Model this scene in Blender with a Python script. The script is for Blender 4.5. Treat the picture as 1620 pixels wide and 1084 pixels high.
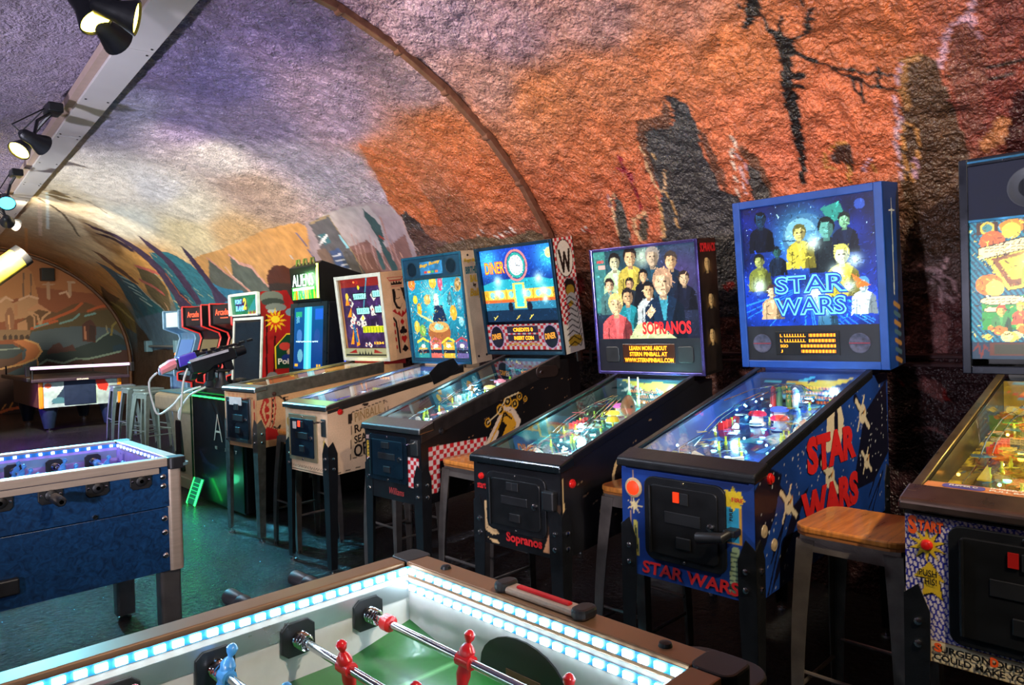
import bpy, bmesh, math, random
import numpy as np
from mathutils import Vector, Matrix, Euler

for _o in list(bpy.data.objects):
    bpy.data.objects.remove(_o)
SC = bpy.context.scene
COL = SC.collection

# ------------------------------------------------------------------ camera
CAM_H = 1.42
_y, _p, _r = math.radians(44.47), math.radians(1.15), math.radians(1.48)
_F = Vector((math.sin(_y) * math.cos(_p), math.cos(_y) * math.cos(_p), -math.sin(_p)))
_R0 = Vector((math.cos(_y), -math.sin(_y), 0))
_U0 = _R0.cross(_F)
_R = _R0 * math.cos(_r) - _U0 * math.sin(_r)
_U = _R.cross(_F)
cam = bpy.data.cameras.new('camera')
cam.sensor_width = 36.0
cam.lens = 36.0 * 1120 / 1620
cam.clip_start = 0.02
cam.clip_end = 100
camo = bpy.data.objects.new('camera', cam)
camo.matrix_world = Matrix(((_R.x, _U.x, -_F.x, 0), (_R.y, _U.y, -_F.y, 0), (_R.z, _U.z, -_F.z, CAM_H), (0, 0, 0, 1)))
COL.objects.link(camo)
SC.camera = camo

# ------------------------------------------------------------------ world and exposure
wd = bpy.data.worlds.new('world')
SC.world = wd
wd.use_nodes = True
wd.node_tree.nodes['Background'].inputs[0].default_value = (0.02, 0.025, 0.04, 1)
wd.node_tree.nodes['Background'].inputs[1].default_value = 0.3
vs = SC.view_settings
vs.view_transform = 'Standard'
vs.look = 'None'
vs.gamma = 1.0
vs.use_curve_mapping = False
vs.exposure = 0.35

# tunnel frame: axis turned 4 degrees from the row of machines
TA = math.radians(4.0)
TCA, TSA = math.cos(TA), math.sin(TA)
def T(u, v, z):
    return Vector((u * TCA + v * TSA, -u * TSA + v * TCA, z))

def lamp(kind, name, loc, power, color, aim=None, size=0.05, angle=60, blend=0.6, parent=None):
    d = bpy.data.lights.new(name, kind)
    d.energy = power
    d.color = color
    d.shadow_soft_size = size
    o = bpy.data.objects.new(name, d)
    if kind == 'SPOT':
        d.spot_size = math.radians(angle)
        d.spot_blend = blend
    COL.objects.link(o)
    o.location = loc
    if aim is not None:
        o.rotation_euler = (Vector(aim) - Vector(loc)).to_track_quat('-Z', 'Y').to_euler()
    if parent:
        o.parent = parent
    return o

# lamps, partly added out of view: (power, colour, head (u,v,z), aim (u,v,z), cone angle). The fixtures are built further down.
ADDED_WASH = [  # added out of view on the left wall for light on vault and floor
    (420, (0.90, 0.86, 1.0), (-1.25, 1.0, 1.25), (1.9, 3.2, 3.2), 108),
    (440, (0.84, 0.82, 1.0), (-1.25, 5.2, 1.25), (1.9, 6.4, 3.3), 104),
    (600, (0.92, 0.97, 0.98), (-1.25, 9.2, 1.25), (2.2, 10.4, 3.1), 112),
    (520, (0.45, 0.12, 1.0), (-1.12, 11.6, 1.6), (1.7, 12.0, 0.0), 60),
]
SPOTS = [  # heads hanging from the trunking; those behind the viewer are unseen and added
    (230, (1.0, 0.86, 0.66), (1.30, -0.55, 2.86), (3.35, 1.50, 2.4), 80),
    (240, (1.0, 0.82, 0.58), (1.30, -0.75, 2.86), (2.35, 0.75, 0.7), 62),
    (170, (1.0, 0.84, 0.62), (0.81, 3.47, 2.84), (3.3, 2.6, 2.2), 82),
    (120, (1.0, 0.82, 0.58), (0.79, 3.72, 2.82), (3.4, 5.6, 1.8), 86),
    (260, (1.0, 0.84, 0.60), (0.79, 6.12, 2.84), (3.2, 7.6, 2.0), 90),
    (110, (1.0, 0.80, 0.50), (0.68, 6.38, 2.84), (-1.0, 5.0, 0.6), 70),
    (1500, (1.0, 0.82, 0.56), (0.95, 10.3, 2.84), (2.0, 17.0, 1.6), 95),
    (130, (1.0, 0.80, 0.54), (1.05, 10.5, 2.84), (3.3, 12.0, 2.2), 95),
    (2800, (0.12, 0.64, 0.90), (0.81, 8.77, 2.82), (0.7, 4.6, 0.0), 46),
    (150, (0.72, 0.82, 1.0), (0.68, 3.60, 2.84), (2.0, 2.4, 0.5), 84),  # extra head added to a visible cluster for light on the machine fronts
    (150, (1.0, 0.84, 0.70), (1.02, -0.40, 2.84), (0.6, 2.6, 0.8), 60),
]

# ------------------------------------------------------------------ helpers
def s2l(c):
    return tuple(((x / 255.0) / 12.92 if x <= 10 else (((x / 255.0) + 0.055) / 1.055) ** 2.4) for x in c)

def s2la(a):
    a = np.clip(a, 0, 255) / 255.0
    return np.where(a <= 0.04045, a / 12.92, ((a + 0.055) / 1.055) ** 2.4)

MATS = {}
def nodes_of(name):
    m = bpy.data.materials.new(name)
    m.use_nodes = True
    nt = m.node_tree
    return m, nt, nt.nodes['Principled BSDF']

def pbr(name, col, rough=0.5, metal=0.0, var=0.12, scale=18.0, bump=0.0, bscale=60.0, coat=0.0, stretch=None, spec=0.5):
    """procedural surface: noise-varied colour, roughness and fine relief"""
    if name in MATS:
        return MATS[name]
    m, nt, b = nodes_of(name)
    L = nt.links
    tc = nt.nodes.new('ShaderNodeTexCoord')
    mp = nt.nodes.new('ShaderNodeMapping')
    if stretch:
        mp.inputs['Scale'].default_value = stretch
    L.new(tc.outputs['Object'], mp.inputs['Vector'])
    n = nt.nodes.new('ShaderNodeTexNoise')
    n.inputs['Scale'].default_value = scale
    n.inputs['Detail'].default_value = 4
    L.new(mp.outputs[0], n.inputs['Vector'])
    r = nt.nodes.new('ShaderNodeValToRGB')
    c = s2l(col)
    r.color_ramp.elements[0].position = 0.3
    r.color_ramp.elements[1].position = 0.7
    r.color_ramp.elements[0].color = tuple(x * (1 - var) for x in c) + (1,)
    r.color_ramp.elements[1].color = tuple(min(1, x * (1 + var)) for x in c) + (1,)
    L.new(n.outputs[0], r.inputs[0])
    L.new(r.outputs[0], b.inputs['Base Color'])
    mr = nt.nodes.new('ShaderNodeMapRange')
    mr.inputs['To Min'].default_value = max(0.02, rough - 0.08)
    mr.inputs['To Max'].default_value = min(1, rough + 0.08)
    L.new(n.outputs[0], mr.inputs[0])
    L.new(mr.outputs[0], b.inputs['Roughness'])
    b.inputs['Metallic'].default_value = metal
    b.inputs['Coat Weight'].default_value = coat
    b.inputs['Specular IOR Level'].default_value = spec
    if bump:
        n2 = nt.nodes.new('ShaderNodeTexNoise')
        n2.inputs['Scale'].default_value = bscale
        n2.inputs['Detail'].default_value = 5
        L.new(mp.outputs[0], n2.inputs['Vector'])
        bp = nt.nodes.new('ShaderNodeBump')
        bp.inputs['Strength'].default_value = bump
        bp.inputs['Distance'].default_value = 0.01
        L.new(n2.outputs[0], bp.inputs['Height'])
        L.new(bp.outputs[0], b.inputs['Normal'])
    MATS[name] = m
    return m

def glow(name, col, strength):
    if name in MATS:
        return MATS[name]
    m, nt, b = nodes_of(name)
    c = s2l(col)
    b.inputs['Base Color'].default_value = tuple(x * .5 for x in c) + (1,)
    b.inputs['Emission Color'].default_value = c + (1,)
    b.inputs['Emission Strength'].default_value = strength
    b.inputs['Roughness'].default_value = 0.4
    MATS[name] = m
    return m

def artmat(name, emit=0.0, rough=0.35, coat=0.0, grain=0.08):
    """print: colour attribute with a little procedural grain"""
    if name in MATS:
        return MATS[name]
    m, nt, b = nodes_of(name)
    L = nt.links
    at = nt.nodes.new('ShaderNodeAttribute')
    at.attribute_name = 'Col'
    n = nt.nodes.new('ShaderNodeTexNoise')
    n.inputs['Scale'].default_value = 120
    n.inputs['Detail'].default_value = 3
    tc = nt.nodes.new('ShaderNodeTexCoord')
    L.new(tc.outputs['Object'], n.inputs['Vector'])
    mr = nt.nodes.new('ShaderNodeMapRange')
    mr.inputs['To Min'].default_value = 1 - grain * 2
    mr.inputs['To Max'].default_value = 1 + grain * 2
    L.new(n.outputs[0], mr.inputs[0])
    mx = nt.nodes.new('ShaderNodeVectorMath')
    mx.operation = 'SCALE'
    L.new(at.outputs['Color'], mx.inputs[0])
    L.new(mr.outputs[0], mx.inputs['Scale'])
    if emit:
        sc = nt.nodes.new('ShaderNodeVectorMath')
        sc.operation = 'SCALE'
        sc.inputs['Scale'].default_value = 0.15
        L.new(mx.outputs[0], sc.inputs[0])
        L.new(sc.outputs[0], b.inputs['Base Color'])
        L.new(mx.outputs[0], b.inputs['Emission Color'])
        b.inputs['Emission Strength'].default_value = emit
    else:
        L.new(mx.outputs[0], b.inputs['Base Color'])
    b.inputs['Roughness'].default_value = rough
    b.inputs['Coat Weight'].default_value = coat
    b.inputs['Coat Roughness'].default_value = 0.08
    MATS[name] = m
    return m

def glassmat(name, tint=(1, 1, 1), gl=1.0):
    if name in MATS:
        return MATS[name]
    m, nt, b = nodes_of(name)
    L = nt.links
    nt.nodes.remove(b)
    out = nt.nodes['Material Output']
    tr = nt.nodes.new('ShaderNodeBsdfTransparent')
    tr.inputs[0].default_value = tuple(tint) + (1,)
    g = nt.nodes.new('ShaderNodeBsdfGlossy')
    g.inputs['Roughness'].default_value = 0.02
    g.inputs['Color'].default_value = (gl, gl, gl, 1)
    fr = nt.nodes.new('ShaderNodeFresnel')
    fr.inputs[0].default_value = 1.38
    ge = nt.nodes.new('ShaderNodeNewGeometry')
    iv = nt.nodes.new('ShaderNodeMath')
    iv.operation = 'SUBTRACT'
    iv.inputs[0].default_value = 1.0
    L.new(ge.outputs['Backfacing'], iv.inputs[1])
    mu = nt.nodes.new('ShaderNodeMath')
    mu.operation = 'MULTIPLY'
    L.new(fr.outputs[0], mu.inputs[0])
    L.new(iv.outputs[0], mu.inputs[1])
    mx = nt.nodes.new('ShaderNodeMixShader')
    L.new(mu.outputs[0], mx.inputs[0])
    L.new(tr.outputs[0], mx.inputs[1])
    L.new(g.outputs[0], mx.inputs[2])
    L.new(mx.outputs[0], out.inputs['Surface'])
    MATS[name] = m
    return m

class MB:
    """collects shapes and links them as ONE mesh object"""
    def __init__(s):
        s.v = []
        s.f = []
    def add(s, vs, fs):
        n = len(s.v)
        s.v += [tuple(q) for q in vs]
        s.f += [tuple(i + n for i in f) for f in fs]
        return s
    def box(s, x0, x1, y0, y1, z0, z1, M=None):
        vs = [Vector(p) for p in ((x0, y0, z0), (x1, y0, z0), (x1, y1, z0), (x0, y1, z0), (x0, y0, z1), (x1, y0, z1), (x1, y1, z1), (x0, y1, z1))]
        if M is not None:
            vs = [M @ q for q in vs]
        return s.add(vs, [(3, 2, 1, 0), (4, 5, 6, 7), (0, 1, 5, 4), (1, 2, 6, 5), (2, 3, 7, 6), (3, 0, 4, 7)])
    def prism(s, poly, axis, a, b):
        """extrude a 2-D outline along an axis: 'y' takes (x,z), 'x' takes (y,z), 'z' takes (x,y)"""
        def P(q, t):
            return {'y': (q[0], t, q[1]), 'x': (t, q[0], q[1]), 'z': (q[0], q[1], t)}[axis]
        n = len(poly)
        vs = [P(q, a) for q in poly] + [P(q, b) for q in poly]
        fs = [tuple(range(n))[::-1], tuple(range(n, 2 * n))] + [(i, (i + 1) % n, n + (i + 1) % n, n + i) for i in range(n)]
        return s.add(vs, fs)
    def cyl(s, p0, p1, r0, r1=None, n=12, caps=True):
        r1 = r0 if r1 is None else r1
        p0, p1 = Vector(p0), Vector(p1)
        d = (p1 - p0).normalized()
        a = d.orthogonal().normalized()
        b = d.cross(a)
        vs = []
        for p, r in ((p0, r0), (p1, r1)):
            vs += [p + a * (r * math.cos(2 * math.pi * i / n)) + b * (r * math.sin(2 * math.pi * i / n)) for i in range(n)]
        fs = [(i, (i + 1) % n, n + (i + 1) % n, n + i) for i in range(n)]
        if caps:
            fs += [tuple(range(n))[::-1], tuple(range(n, 2 * n))]
        return s.add(vs, fs)
    def tube(s, pts, r, n=8):
        pts = [Vector(p) for p in pts]
        vs, k = [], len(pts)
        a = None
        for i, p in enumerate(pts):
            d = (pts[min(i + 1, k - 1)] - pts[max(i - 1, 0)]).normalized()
            a = d.orthogonal().normalized() if a is None else (a - d * a.dot(d)).normalized()
            b = d.cross(a)
            rr = r[i] if isinstance(r, (list, tuple)) else r
            vs += [p + a * (rr * math.cos(2 * math.pi * j / n)) + b * (rr * math.sin(2 * math.pi * j / n)) for j in range(n)]
        fs = [(i * n + j, i * n + (j + 1) % n, (i + 1) * n + (j + 1) % n, (i + 1) * n + j) for i in range(k - 1) for j in range(n)]
        fs += [tuple(range(n))[::-1], tuple(range((k - 1) * n, k * n))]
        return s.add(vs, fs)
    def lathe(s, prof, o=(0, 0, 0), d=(0, 0, 1), n=16):
        """prof: (radius, height) pairs turned about direction d through o"""
        o, d = Vector(o), Vector(d).normalized()
        a = d.orthogonal().normalized()
        b = d.cross(a)
        vs = []
        for r, h in prof:
            vs += [o + d * h + a * (r * math.cos(2 * math.pi * i / n)) + b * (r * math.sin(2 * math.pi * i / n)) for i in range(n)]
        k = len(prof)
        fs = [(i * n + j, i * n + (j + 1) % n, (i + 1) * n + (j + 1) % n, (i + 1) * n + j) for i in range(k - 1) for j in range(n)]
        fs += [tuple(range(n))[::-1], tuple(range((k - 1) * n, k * n))]
        return s.add(vs, fs)
    def build(s, name, mat, parent=None, smooth=False, bevel=0.0, loc=None):
        me = bpy.data.meshes.new(name)
        me.from_pydata(s.v, [], s.f)
        me.materials.append(mat)
        me.update()
        if smooth:
            me.polygons.foreach_set('use_smooth', [True] * len(me.polygons))
            me.set_sharp_from_angle(angle=math.radians(40))
        o = bpy.data.objects.new(name, me)
        COL.objects.link(o)
        if loc is not None:
            o.location = loc
        if parent:
            o.parent = parent
        if bevel:
            bv = o.modifiers.new('bevel', 'BEVEL')
            bv.width = bevel
            bv.segments = 2
            bv.limit_method = 'ANGLE'
            bv.angle_limit = math.radians(50)
        return o

def bx(name, mat, parent, *d, bevel=0.0):
    return MB().box(*d).build(name, mat, parent, bevel=bevel)

def thing(name, label, cat, loc=(0, 0, 0), rz=0.0, group=None):
    o = bpy.data.objects.new(name, None)
    COL.objects.link(o)
    o.location = loc
    o.rotation_euler = (0, 0, rz)
    o.empty_display_size = 0.1
    return tag(o, label, cat, group)

def tag(o, label, cat, group=None):
    o['label'] = label
    o['category'] = cat
    if group:
        o['group'] = group
    return o

def struct(o, label=None):
    o['kind'] = 'structure'
    if label:
        o['label'] = label
    return o

def copy_tree(o, parent=None):
    c = o.copy()
    COL.objects.link(c)
    c.parent = parent
    for ch in o.children:
        copy_tree(ch, c)
    return c

def rrect(w, h, r, n=4, cx=0, cy=0):
    out = []
    for sx, sy, a0 in ((1, 1, 0), (-1, 1, 90), (-1, -1, 180), (1, -1, 270)):
        for i in range(n + 1):
            a = math.radians(a0 + 90 * i / n)
            out.append((cx + sx * (w / 2 - r) + r * math.cos(a), cy + sy * (h / 2 - r) + r * math.sin(a)))
    return out

_txt = {}
def text(name, s, mat, parent, o, xd, yd, w, h, bold=0.0, depth=0.0015, shear=0.0):
    """lettering cut as a thin mesh, fitted to a w x h box whose lower left corner is o"""
    key = (s, bold, shear, depth)
    if key not in _txt:
        cu = bpy.data.curves.new('lettering', 'FONT')
        cu.body = s
        cu.offset = bold
        cu.shear = shear
        cu.resolution_u = 3
        ob = bpy.data.objects.new('lettering', cu)
        COL.objects.link(ob)
        bpy.context.view_layer.update()
        me = bpy.data.meshes.new_from_object(ob.evaluated_get(bpy.context.evaluated_depsgraph_get()))
        bpy.data.objects.remove(ob)
        n = len(me.vertices)
        a = np.empty(n * 3)
        me.vertices.foreach_get('co', a)
        a = a.reshape(-1, 3)
        fs = [tuple(p.vertices) for p in me.polygons]
        a = a - a.min(0)
        a[:, :2] /= np.maximum(a[:, :2].max(0), 1e-6)
        bpy.data.meshes.remove(me)
        _txt[key] = (a, fs)
    a, fs = _txt[key]
    xd, yd, o = Vector(xd).normalized(), Vector(yd).normalized(), Vector(o)
    zd = xd.cross(yd)
    m = MB()
    m.add([o + xd * (p[0] * w) + yd * (p[1] * h) + zd * depth for p in a], fs)
    return m.build(name, mat, parent)

def inpoly(X, Y, pts):
    r = np.zeros(X.shape, bool)
    n = len(pts)
    for i in range(n):
        x0, y0 = pts[i]
        x1, y1 = pts[(i + 1) % n]
        if y0 == y1:
            continue
        c = ((Y >= min(y0, y1)) & (Y < max(y0, y1)))
        r ^= c & (X < x0 + (Y - y0) * (x1 - x0) / (y1 - y0))
    return r

def nearline(X, Y, pts, w):
    r = np.zeros(X.shape, bool)
    for (x0, y0), (x1, y1) in zip(pts[:-1], pts[1:]):
        dx, dy = x1 - x0, y1 - y0
        t = np.clip(((X - x0) * dx + (Y - y0) * dy) / (dx * dx + dy * dy + 1e-12), 0, 1)
        r |= (X - x0 - t * dx) ** 2 + (Y - y0 - t * dy) ** 2 < w * w
    return r

def lattice(rng, X, Y, sc):
    """smooth value noise, 0..1"""
    gx, gy = X / sc, Y / sc
    ix, iy = np.floor(gx).astype(int), np.floor(gy).astype(int)
    fx, fy = gx - ix, gy - iy
    fx, fy = fx * fx * (3 - 2 * fx), fy * fy * (3 - 2 * fy)
    tab = rng.random((256, 256))
    g = lambda a, b: tab[a & 255, b & 255]
    return (g(ix, iy) * (1 - fx) + g(ix + 1, iy) * fx) * (1 - fy) + (g(ix, iy + 1) * (1 - fx) + g(ix + 1, iy + 1) * fx) * fy

class Art:
    """flat print kept as a fine sheet with a colour attribute; u,v in metres from its lower left corner"""
    def __init__(s, w, h, step, bg=(0, 0, 0), seed=1):
        s.w, s.h = w, h
        s.nx, s.ny = max(2, int(w / step)), max(2, int(h / step))
        s.X, s.Y = np.meshgrid(np.linspace(0, w, s.nx + 1), np.linspace(0, h, s.ny + 1))
        s.C = np.empty(s.X.shape + (3,))
        s.C[:] = bg
        s.rng = np.random.default_rng(seed)
        s.keep = None
    def _set(s, m, c, a=1.0):
        s.C[m] = s.C[m] * (1 - a) + np.array(c) * a
    def _box(s, x0, x1, y0, y1):
        i0, i1 = max(0, int(x0 / s.w * s.nx) - 1), min(s.nx + 1, int(x1 / s.w * s.nx) + 3)
        j0, j1 = max(0, int(y0 / s.h * s.ny) - 1), min(s.ny + 1, int(y1 / s.h * s.ny) + 3)
        sl = (slice(j0, max(j0, j1)), slice(i0, max(i0, i1)))
        return s.X[sl], s.Y[sl], s.C[sl]
    def _put(s, C, m, c, a):
        C[m] = C[m] * (1 - a) + np.array(c) * a
        return s
    def poly(s, c, *pts, a=1.0):
        xs, ys = [p[0] for p in pts], [p[1] for p in pts]
        X, Y, C = s._box(min(xs), max(xs), min(ys), max(ys))
        return s._put(C, inpoly(X, Y, pts), c, a)
    def rect(s, c, x0, x1, y0, y1, a=1.0):
        X, Y, C = s._box(x0, x1, y0, y1)
        return s._put(C, (X >= x0) & (X <= x1) & (Y >= y0) & (Y <= y1), c, a)
    def ell(s, c, x, y, rx, ry=None, a=1.0):
        ry = rx if ry is None else ry
        X, Y, C = s._box(x - rx, x + rx, y - ry, y + ry)
        return s._put(C, ((X - x) / rx) ** 2 + ((Y - y) / ry) ** 2 < 1, c, a)
    def line(s, c, w, *pts):
        xs, ys = [p[0] for p in pts], [p[1] for p in pts]
        X, Y, C = s._box(min(xs) - w, max(xs) + w, min(ys) - w, max(ys) + w)
        return s._put(C, nearline(X, Y, pts, w / 2), c, 1.0)
    def strokes(s, n, lo=.5, hi=1.6, ln=.02, w=.004, seed=3, tint=None):
        """small brush strokes in lighter and darker versions of what is already there"""
        r = random.Random(seed)
        for _ in range(n):
            x, y = r.random() * s.w, r.random() * s.h
            c = s.C[min(s.ny, int(y / s.h * s.ny)), min(s.nx, int(x / s.w * s.nx))] * r.uniform(lo, hi) + 4
            if tint and r.random() < .25:
                c = np.array(r.choice(tint)) * r.uniform(.6, 1.1)
            t = r.uniform(0, 6.28)
            q = r.uniform(.3, 1) * ln
            s.line(tuple(np.clip(c, 0, 255)), w * r.uniform(.6, 1.4), (x, y), (x + math.cos(t) * q, y + math.sin(t) * q))
        return s
    def glowspot(s, c, x, y, r, k=1.0):
        g = np.exp(-(((s.X - x) ** 2 + (s.Y - y) ** 2) / r ** 2))[..., None] * k
        s.C = s.C * (1 - np.clip(g, 0, 1)) + np.array(c) * np.clip(g, 0, 1)
        return s
    def grad(s, c0, c1):
        t = (s.Y / s.h)[..., None]
        s.C = np.array(c0) * (1 - t) + np.array(c1) * t
        return s
    def mottle(s, k, sc):
        n = lattice(s.rng, s.X, s.Y, sc)[..., None] + 0.6 * lattice(s.rng, s.X + 3, s.Y + 7, sc * .4)[..., None]
        s.C = np.clip(s.C * (1 + k * (n - 0.8)), 0, 255)
        return s
    def checks(s, c0, c1, sz, x0, x1, y0, y1):
        m = (s.X >= x0) & (s.X <= x1) & (s.Y >= y0) & (s.Y <= y1)
        k = (np.floor(s.X / sz) + np.floor(s.Y / sz)).astype(int) & 1
        s.C[m & (k == 0)] = c0
        s.C[m & (k == 1)] = c1
        return s
    def star(s, c, x, y, r0, r1, n, a0=0.0):
        p = [(x + (r0 if i & 1 else r1) * math.cos(a0 + math.pi * i / n), y + (r0 if i & 1 else r1) * math.sin(a0 + math.pi * i / n)) for i in range(2 * n)]
        return s.poly(c, *p)
    def fig(s, x, y, h, skin, hair, body, shirt=None, lean=0.0):
        """a plain painted figure, head and shoulders, lit from one side"""
        hw = h * .17
        dk = lambda c, k: tuple(q * k for q in c)
        cx = x + lean
        s.poly(body, (x - hw * 2.0, y), (x + hw * 2.0, y), (cx + hw * 1.75, y + h * .46), (cx + hw * 1.2, y + h * .56), (cx + hw * .45, y + h * .63), (cx - hw * .45, y + h * .63), (cx - hw * 1.2, y + h * .56), (cx - hw * 1.75, y + h * .46))
        s.poly(dk(body, .55), (x + hw * .5, y), (x + hw * 2.0, y), (cx + hw * 1.75, y + h * .46), (cx + hw * 1.2, y + h * .56), (cx + hw * .7, y + h * .3))
        s.line(dk(body, .4), h * .02, (cx - hw * 1.2, y), (cx - hw * 1.05, y + h * .38))
        s.line(dk(body, .4), h * .02, (cx + hw * 1.1, y), (cx + hw * 1.0, y + h * .38))
        s.poly(shirt or dk(body, 1.25), (cx - hw * .1, y + h * .28), (cx + hw * .12, y + h * .28), (cx + hw * .42, y + h * .61), (cx - hw * .42, y + h * .61))
        s.poly(dk(skin, .7), (cx - hw * .34, y + h * .56), (cx + hw * .34, y + h * .56), (cx + hw * .3, y + h * .7), (cx - hw * .3, y + h * .7))
        s.ell(hair, cx, y + h * .835, hw * .90, h * .175)
        s.ell(skin, cx, y + h * .785, hw * .74, h * .165)
        s._set((((s.X - cx) / (hw * .74)) ** 2 + ((s.Y - y - h * .785) / (h * .165)) ** 2 < 1) & (s.X > cx + hw * .22), dk(skin, .62))
        s.poly(hair, (cx - hw * .72, y + h * .80), (cx - hw * .5, y + h * .90), (cx + hw * .1, y + h * .905), (cx + hw * .66, y + h * .86), (cx + hw * .74, y + h * .8), (cx + hw * .7, y + h * .97), (cx - hw * .6, y + h * .98))
        for q in (-.28, .24):
            s.rect(dk(skin, .3), cx + hw * (q - .13), cx + hw * (q + .13), y + h * .80, y + h * .822)
        s.poly(dk(skin, .55), (cx - hw * .04, y + h * .80), (cx + hw * .14, y + h * .74), (cx - hw * .06, y + h * .745))
        s.rect(dk(skin, .5), cx - hw * .22, cx + hw * .2, y + h * .695, y + h * .71)
        return s
    def clip(s, *pts):
        s.keep = pts
        return s
    def build(s, name, mat, parent, o, xd=(0, -1, 0), yd=(0, 0, 1)):
        o, xd, yd = np.array(o, float), np.array(xd, float), np.array(yd, float)
        V = o + s.X[..., None] * xd + s.Y[..., None] * yd
        W = s.nx + 1
        i = (np.arange(s.ny)[:, None] * W + np.arange(s.nx)[None, :])
        q = np.stack([i, i + 1, i + W + 1, i + W], -1).reshape(-1, 4)
        if s.keep is not None:
            cx = (s.X[:-1, :-1] + s.X[1:, 1:]).ravel() / 2
            cy = (s.Y[:-1, :-1] + s.Y[1:, 1:]).ravel() / 2
            q = q[inpoly(cx, cy, s.keep)]
        return gridmesh(name, V.reshape(-1, 3), q, s2la(s.C).reshape(-1, 3), mat, parent)

def gridmesh(name, V, q, C, mat, parent=None, extra=None, smooth=False):
    me = bpy.data.meshes.new(name)
    me.vertices.add(len(V))
    me.vertices.foreach_set('co', np.ascontiguousarray(V, np.float32).ravel())
    me.loops.add(q.size)
    me.loops.foreach_set('vertex_index', np.ascontiguousarray(q, np.int32).ravel())
    me.polygons.add(len(q))
    me.polygons.foreach_set('loop_start', np.arange(0, q.size, 4, dtype=np.int32))
    me.update(calc_edges=True)
    at = me.color_attributes.new('Col', 'FLOAT_COLOR', 'POINT')
    at.data.foreach_set('color', np.concatenate([C, np.ones((len(C), 1))], 1).astype(np.float32).ravel())
    if extra is not None:
        a2 = me.attributes.new('Coarse', 'FLOAT', 'POINT')
        a2.data.foreach_set('value', extra.astype(np.float32).ravel())
    if smooth:
        me.polygons.foreach_set('use_smooth', [True] * len(q))
    me.materials.append(mat)
    me.validate()
    o = bpy.data.objects.new(name, me)
    COL.objects.link(o)
    if parent:
        o.parent = parent
    return o

# common materials
STEEL = pbr('brushed_steel', (150, 152, 150), .32, 1, .15, 30, stretch=(1, 8, 8))
DULL = pbr('worn_steel', (138, 136, 128), .42, .9, .25, 22, .15, 90)
CHROME = pbr('chrome', (210, 212, 214), .12, 1, .04)
BLACK = pbr('black_enamel', (16, 17, 19), .35, 0, .2)
BLACKP = pbr('black_plastic', (22, 23, 26), .45, 0, .2)
BLACKM = pbr('black_powder_coat', (20, 22, 26), .42, .3, .2, 30, .1, 200)
GUN = pbr('gunmetal', (112, 104, 98), .38, .6, .25, 14, .08, 120)
WOOD = pbr('varnished_plywood', (196, 122, 52), .3, 0, .35, 7, .06, 60, .4, stretch=(1, 9, 1))
PLY = pbr('plywood_edge', (150, 92, 42), .5, 0, .3, 10, stretch=(1, 1, 14))
DARKFRAME = pbr('dark_frame', (18, 20, 28), .4, 0, .15)
GLASS = glassmat('cabinet_glass', (.97, .99, .99))
REDG = glow('red_lit_plastic', (255, 60, 30), 3.0)
ORANGEG = glow('orange_dot_display', (255, 140, 20), 2.6)
ORANGED = pbr('dim_orange_dots', (120, 60, 12), .5)
RED = pbr('red_plastic', (200, 26, 24), .3, 0, .1, coat=.4)
REDP = pbr('red_print', (196, 30, 34), .5, 0, .15)
INK = pbr('black_print', (18, 15, 14), .5, 0, .1)
YEL = pbr('yellow_print', (206, 172, 40), .5, 0, .12)
MBASE=[((3.08,3.73),(130,105,125)),((4.13,4.15),(110,92,130)),((5.14,4.19),(98,88,130)),((6.27,4.08),(125,112,150)),((5.5,3.73),(120,105,135)),((4.48,3.69),(135,112,135)),((3.73,3.5),(150,118,125)),((2.84,3.47),(140,105,120)),((2.28,3.34),(160,110,110)),((1.91,3.18),(170,100,85)),((2.95,3.1),(190,100,65)),((3.17,3.27),(160,110,105)),((3.89,3.1),(190,92,55)),((4.71,2.96),(185,85,50)),((4.72,3.09),(182,88,54)),((5.09,3.11),(165,148,160)),((5.21,2.81),(168,150,160)),((3.86,2.7),(178,82,50)),((4.53,2.49),(140,72,52)),((2.52,3.03),(190,100,70)),((2.11,3.04),(200,100,65)),((2.76,2.68),(190,92,60)),((1.8,2.96),(200,100,60)),((1.88,2.57),(200,95,65)),((1.44,2.51),(205,95,65)),((1.17,2.79),(190,90,55)),((1.25,2.93),(170,80,50)),((0.96,2.74),(150,70,55)),((0.85,2.43),(120,48,45)),((0.78,2.72),(120,52,50)),((1.44,2.29),(200,90,60)),((3.22,2.37),(175,80,55)),((1.76,2.36),(205,95,70)),((3.34,1.76),(100,48,42)),((1.16,1.98),(95,62,50)),((1.18,1.68),(92,68,62)),((1.2,1.46),(85,38,42)),((1.22,1.08),(50,22,28)),((1.25,0.77),(40,18,24)),((5.22,4.57),(100,88,122)),((6.51,4.49),(132,130,155)),((8.57,3.75),(190,186,186)),((9.37,4.04),(215,203,190)),((8.61,3.38),(200,190,170)),((6.65,3.69),(165,160,165)),((6.89,3.27),(150,128,118)),((5.83,3.42),(165,150,165)),((5.55,3.1),(165,150,165)),((5.3,2.9),(170,152,160)),((4.75,3.44),(150,125,145)),((8.34,2.88),(195,155,105)),((9.49,3.08),(215,195,150)),((10.7,3.61),(205,205,195)),((10.98,4.31),(200,185,160)),((14.52,3.5),(190,165,125)),((14.9,2.81),(200,135,70)),((12.45,2.86),(200,145,80)),((13.89,4.08),(165,150,125)),((16.48,3.39),(180,125,75)),((15.99,4.11),(170,130,90)),((14.44,1.63),(60,95,115)),((16.0,0.57),(60,50,45)),((5.43,2.11),(110,62,55)),((3.7,1.94),(110,52,45)),((2.7,2.36),(195,88,62)),((3.54,1.24),(30,18,20)),((5.21,1.47),(40,25,28)),((7.63,0.88),(40,25,28))]  # base tones over the wall; lit and shaded tone is included in them
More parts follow.
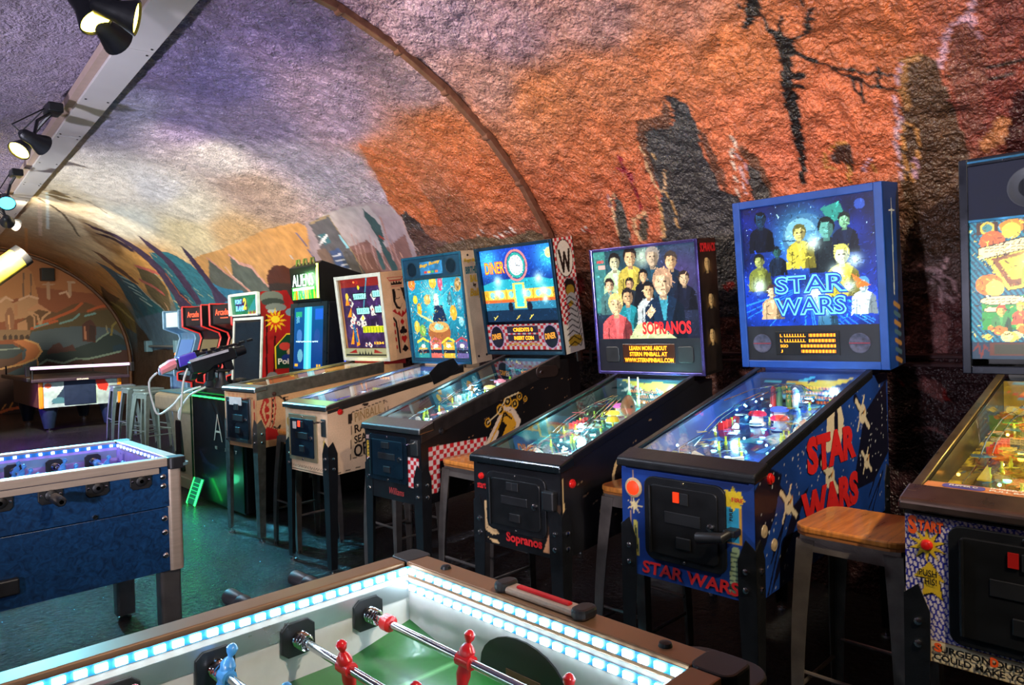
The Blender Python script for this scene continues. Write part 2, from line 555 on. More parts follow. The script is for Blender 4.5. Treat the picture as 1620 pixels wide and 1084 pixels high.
MURAL=[((182,87,52),[(4.79,3.26),(4.72,3.21),(4.65,3.11),(4.61,2.9),(4.57,2.62),(4.62,2.39),(5.05,2.51),(5.12,2.66),(4.99,2.9)]),((206,146,84),[(10.41,2.74),(9.19,2.75),(8.27,2.77),(7.5,2.82),(6.76,2.78),(6.55,2.59),(6.6,1.85),(6.96,1.2),(10.44,1.16),(10.87,2.1)]),((160,142,146),[(6.6,2.76),(6.06,2.79),(5.58,2.78),(5.29,2.75),(5.11,2.68),(5.07,2.55),(5.13,2.33),(5.26,1.96),(5.7,1.22),(7.57,1.2),(7.23,2.05),(7.0,2.43)]),((172,160,160),[(6.35,2.77),(5.76,2.78),(5.42,2.73),(5.4,2.57),(5.6,2.26),(6.29,2.19),(6.42,2.43)]),((134,96,92),[(6.23,2.39),(5.8,2.42),(5.72,2.27),(5.17,2.4),(5.29,2.09),(5.62,1.47),(6.84,1.49)]),((170,120,110),[(5.37,2.6),(5.48,2.38),(5.53,1.99)],0.018),((200,150,130),[(5.41,2.24),(5.43,2.11),(5.43,1.98)],0.011),((190,170,130),[(5.74,2.14),(5.74,2.0)],0.011),((175,140,135),[(5.99,2.51),(6.09,2.35),(6.19,2.15)],0.013),((175,140,135),[(5.96,2.44),(6.05,2.29),(6.08,2.14)],0.013),((175,140,135),[(5.93,2.37),(6.01,2.23),(5.98,2.13)],0.013),((175,140,135),[(5.71,2.47),(5.81,2.32),(5.88,2.12)],0.013),((175,140,135),[(5.68,2.4),(5.76,2.26),(5.79,2.11)],0.014),((175,140,135),[(5.65,2.33),(5.72,2.2),(5.69,2.1)],0.013),((175,140,135),[(5.45,2.43),(5.53,2.29),(5.6,2.09)],0.014),((175,140,135),[(5.42,2.37),(5.49,2.23),(5.51,2.08)],0.013),((58,84,84),[(5.52,2.72),(5.51,2.66),(5.47,2.61),(5.45,2.53),(5.51,2.42),(5.58,2.36),(5.57,2.24),(5.57,2.07),(5.67,2.06),(5.67,2.27),(5.61,2.41),(5.6,2.53),(5.59,2.64)]),((62,88,88),[(5.74,2.33),(5.72,2.26),(5.74,2.11),(5.81,2.1),(5.8,2.23)]),((92,92,96),[(6.56,2.75),(6.11,2.77),(6.16,2.58),(6.19,2.29),(6.13,2.03),(6.07,1.48),(6.84,1.49),(6.74,2.09),(6.74,2.39)]),((60,110,120),[(6.57,2.59),(6.4,2.6),(6.43,2.48),(6.6,2.47)]),((225,225,225),[(6.56,2.57),(6.52,2.49)],0.021),((225,225,225),[(6.41,2.57),(6.67,2.49)],0.021),((130,190,205),[(6.22,2.54),(6.17,2.52),(6.18,2.39),(6.24,2.38)]),((70,90,130),[(6.58,2.39),(6.36,2.41),(6.39,2.2),(6.42,2.06),(6.66,2.09)]),((200,205,215),[(6.57,2.33),(6.4,2.34)],0.016),((200,205,215),[(6.57,2.27),(6.4,2.28)],0.016),((200,205,215),[(6.57,2.21),(6.4,2.22)],0.016),((200,205,215),[(6.57,2.15),(6.39,2.16)],0.016),((150,130,100),[(6.55,2.73),(6.1,2.76)],0.021),((150,130,100),[(6.12,2.75),(6.18,2.51),(6.19,2.1)],0.014),((120,100,88),[(6.83,2.44),(6.61,2.44),(6.68,2.0),(6.82,1.64),(7.01,1.87)]),((90,96,140),[(6.96,2.68),(6.99,2.49),(7.01,2.28)],0.025),((196,190,180),[(7.45,2.44),(7.41,2.26)],0.015),((70,96,120),[(7.22,2.29),(6.83,2.21),(6.8,1.86),(6.84,1.49),(7.28,1.5),(7.45,1.9)]),((84,40,26),[(9.47,1.17),(8.48,2.23),(8.27,2.32),(8.01,2.37),(7.79,2.35),(7.65,2.28),(7.57,2.15),(7.6,1.91),(7.9,1.19)]),((52,42,32),[(9.47,1.17),(8.6,2.15),(8.24,2.14),(7.76,2.08),(7.63,1.85),(7.9,1.19)]),((92,96,84),[(9.77,2.67),(9.68,2.52),(9.54,2.4),(9.39,2.29),(9.32,2.18),(9.18,2.08),(9.54,1.73),(11.17,1.79),(10.3,2.39)]),((92,98,84),[(8.99,2.64),(8.93,2.48),(8.66,2.42),(8.67,2.28),(8.61,2.15),(8.64,1.97),(8.91,1.71),(9.88,1.74),(9.46,2.31)]),((205,135,120),[(9.77,2.67),(9.68,2.52),(9.53,2.38),(9.38,2.25),(9.18,2.08)],0.057),((215,150,135),[(8.99,2.64),(8.92,2.49),(8.66,2.42),(8.65,2.26),(8.6,2.13)],0.053),((220,170,150),[(9.44,2.49),(9.41,2.34),(9.29,2.2)],0.04),((50,120,150),[(11.41,2.13),(10.43,2.34),(10.13,2.21),(9.53,2.12),(8.93,1.89),(9.26,1.54),(11.86,1.58)]),((110,170,190),[(10.49,2.24),(10.56,2.08)],0.025),((110,170,190),[(10.32,2.19),(10.36,2.05)],0.025),((110,170,190),[(10.15,2.15),(10.17,2.02)],0.025),((110,170,190),[(9.99,2.11),(9.99,1.99)],0.022),((110,170,190),[(9.82,2.07),(9.8,1.96)],0.022),((110,170,190),[(9.66,2.03),(9.62,1.93)],0.022),((110,170,190),[(9.5,1.99),(9.45,1.9)],0.02),((46,112,128),[(11.63,3.03),(10.96,2.96),(10.54,2.68),(10.52,2.3),(10.77,1.88),(11.41,1.15),(13.26,1.13),(12.64,2.2),(12.19,2.69)]),((190,170,130),[(11.6,3.0),(11.58,2.93)],0.033),((150,165,140),[(12.21,2.29),(12.1,2.22)],0.032),((150,165,140),[(11.18,2.19),(11.08,2.13)],0.026),((190,170,130),[(12.87,2.25),(12.76,2.18)],0.032),((150,165,140),[(11.87,2.09),(11.75,2.03)],0.028),((150,165,140),[(12.03,2.81),(11.99,2.73)],0.036),((190,170,130),[(12.55,2.02),(12.41,1.96)],0.031),((150,165,140),[(11.49,1.91),(11.36,1.85)],0.023),((150,165,140),[(11.8,2.62),(11.74,2.55)],0.035),((190,170,130),[(12.16,1.8),(12.01,1.74)],0.021),((150,165,140),[(12.46,2.59),(12.39,2.52)],0.038),((150,165,140),[(11.52,2.44),(11.44,2.38)],0.032),((190,170,130),[(11.72,1.6),(11.56,1.55)],0.021),((150,165,140),[(12.21,2.38),(12.12,2.31)],0.032),((150,165,140),[(11.2,2.28),(11.11,2.22)],0.026),((190,170,130),[(12.87,2.36),(12.77,2.28)],0.035),((150,165,140),[(11.9,2.19),(11.79,2.12)],0.026),((150,165,140),[(10.85,2.13),(10.75,2.07)],0.023),((190,170,130),[(12.58,2.12),(12.45,2.06)],0.031),((150,165,140),[(11.54,2.0),(11.42,1.94)],0.023),((150,165,140),[(11.79,2.7),(11.74,2.63)],0.035),((190,170,130),[(12.21,1.91),(12.07,1.84)],0.023),((150,165,140),[(12.44,2.68),(12.38,2.61)],0.039),((150,165,140),[(11.52,2.53),(11.45,2.46)],0.032),((190,170,130),[(11.8,1.7),(11.64,1.64)],0.021),((150,165,140),[(12.21,2.47),(12.13,2.4)],0.035),((96,86,60),[(12.89,2.9),(12.44,2.8),(12.42,2.58),(12.68,2.27),(13.08,1.98),(13.58,1.87),(13.69,2.27),(13.45,2.6)]),((190,90,90),[(12.89,2.9),(12.56,2.8),(12.31,2.67)],0.076),((180,80,85),[(13.52,2.62),(13.16,2.48),(12.94,2.28)],0.081),((170,90,85),[(13.45,2.59),(13.11,2.42)],0.065),((190,150,120),[(13.15,2.11),(13.19,1.96)],0.033),((34,84,100),[(14.68,3.25),(14.49,3.11),(14.35,2.89),(13.98,2.57),(13.77,2.14),(13.47,1.86),(14.39,1.5),(15.29,1.51),(15.6,1.94),(15.32,2.37),(14.93,2.74)]),((40,100,110),[(14.16,2.51),(13.77,2.14),(13.46,1.89),(12.52,1.6),(12.98,0.68),(15.03,0.6),(15.06,1.51)]),((150,160,150),[(13.94,2.54),(13.8,2.22),(13.46,1.94)],0.045),((140,170,165),[(14.42,2.83),(14.12,2.68)],0.053),((140,170,165),[(14.5,2.7),(14.16,2.53)],0.056),((140,170,165),[(14.55,2.56),(14.16,2.38)],0.052),((140,170,165),[(14.56,2.43),(14.11,2.24)],0.049),((140,170,165),[(14.53,2.29),(14.03,2.1)],0.045),((112,96,44),[(16.49,2.7),(16.4,2.47),(15.92,2.25),(15.86,1.8),(15.05,1.78),(15.93,1.52),(16.9,1.68),(17.16,1.99),(17.19,2.32)]),((70,62,40),[(16.41,2.78),(16.36,2.57),(15.85,2.37),(16.98,2.23),(17.19,2.42)]),((165,150,80),[(16.79,2.33),(16.39,2.18)],0.053),((165,150,80),[(16.68,2.24),(16.29,2.08)],0.052),((165,150,80),[(16.56,2.16),(16.18,1.99)],0.047),((165,150,80),[(16.43,2.07),(16.05,1.89)],0.042),((165,150,80),[(16.29,1.99),(15.91,1.8)],0.039),((72,104,128),[(15.73,1.87),(13.94,1.95),(12.74,1.84),(12.74,1.37),(12.98,0.68),(16.26,0.56),(16.09,1.38)]),((66,48,34),[(15.9,1.89),(15.86,1.77),(15.58,1.62),(15.39,1.37),(15.27,1.16),(15.22,0.6),(16.42,0.55),(16.43,1.24)]),((64,52,42),[(17.55,1.08),(14.42,1.22),(11.87,1.15),(12.02,0.1),(17.49,-0.19)]),((68,56,84),[(11.94,3.93),(11.91,3.78),(11.81,3.58),(11.78,3.31),(11.79,3.0),(11.91,2.63),(11.98,2.26),(11.88,1.95),(11.93,1.59),(12.52,1.6),(12.53,1.93),(12.46,2.32),(12.25,2.67),(12.18,3.0),(12.08,3.29),(12.04,3.56),(12.09,3.76)]),((58,48,72),[(12.33,3.73),(12.16,3.56),(12.09,3.33),(12.16,3.11),(12.34,3.17),(12.32,3.43),(12.38,3.6)]),((70,56,84),[(11.17,3.37),(11.1,3.15),(11.13,2.91),(11.17,2.66),(11.25,2.38),(11.3,2.01),(11.57,2.0),(11.62,2.32),(11.5,2.62),(11.41,2.89),(11.4,3.11)]),((62,50,76),[(10.21,2.97),(10.17,2.85),(10.23,2.7),(10.3,2.52),(10.37,2.26),(10.2,2.0),(10.53,1.95),(10.61,2.25),(10.56,2.5),(10.43,2.7),(10.33,2.85)]),((66,56,84),[(10.56,2.24),(10.45,2.1),(10.53,1.95),(10.76,1.98)]),((92,62,50),[(13.95,3.46),(13.75,3.33),(13.82,3.03),(13.85,2.76),(13.8,2.56),(14.02,2.64),(14.17,2.94),(14.08,3.23)]),((180,90,60),[(11.96,2.61),(12.07,2.22),(11.85,1.92)],0.034),((80,72,62),[(11.07,4.56),(11.55,4.34),(11.89,4.18),(12.71,3.92),(13.17,3.77)],0.034),((96,80,70),[(10.39,4.53),(10.46,4.31),(10.51,4.1),(10.77,3.83)],0.019),((214,190,170),[(11.26,4.53),(14.47,4.15)],0.047),((206,214,210),[(10.58,4.53),(13.46,4.17)],0.034),((210,150,90),[(13.87,4.41),(16.89,4.09)],0.039),((90,40,25),[(4.41,2.61),(4.42,2.47)],0.011),((62,52,50),[(5.05,2.58),(4.95,2.59),(4.9,2.52),(4.88,2.42),(4.87,2.31),(4.86,2.21),(5.17,2.18),(5.12,2.36)]),((88,60,54),[(5.1,2.42),(4.98,2.44),(4.79,2.29),(4.62,2.24),(4.69,2.13),(5.13,2.17)]),((180,150,140),[(5.07,2.55),(5.13,2.38),(5.14,2.22)],0.015),((200,180,175),[(4.2,2.32),(4.17,2.3)],0.015),((200,180,175),[(4.19,2.29),(4.17,2.27)],0.017),((200,180,175),[(4.26,2.26),(4.24,2.24)],0.017),((200,180,175),[(4.2,2.23),(4.18,2.21)],0.017),((200,180,175),[(4.48,2.25),(4.45,2.23)],0.021),((200,180,175),[(3.85,2.25),(3.83,2.23)],0.017),((200,180,175),[(3.86,2.27),(3.84,2.25)],0.015),((200,180,175),[(3.94,2.25),(3.91,2.23)],0.015),((200,180,175),[(4.07,2.23),(4.05,2.21)],0.017),((200,180,175),[(4.14,2.21),(4.11,2.19)],0.015),((200,180,175),[(4.02,2.24),(3.99,2.22)],0.015),((200,180,175),[(3.18,2.18),(3.16,2.17)],0.017),((200,180,175),[(3.23,2.16),(3.21,2.15)],0.017),((160,60,55),[(4.03,2.22),(4.0,2.19)],0.015),((160,60,55),[(3.92,2.22),(3.9,2.19)],0.017),((160,60,55),[(3.9,2.18),(3.87,2.16)],0.017),((160,60,55),[(4.13,2.18),(4.1,2.15)],0.021),((160,60,55),[(3.2,2.14),(3.18,2.12)],0.015),((160,60,55),[(3.17,2.16),(3.14,2.14)],0.015),((160,60,55),[(5.57,2.43),(5.53,2.39)],0.023),((96,76,58),[(4.85,2.22),(4.57,2.24),(4.24,2.25),(3.97,2.19),(3.67,2.23),(3.57,2.18),(3.65,2.04),(4.93,2.12)]),((64,60,62),[(2.45,2.69),(2.37,2.69),(2.3,2.66),(2.25,2.69),(2.21,2.77),(2.24,2.83),(2.2,2.85),(2.17,2.83),(2.13,2.77),(2.12,2.69),(2.12,2.63),(2.15,2.55),(2.16,2.44),(2.15,2.37),(2.13,2.25),(2.11,2.23),(2.05,2.2),(2.12,1.87),(2.16,1.49),(2.92,1.51),(2.62,2.01),(2.56,2.21),(2.51,2.31),(2.52,2.45),(2.49,2.57)]),((100,58,46),[(2.47,2.75),(2.39,2.75),(2.3,2.74),(2.25,2.82),(2.23,2.77),(2.25,2.7),(2.3,2.66),(2.38,2.69),(2.45,2.68),(2.51,2.49),(2.52,2.37),(2.56,2.44),(2.53,2.58),(2.5,2.69)]),((112,62,50),[(2.12,2.62),(2.09,2.56),(2.09,2.47),(2.09,2.38),(2.09,2.29),(2.12,2.23),(2.15,2.35),(2.15,2.47)]),((206,160,120),[(2.52,2.61),(2.53,2.54),(2.54,2.44),(2.54,2.35),(2.51,2.31),(2.48,2.33),(2.44,2.44)],0.01),((196,150,100),[(2.47,2.56),(2.46,2.49),(2.52,2.43)],0.007),((190,140,90),[(2.55,2.29),(2.56,2.21),(2.59,2.11),(2.6,2.04)],0.02),((190,140,90),[(2.49,2.31),(2.47,2.24),(2.47,2.16),(2.49,2.07)],0.011),((140,26,46),[(2.68,2.58),(2.69,2.51),(2.68,2.45),(2.69,2.34),(2.71,2.23)],0.022),((150,36,50),[(2.74,2.52),(2.71,2.49)],0.017),((66,62,60),[(2.85,2.35),(2.83,2.3),(2.83,2.19),(2.84,2.07),(2.87,1.95),(2.96,1.96),(2.93,2.14)]),((206,160,125),[(2.84,2.36),(2.89,2.32),(2.91,2.22),(2.94,2.09)],0.014),((176,120,130),[(2.89,2.36),(2.91,2.29)],0.017),((70,62,52),[(2.73,2.17),(2.68,2.19),(2.7,2.1),(2.73,2.02),(2.8,2.05)]),((200,150,110),[(2.69,2.2),(2.78,2.17),(2.8,2.1),(2.78,2.04)],0.02),((70,64,62),[(1.94,2.4),(1.91,2.35),(1.88,2.28),(1.89,2.17),(2.0,1.78),(2.08,1.79),(1.98,2.19),(1.96,2.32)]),((112,64,48),[(1.94,2.55),(1.93,2.48),(1.89,2.41),(1.86,2.29),(1.89,2.14),(1.9,2.18),(1.9,2.32),(1.94,2.37),(1.95,2.42)]),((226,196,176),[(1.96,2.55),(1.96,2.49),(2.0,2.46),(2.02,2.38),(2.04,2.27),(2.05,2.2)],0.01),((206,166,170),[(1.97,2.45),(1.99,2.34),(2.01,2.21)],0.008),((196,130,150),[(1.95,2.44),(1.98,2.26)],0.006),((34,26,24),[(1.57,2.96),(1.53,2.94),(1.51,2.9),(1.55,2.8),(1.58,2.72),(1.62,2.51),(1.7,2.2),(1.73,2.19),(1.68,2.45),(1.65,2.67),(1.6,2.85)]),((34,26,24),[(1.61,3.17),(1.55,3.14),(1.58,3.07),(1.62,3.05),(1.67,3.02),(1.69,3.04),(1.64,3.1)]),((34,26,24),[(1.66,3.13),(1.64,3.11)],0.015),((34,26,24),[(1.58,3.06),(1.59,3.0),(1.56,2.96)],0.02),((34,26,24),[(1.55,2.96),(1.53,3.0),(1.51,3.01)],0.023),((34,26,24),[(1.52,2.91),(1.46,2.91),(1.43,2.93),(1.42,2.98),(1.39,3.01)],0.023),((34,26,24),[(1.42,2.98),(1.39,2.97)],0.015),((34,26,24),[(1.41,3.08),(1.41,3.04)],0.018),((34,26,24),[(1.57,2.75),(1.54,2.74)],0.032),((34,26,24),[(1.58,2.7),(1.56,2.68)],0.02),((34,26,24),[(1.53,2.86),(1.46,2.78),(1.38,2.69),(1.3,2.62),(1.21,2.57)],0.012),((34,26,24),[(1.43,2.74),(1.33,2.69),(1.25,2.65),(1.19,2.62)],0.012),((34,26,24),[(1.23,2.68),(1.25,2.6)],0.013),((34,26,24),[(1.36,2.67),(1.34,2.59)],0.013),((34,26,24),[(1.32,2.65),(1.32,2.54)],0.013),((34,26,24),[(1.36,2.67),(1.31,2.65)],0.012),((34,26,24),[(1.21,2.57),(1.15,2.54),(1.08,2.53)],0.008),((34,26,24),[(1.14,2.59),(1.04,2.57),(0.95,2.55)],0.006),((34,26,24),[(0.91,2.55),(0.84,2.54),(0.75,2.54)],0.01),((34,26,24),[(0.95,2.5),(0.84,2.5),(0.76,2.51)],0.008),((78,50,36),[(1.15,2.65),(1.1,2.67),(1.06,2.67),(1.03,2.63),(1.02,2.55),(1.02,2.45),(1.01,2.36),(1.0,2.26),(1.0,2.16),(1.04,1.75),(1.29,1.78),(1.27,2.16),(1.2,2.45),(1.17,2.59)]),((150,96,54),[(1.15,2.67),(1.1,2.68),(1.06,2.68),(1.09,2.66),(1.13,2.64),(1.16,2.52),(1.16,2.47),(1.19,2.44),(1.18,2.56)]),((178,130,150),[(1.15,2.66),(1.19,2.58)],0.013),((176,130,150),[(1.2,2.54),(1.22,2.45),(1.21,2.42)],0.013),((190,150,165),[(1.22,2.42),(1.25,2.31),(1.26,2.22),(1.26,2.15)],0.013),((186,120,64),[(1.2,2.4),(1.17,2.38),(1.17,2.3),(1.18,2.23),(1.21,2.2),(1.22,2.14)],0.01),((186,120,64),[(1.21,2.39),(1.23,2.27),(1.25,2.14)],0.01),((180,130,155),[(1.21,2.22),(1.19,2.23),(1.21,2.15)],0.01),((172,126,148),[(0.85,2.84),(0.87,2.8),(0.89,2.77),(0.95,2.75),(0.98,2.72),(1.0,2.66),(1.02,2.61)],0.02),((160,110,130),[(0.88,2.76),(0.89,2.71),(0.87,2.68)],0.02),((160,90,80),[(0.89,2.66),(0.91,2.53),(0.92,2.42)],0.01),((110,52,46),[(0.95,2.75),(0.9,2.75),(0.88,2.68),(0.88,2.55),(0.92,2.31),(0.99,2.27),(1.0,2.45),(1.0,2.59)]),((62,22,24),[(0.85,2.32),(0.81,2.42),(0.76,2.43),(0.81,2.07),(0.87,2.16)]),((170,96,60),[(0.96,2.23),(0.9,2.31),(0.87,2.35),(0.83,2.32),(0.87,2.23),(0.93,2.2)]),((66,36,30),[(1.55,2.31),(1.51,2.36),(1.45,2.38),(1.43,2.36),(1.43,2.29),(1.46,2.2),(1.48,2.26),(1.5,2.28),(1.53,2.26)]),((190,116,56),[(1.57,2.33),(1.58,2.27),(1.55,2.25)],0.018),((190,120,56),[(1.54,2.35),(1.49,2.37),(1.45,2.38)],0.013),((196,130,60),[(1.47,2.26),(1.48,2.18)],0.015),((190,120,60),[(1.37,2.25),(1.36,2.21)],0.012),((196,150,170),[(1.42,2.2),(1.4,2.25),(1.37,2.27)],0.01),((190,150,150),[(1.32,1.69),(1.26,1.71),(1.22,1.7),(1.19,1.67),(1.16,1.7),(1.15,1.74)],0.013),((180,140,142),[(1.19,1.67),(1.18,1.61),(1.2,1.52)],0.013),((180,140,142),[(1.25,1.72),(1.27,1.73)],0.015),((170,130,132),[(1.17,1.66),(1.14,1.63),(1.13,1.58)],0.015),((170,130,132),[(1.18,1.57),(1.15,1.53),(1.12,1.55)],0.018),((180,140,142),[(1.21,1.65),(1.23,1.62)],0.013),((176,134,138),[(1.18,1.66),(1.2,1.69)],0.015),((122,70,54),[(1.32,1.54),(1.27,1.57),(1.24,1.52),(1.27,1.48),(1.32,1.49)]),((140,80,84),[(1.36,1.4),(1.33,1.45),(1.26,1.49),(1.2,1.48),(1.17,1.46),(1.19,1.27),(1.36,1.27)]),((120,62,66),[(1.36,1.1),(1.3,1.15),(1.25,1.14),(1.19,1.1),(1.21,1.02),(1.28,1.06)]),((130,80,84),[(1.35,0.88),(1.25,0.89),(1.2,0.86)],0.013),((150,24,30),[(1.41,1.13),(1.4,1.11)],0.023),((150,30,30),[(1.21,1.08),(1.2,1.05)],0.018),((120,20,30),[(3.63,1.69),(3.53,1.75),(3.38,1.82),(3.38,1.74),(3.58,1.58)]),((150,110,100),[(3.32,1.81),(3.21,1.87)],0.02),((150,30,30),[(2.28,1.67),(2.24,1.69)],0.035)]  # first polygon paints a sharp light edge, orange against lavender, into the colour
ENDART=[((176,112,66),[(0.83,2.65),(0.82,2.29),(4.13,2.32),(4.16,3.29),(0.85,3.37)]),((150,84,50),[(0.82,2.53),(2.03,2.49),(2.69,2.41),(3.63,2.31),(3.85,1.62),(3.83,1.07),(0.78,1.2)]),((190,130,80),[(0.84,3.13),(1.63,3.1),(1.94,2.8),(2.03,2.3),(0.81,2.17)]),((196,150,110),[(0.81,2.17),(1.3,2.23),(1.51,2.32),(1.6,2.17),(1.81,2.27),(2.03,2.3),(2.01,1.92),(0.8,1.68)]),((112,78,46),[(1.69,1.79),(2.02,2.04),(2.34,1.98),(2.62,2.15),(2.85,2.2),(3.14,2.07),(3.62,2.11),(3.85,1.62),(3.96,1.07),(1.67,1.16)]),((92,80,50),[(1.9,1.73),(2.45,1.91),(2.79,1.97),(3.26,2.04),(3.79,1.62),(3.9,1.07),(1.83,1.16)]),((78,98,112),[(1.72,1.16),(1.9,1.6),(2.44,1.68),(2.89,1.71),(3.36,1.63),(3.78,1.28),(3.85,0.93),(1.72,0.91)]),((196,96,50),[(2.01,1.76),(2.23,1.84),(2.45,1.94),(2.65,2.04),(2.79,2.17)],0.054),((196,96,50),[(1.9,1.66),(2.11,1.74),(2.33,1.81)],0.054),((196,96,50),[(2.9,2.01),(3.08,2.09),(3.2,2.12)],0.054),((120,165,165),[(1.95,1.69),(2.17,1.76)],0.041),((120,165,165),[(2.39,1.76),(2.61,1.83),(2.73,1.94)],0.041),((120,165,165),[(2.84,1.91),(3.02,1.96)],0.041),((40,62,66),[(1.92,0.65),(1.99,1.21),(2.21,1.24),(2.65,1.25),(3.0,1.37),(3.18,1.5),(3.3,1.55),(3.48,1.47),(3.65,1.29),(3.76,0.66),(3.87,0.24),(1.91,0.39)]),((26,62,84),[(3.33,1.26),(3.47,1.3),(3.65,1.24),(3.71,0.94),(3.34,1.03)]),((130,160,150),[(3.02,1.37),(3.15,1.48),(3.26,1.54)],0.034),((150,150,120),[(3.22,1.69),(3.24,1.56)],0.027),((140,130,70),[(3.31,1.5),(3.34,1.7),(3.44,1.79)],0.041),((84,48,42),[(2.77,1.38),(2.78,1.72),(2.85,1.79),(2.93,1.83),(2.99,1.77),(3.03,1.69),(3.02,1.35)]),((60,40,38),[(2.89,1.4),(2.91,1.72),(3.02,1.69),(3.02,1.37)]),((190,130,100),[(2.82,1.67),(2.83,1.43)],0.041),((84,54,54),[(2.15,1.2),(2.26,1.33),(2.37,1.37),(2.43,1.26),(2.6,1.32),(2.65,1.19),(2.15,1.14)]),((70,44,44),[(1.96,0.9),(2.2,1.01),(2.42,0.94),(2.76,1.01),(3.1,1.02),(3.47,1.16),(3.69,1.17),(3.75,0.52),(3.82,-0.17),(0.74,0.0),(0.76,0.48),(1.55,0.67)]),((130,160,150),[(1.98,0.92),(2.14,1.02),(2.28,0.98),(2.42,0.94),(2.64,1.02),(2.87,1.01),(3.16,1.07),(3.47,1.14)],0.041),((206,150,110),[(1.81,2.02),(2.02,2.17),(2.25,1.99),(2.04,2.04)]),((206,160,120),[(1.86,1.99),(1.95,1.89),(1.95,1.72)],0.041),((206,160,120),[(2.21,1.98),(2.1,1.89),(2.05,1.76)],0.041),((206,160,120),[(1.91,1.99),(2.01,1.92),(2.03,1.76)],0.034),((160,110,80),[(1.47,1.94),(1.52,2.07),(1.58,2.09),(1.62,1.94),(1.61,1.67),(1.48,1.65)]),((230,180,130),[(1.53,1.92),(1.54,1.67)],0.027),((150,120,90),[(0.8,1.66),(1.88,1.64),(1.85,1.45),(0.79,1.44)]),((70,50,40),[(1.42,1.46),(1.42,1.52),(1.46,1.56),(1.49,1.52),(1.49,1.46)]),((70,50,40),[(1.51,1.46),(1.51,1.52),(1.55,1.56),(1.58,1.52),(1.58,1.46)]),((70,50,40),[(1.6,1.46),(1.6,1.52),(1.64,1.55),(1.67,1.52),(1.67,1.45)]),((70,50,40),[(1.69,1.45),(1.69,1.52),(1.74,1.55),(1.77,1.51),(1.77,1.45)]),((70,50,40),[(1.79,1.45),(1.79,1.51),(1.83,1.55),(1.86,1.51),(1.86,1.45)]),((196,140,100),[(1.62,2.14),(1.68,2.14),(1.68,1.92),(1.62,1.92)]),((200,150,110),[(1.67,1.77),(1.82,1.85),(1.83,1.64),(1.67,1.64)]),((206,130,80),[(0.77,0.84),(1.16,0.88),(1.56,0.94),(1.77,1.06),(1.8,1.26),(1.58,1.42),(1.79,1.45),(1.97,1.38),(2.04,1.21),(1.96,1.09),(1.77,0.97),(1.36,0.91),(0.76,0.72)]),((226,180,120),[(1.79,1.44),(1.99,1.35),(2.05,1.2),(1.96,1.06),(1.73,0.96),(1.36,0.88),(0.77,0.75)],0.034),((226,180,120),[(1.97,1.08),(1.98,0.93)],0.027),((60,80,90),[(0.79,1.38),(1.58,1.36),(1.76,1.22),(1.57,1.09),(0.77,1.02)]),((150,170,165),[(1.37,1.26),(1.68,1.27)],0.027),((70,96,110),[(1.46,0.78),(1.88,0.98),(1.96,0.9),(1.76,0.71)]),((120,90,70),[(1.8,2.77),(1.78,2.29)],0.027),((120,90,70),[(1.92,2.75),(1.91,2.3)],0.027),((200,170,140),[(2.56,2.61),(2.67,2.6)],0.041),((196,160,130),[(2.58,2.59),(2.58,2.35)],0.068),((190,150,120),[(2.21,2.58),(2.21,2.27)],0.054),((190,150,120),[(2.12,2.55),(2.31,2.56)],0.027),((220,180,150),[(1.4,2.19),(1.5,2.29),(1.6,2.22)],0.041),((220,180,150),[(1.71,2.24),(1.87,2.32),(2.02,2.27)],0.041),((220,180,150),[(2.41,2.37),(2.52,2.41),(2.57,2.3)],0.041),((60,40,38),[(0.75,0.24),(1.55,0.55),(1.97,0.64),(1.95,-0.12),(0.74,-0.12)]),((226,110,60),[(1.33,0.03),(1.48,0.08),(1.64,0.1),(1.78,-0.02)],0.054),((226,150,70),[(1.37,0.09),(1.42,0.18)],0.027),((226,150,70),[(1.49,0.1),(1.54,0.2)],0.027)]
# ------------------------------------------------------------------ the setting: a plastered tunnel vault with a painted mural
U0, VA, Z0, VB, VS = 1.05, 2.65, 0.889, 2.41, 2.53   # centre line, half width, spring height, rise, mean radius
TCROWN = Z0 + VS * math.pi / 2
VEND = 17.05
VBACK = -2.6

def profile(t, side=1, off=0.0):
    """point and inward normal of the vault profile at girth t from the floor"""
    ph = np.clip((t - Z0) / VS, 0, math.pi / 2)
    u = VA * np.cos(ph)
    z = np.where(t < Z0, t, Z0 + VB * np.sin(ph))
    nu, nz = -np.cos(ph) / VA, -np.sin(ph) / VB
    k = np.sqrt(nu * nu + nz * nz)
    nu, nz = nu / k, nz / k
    return U0 + side * (u + nu * off), z + nz * off, side * nu, nz

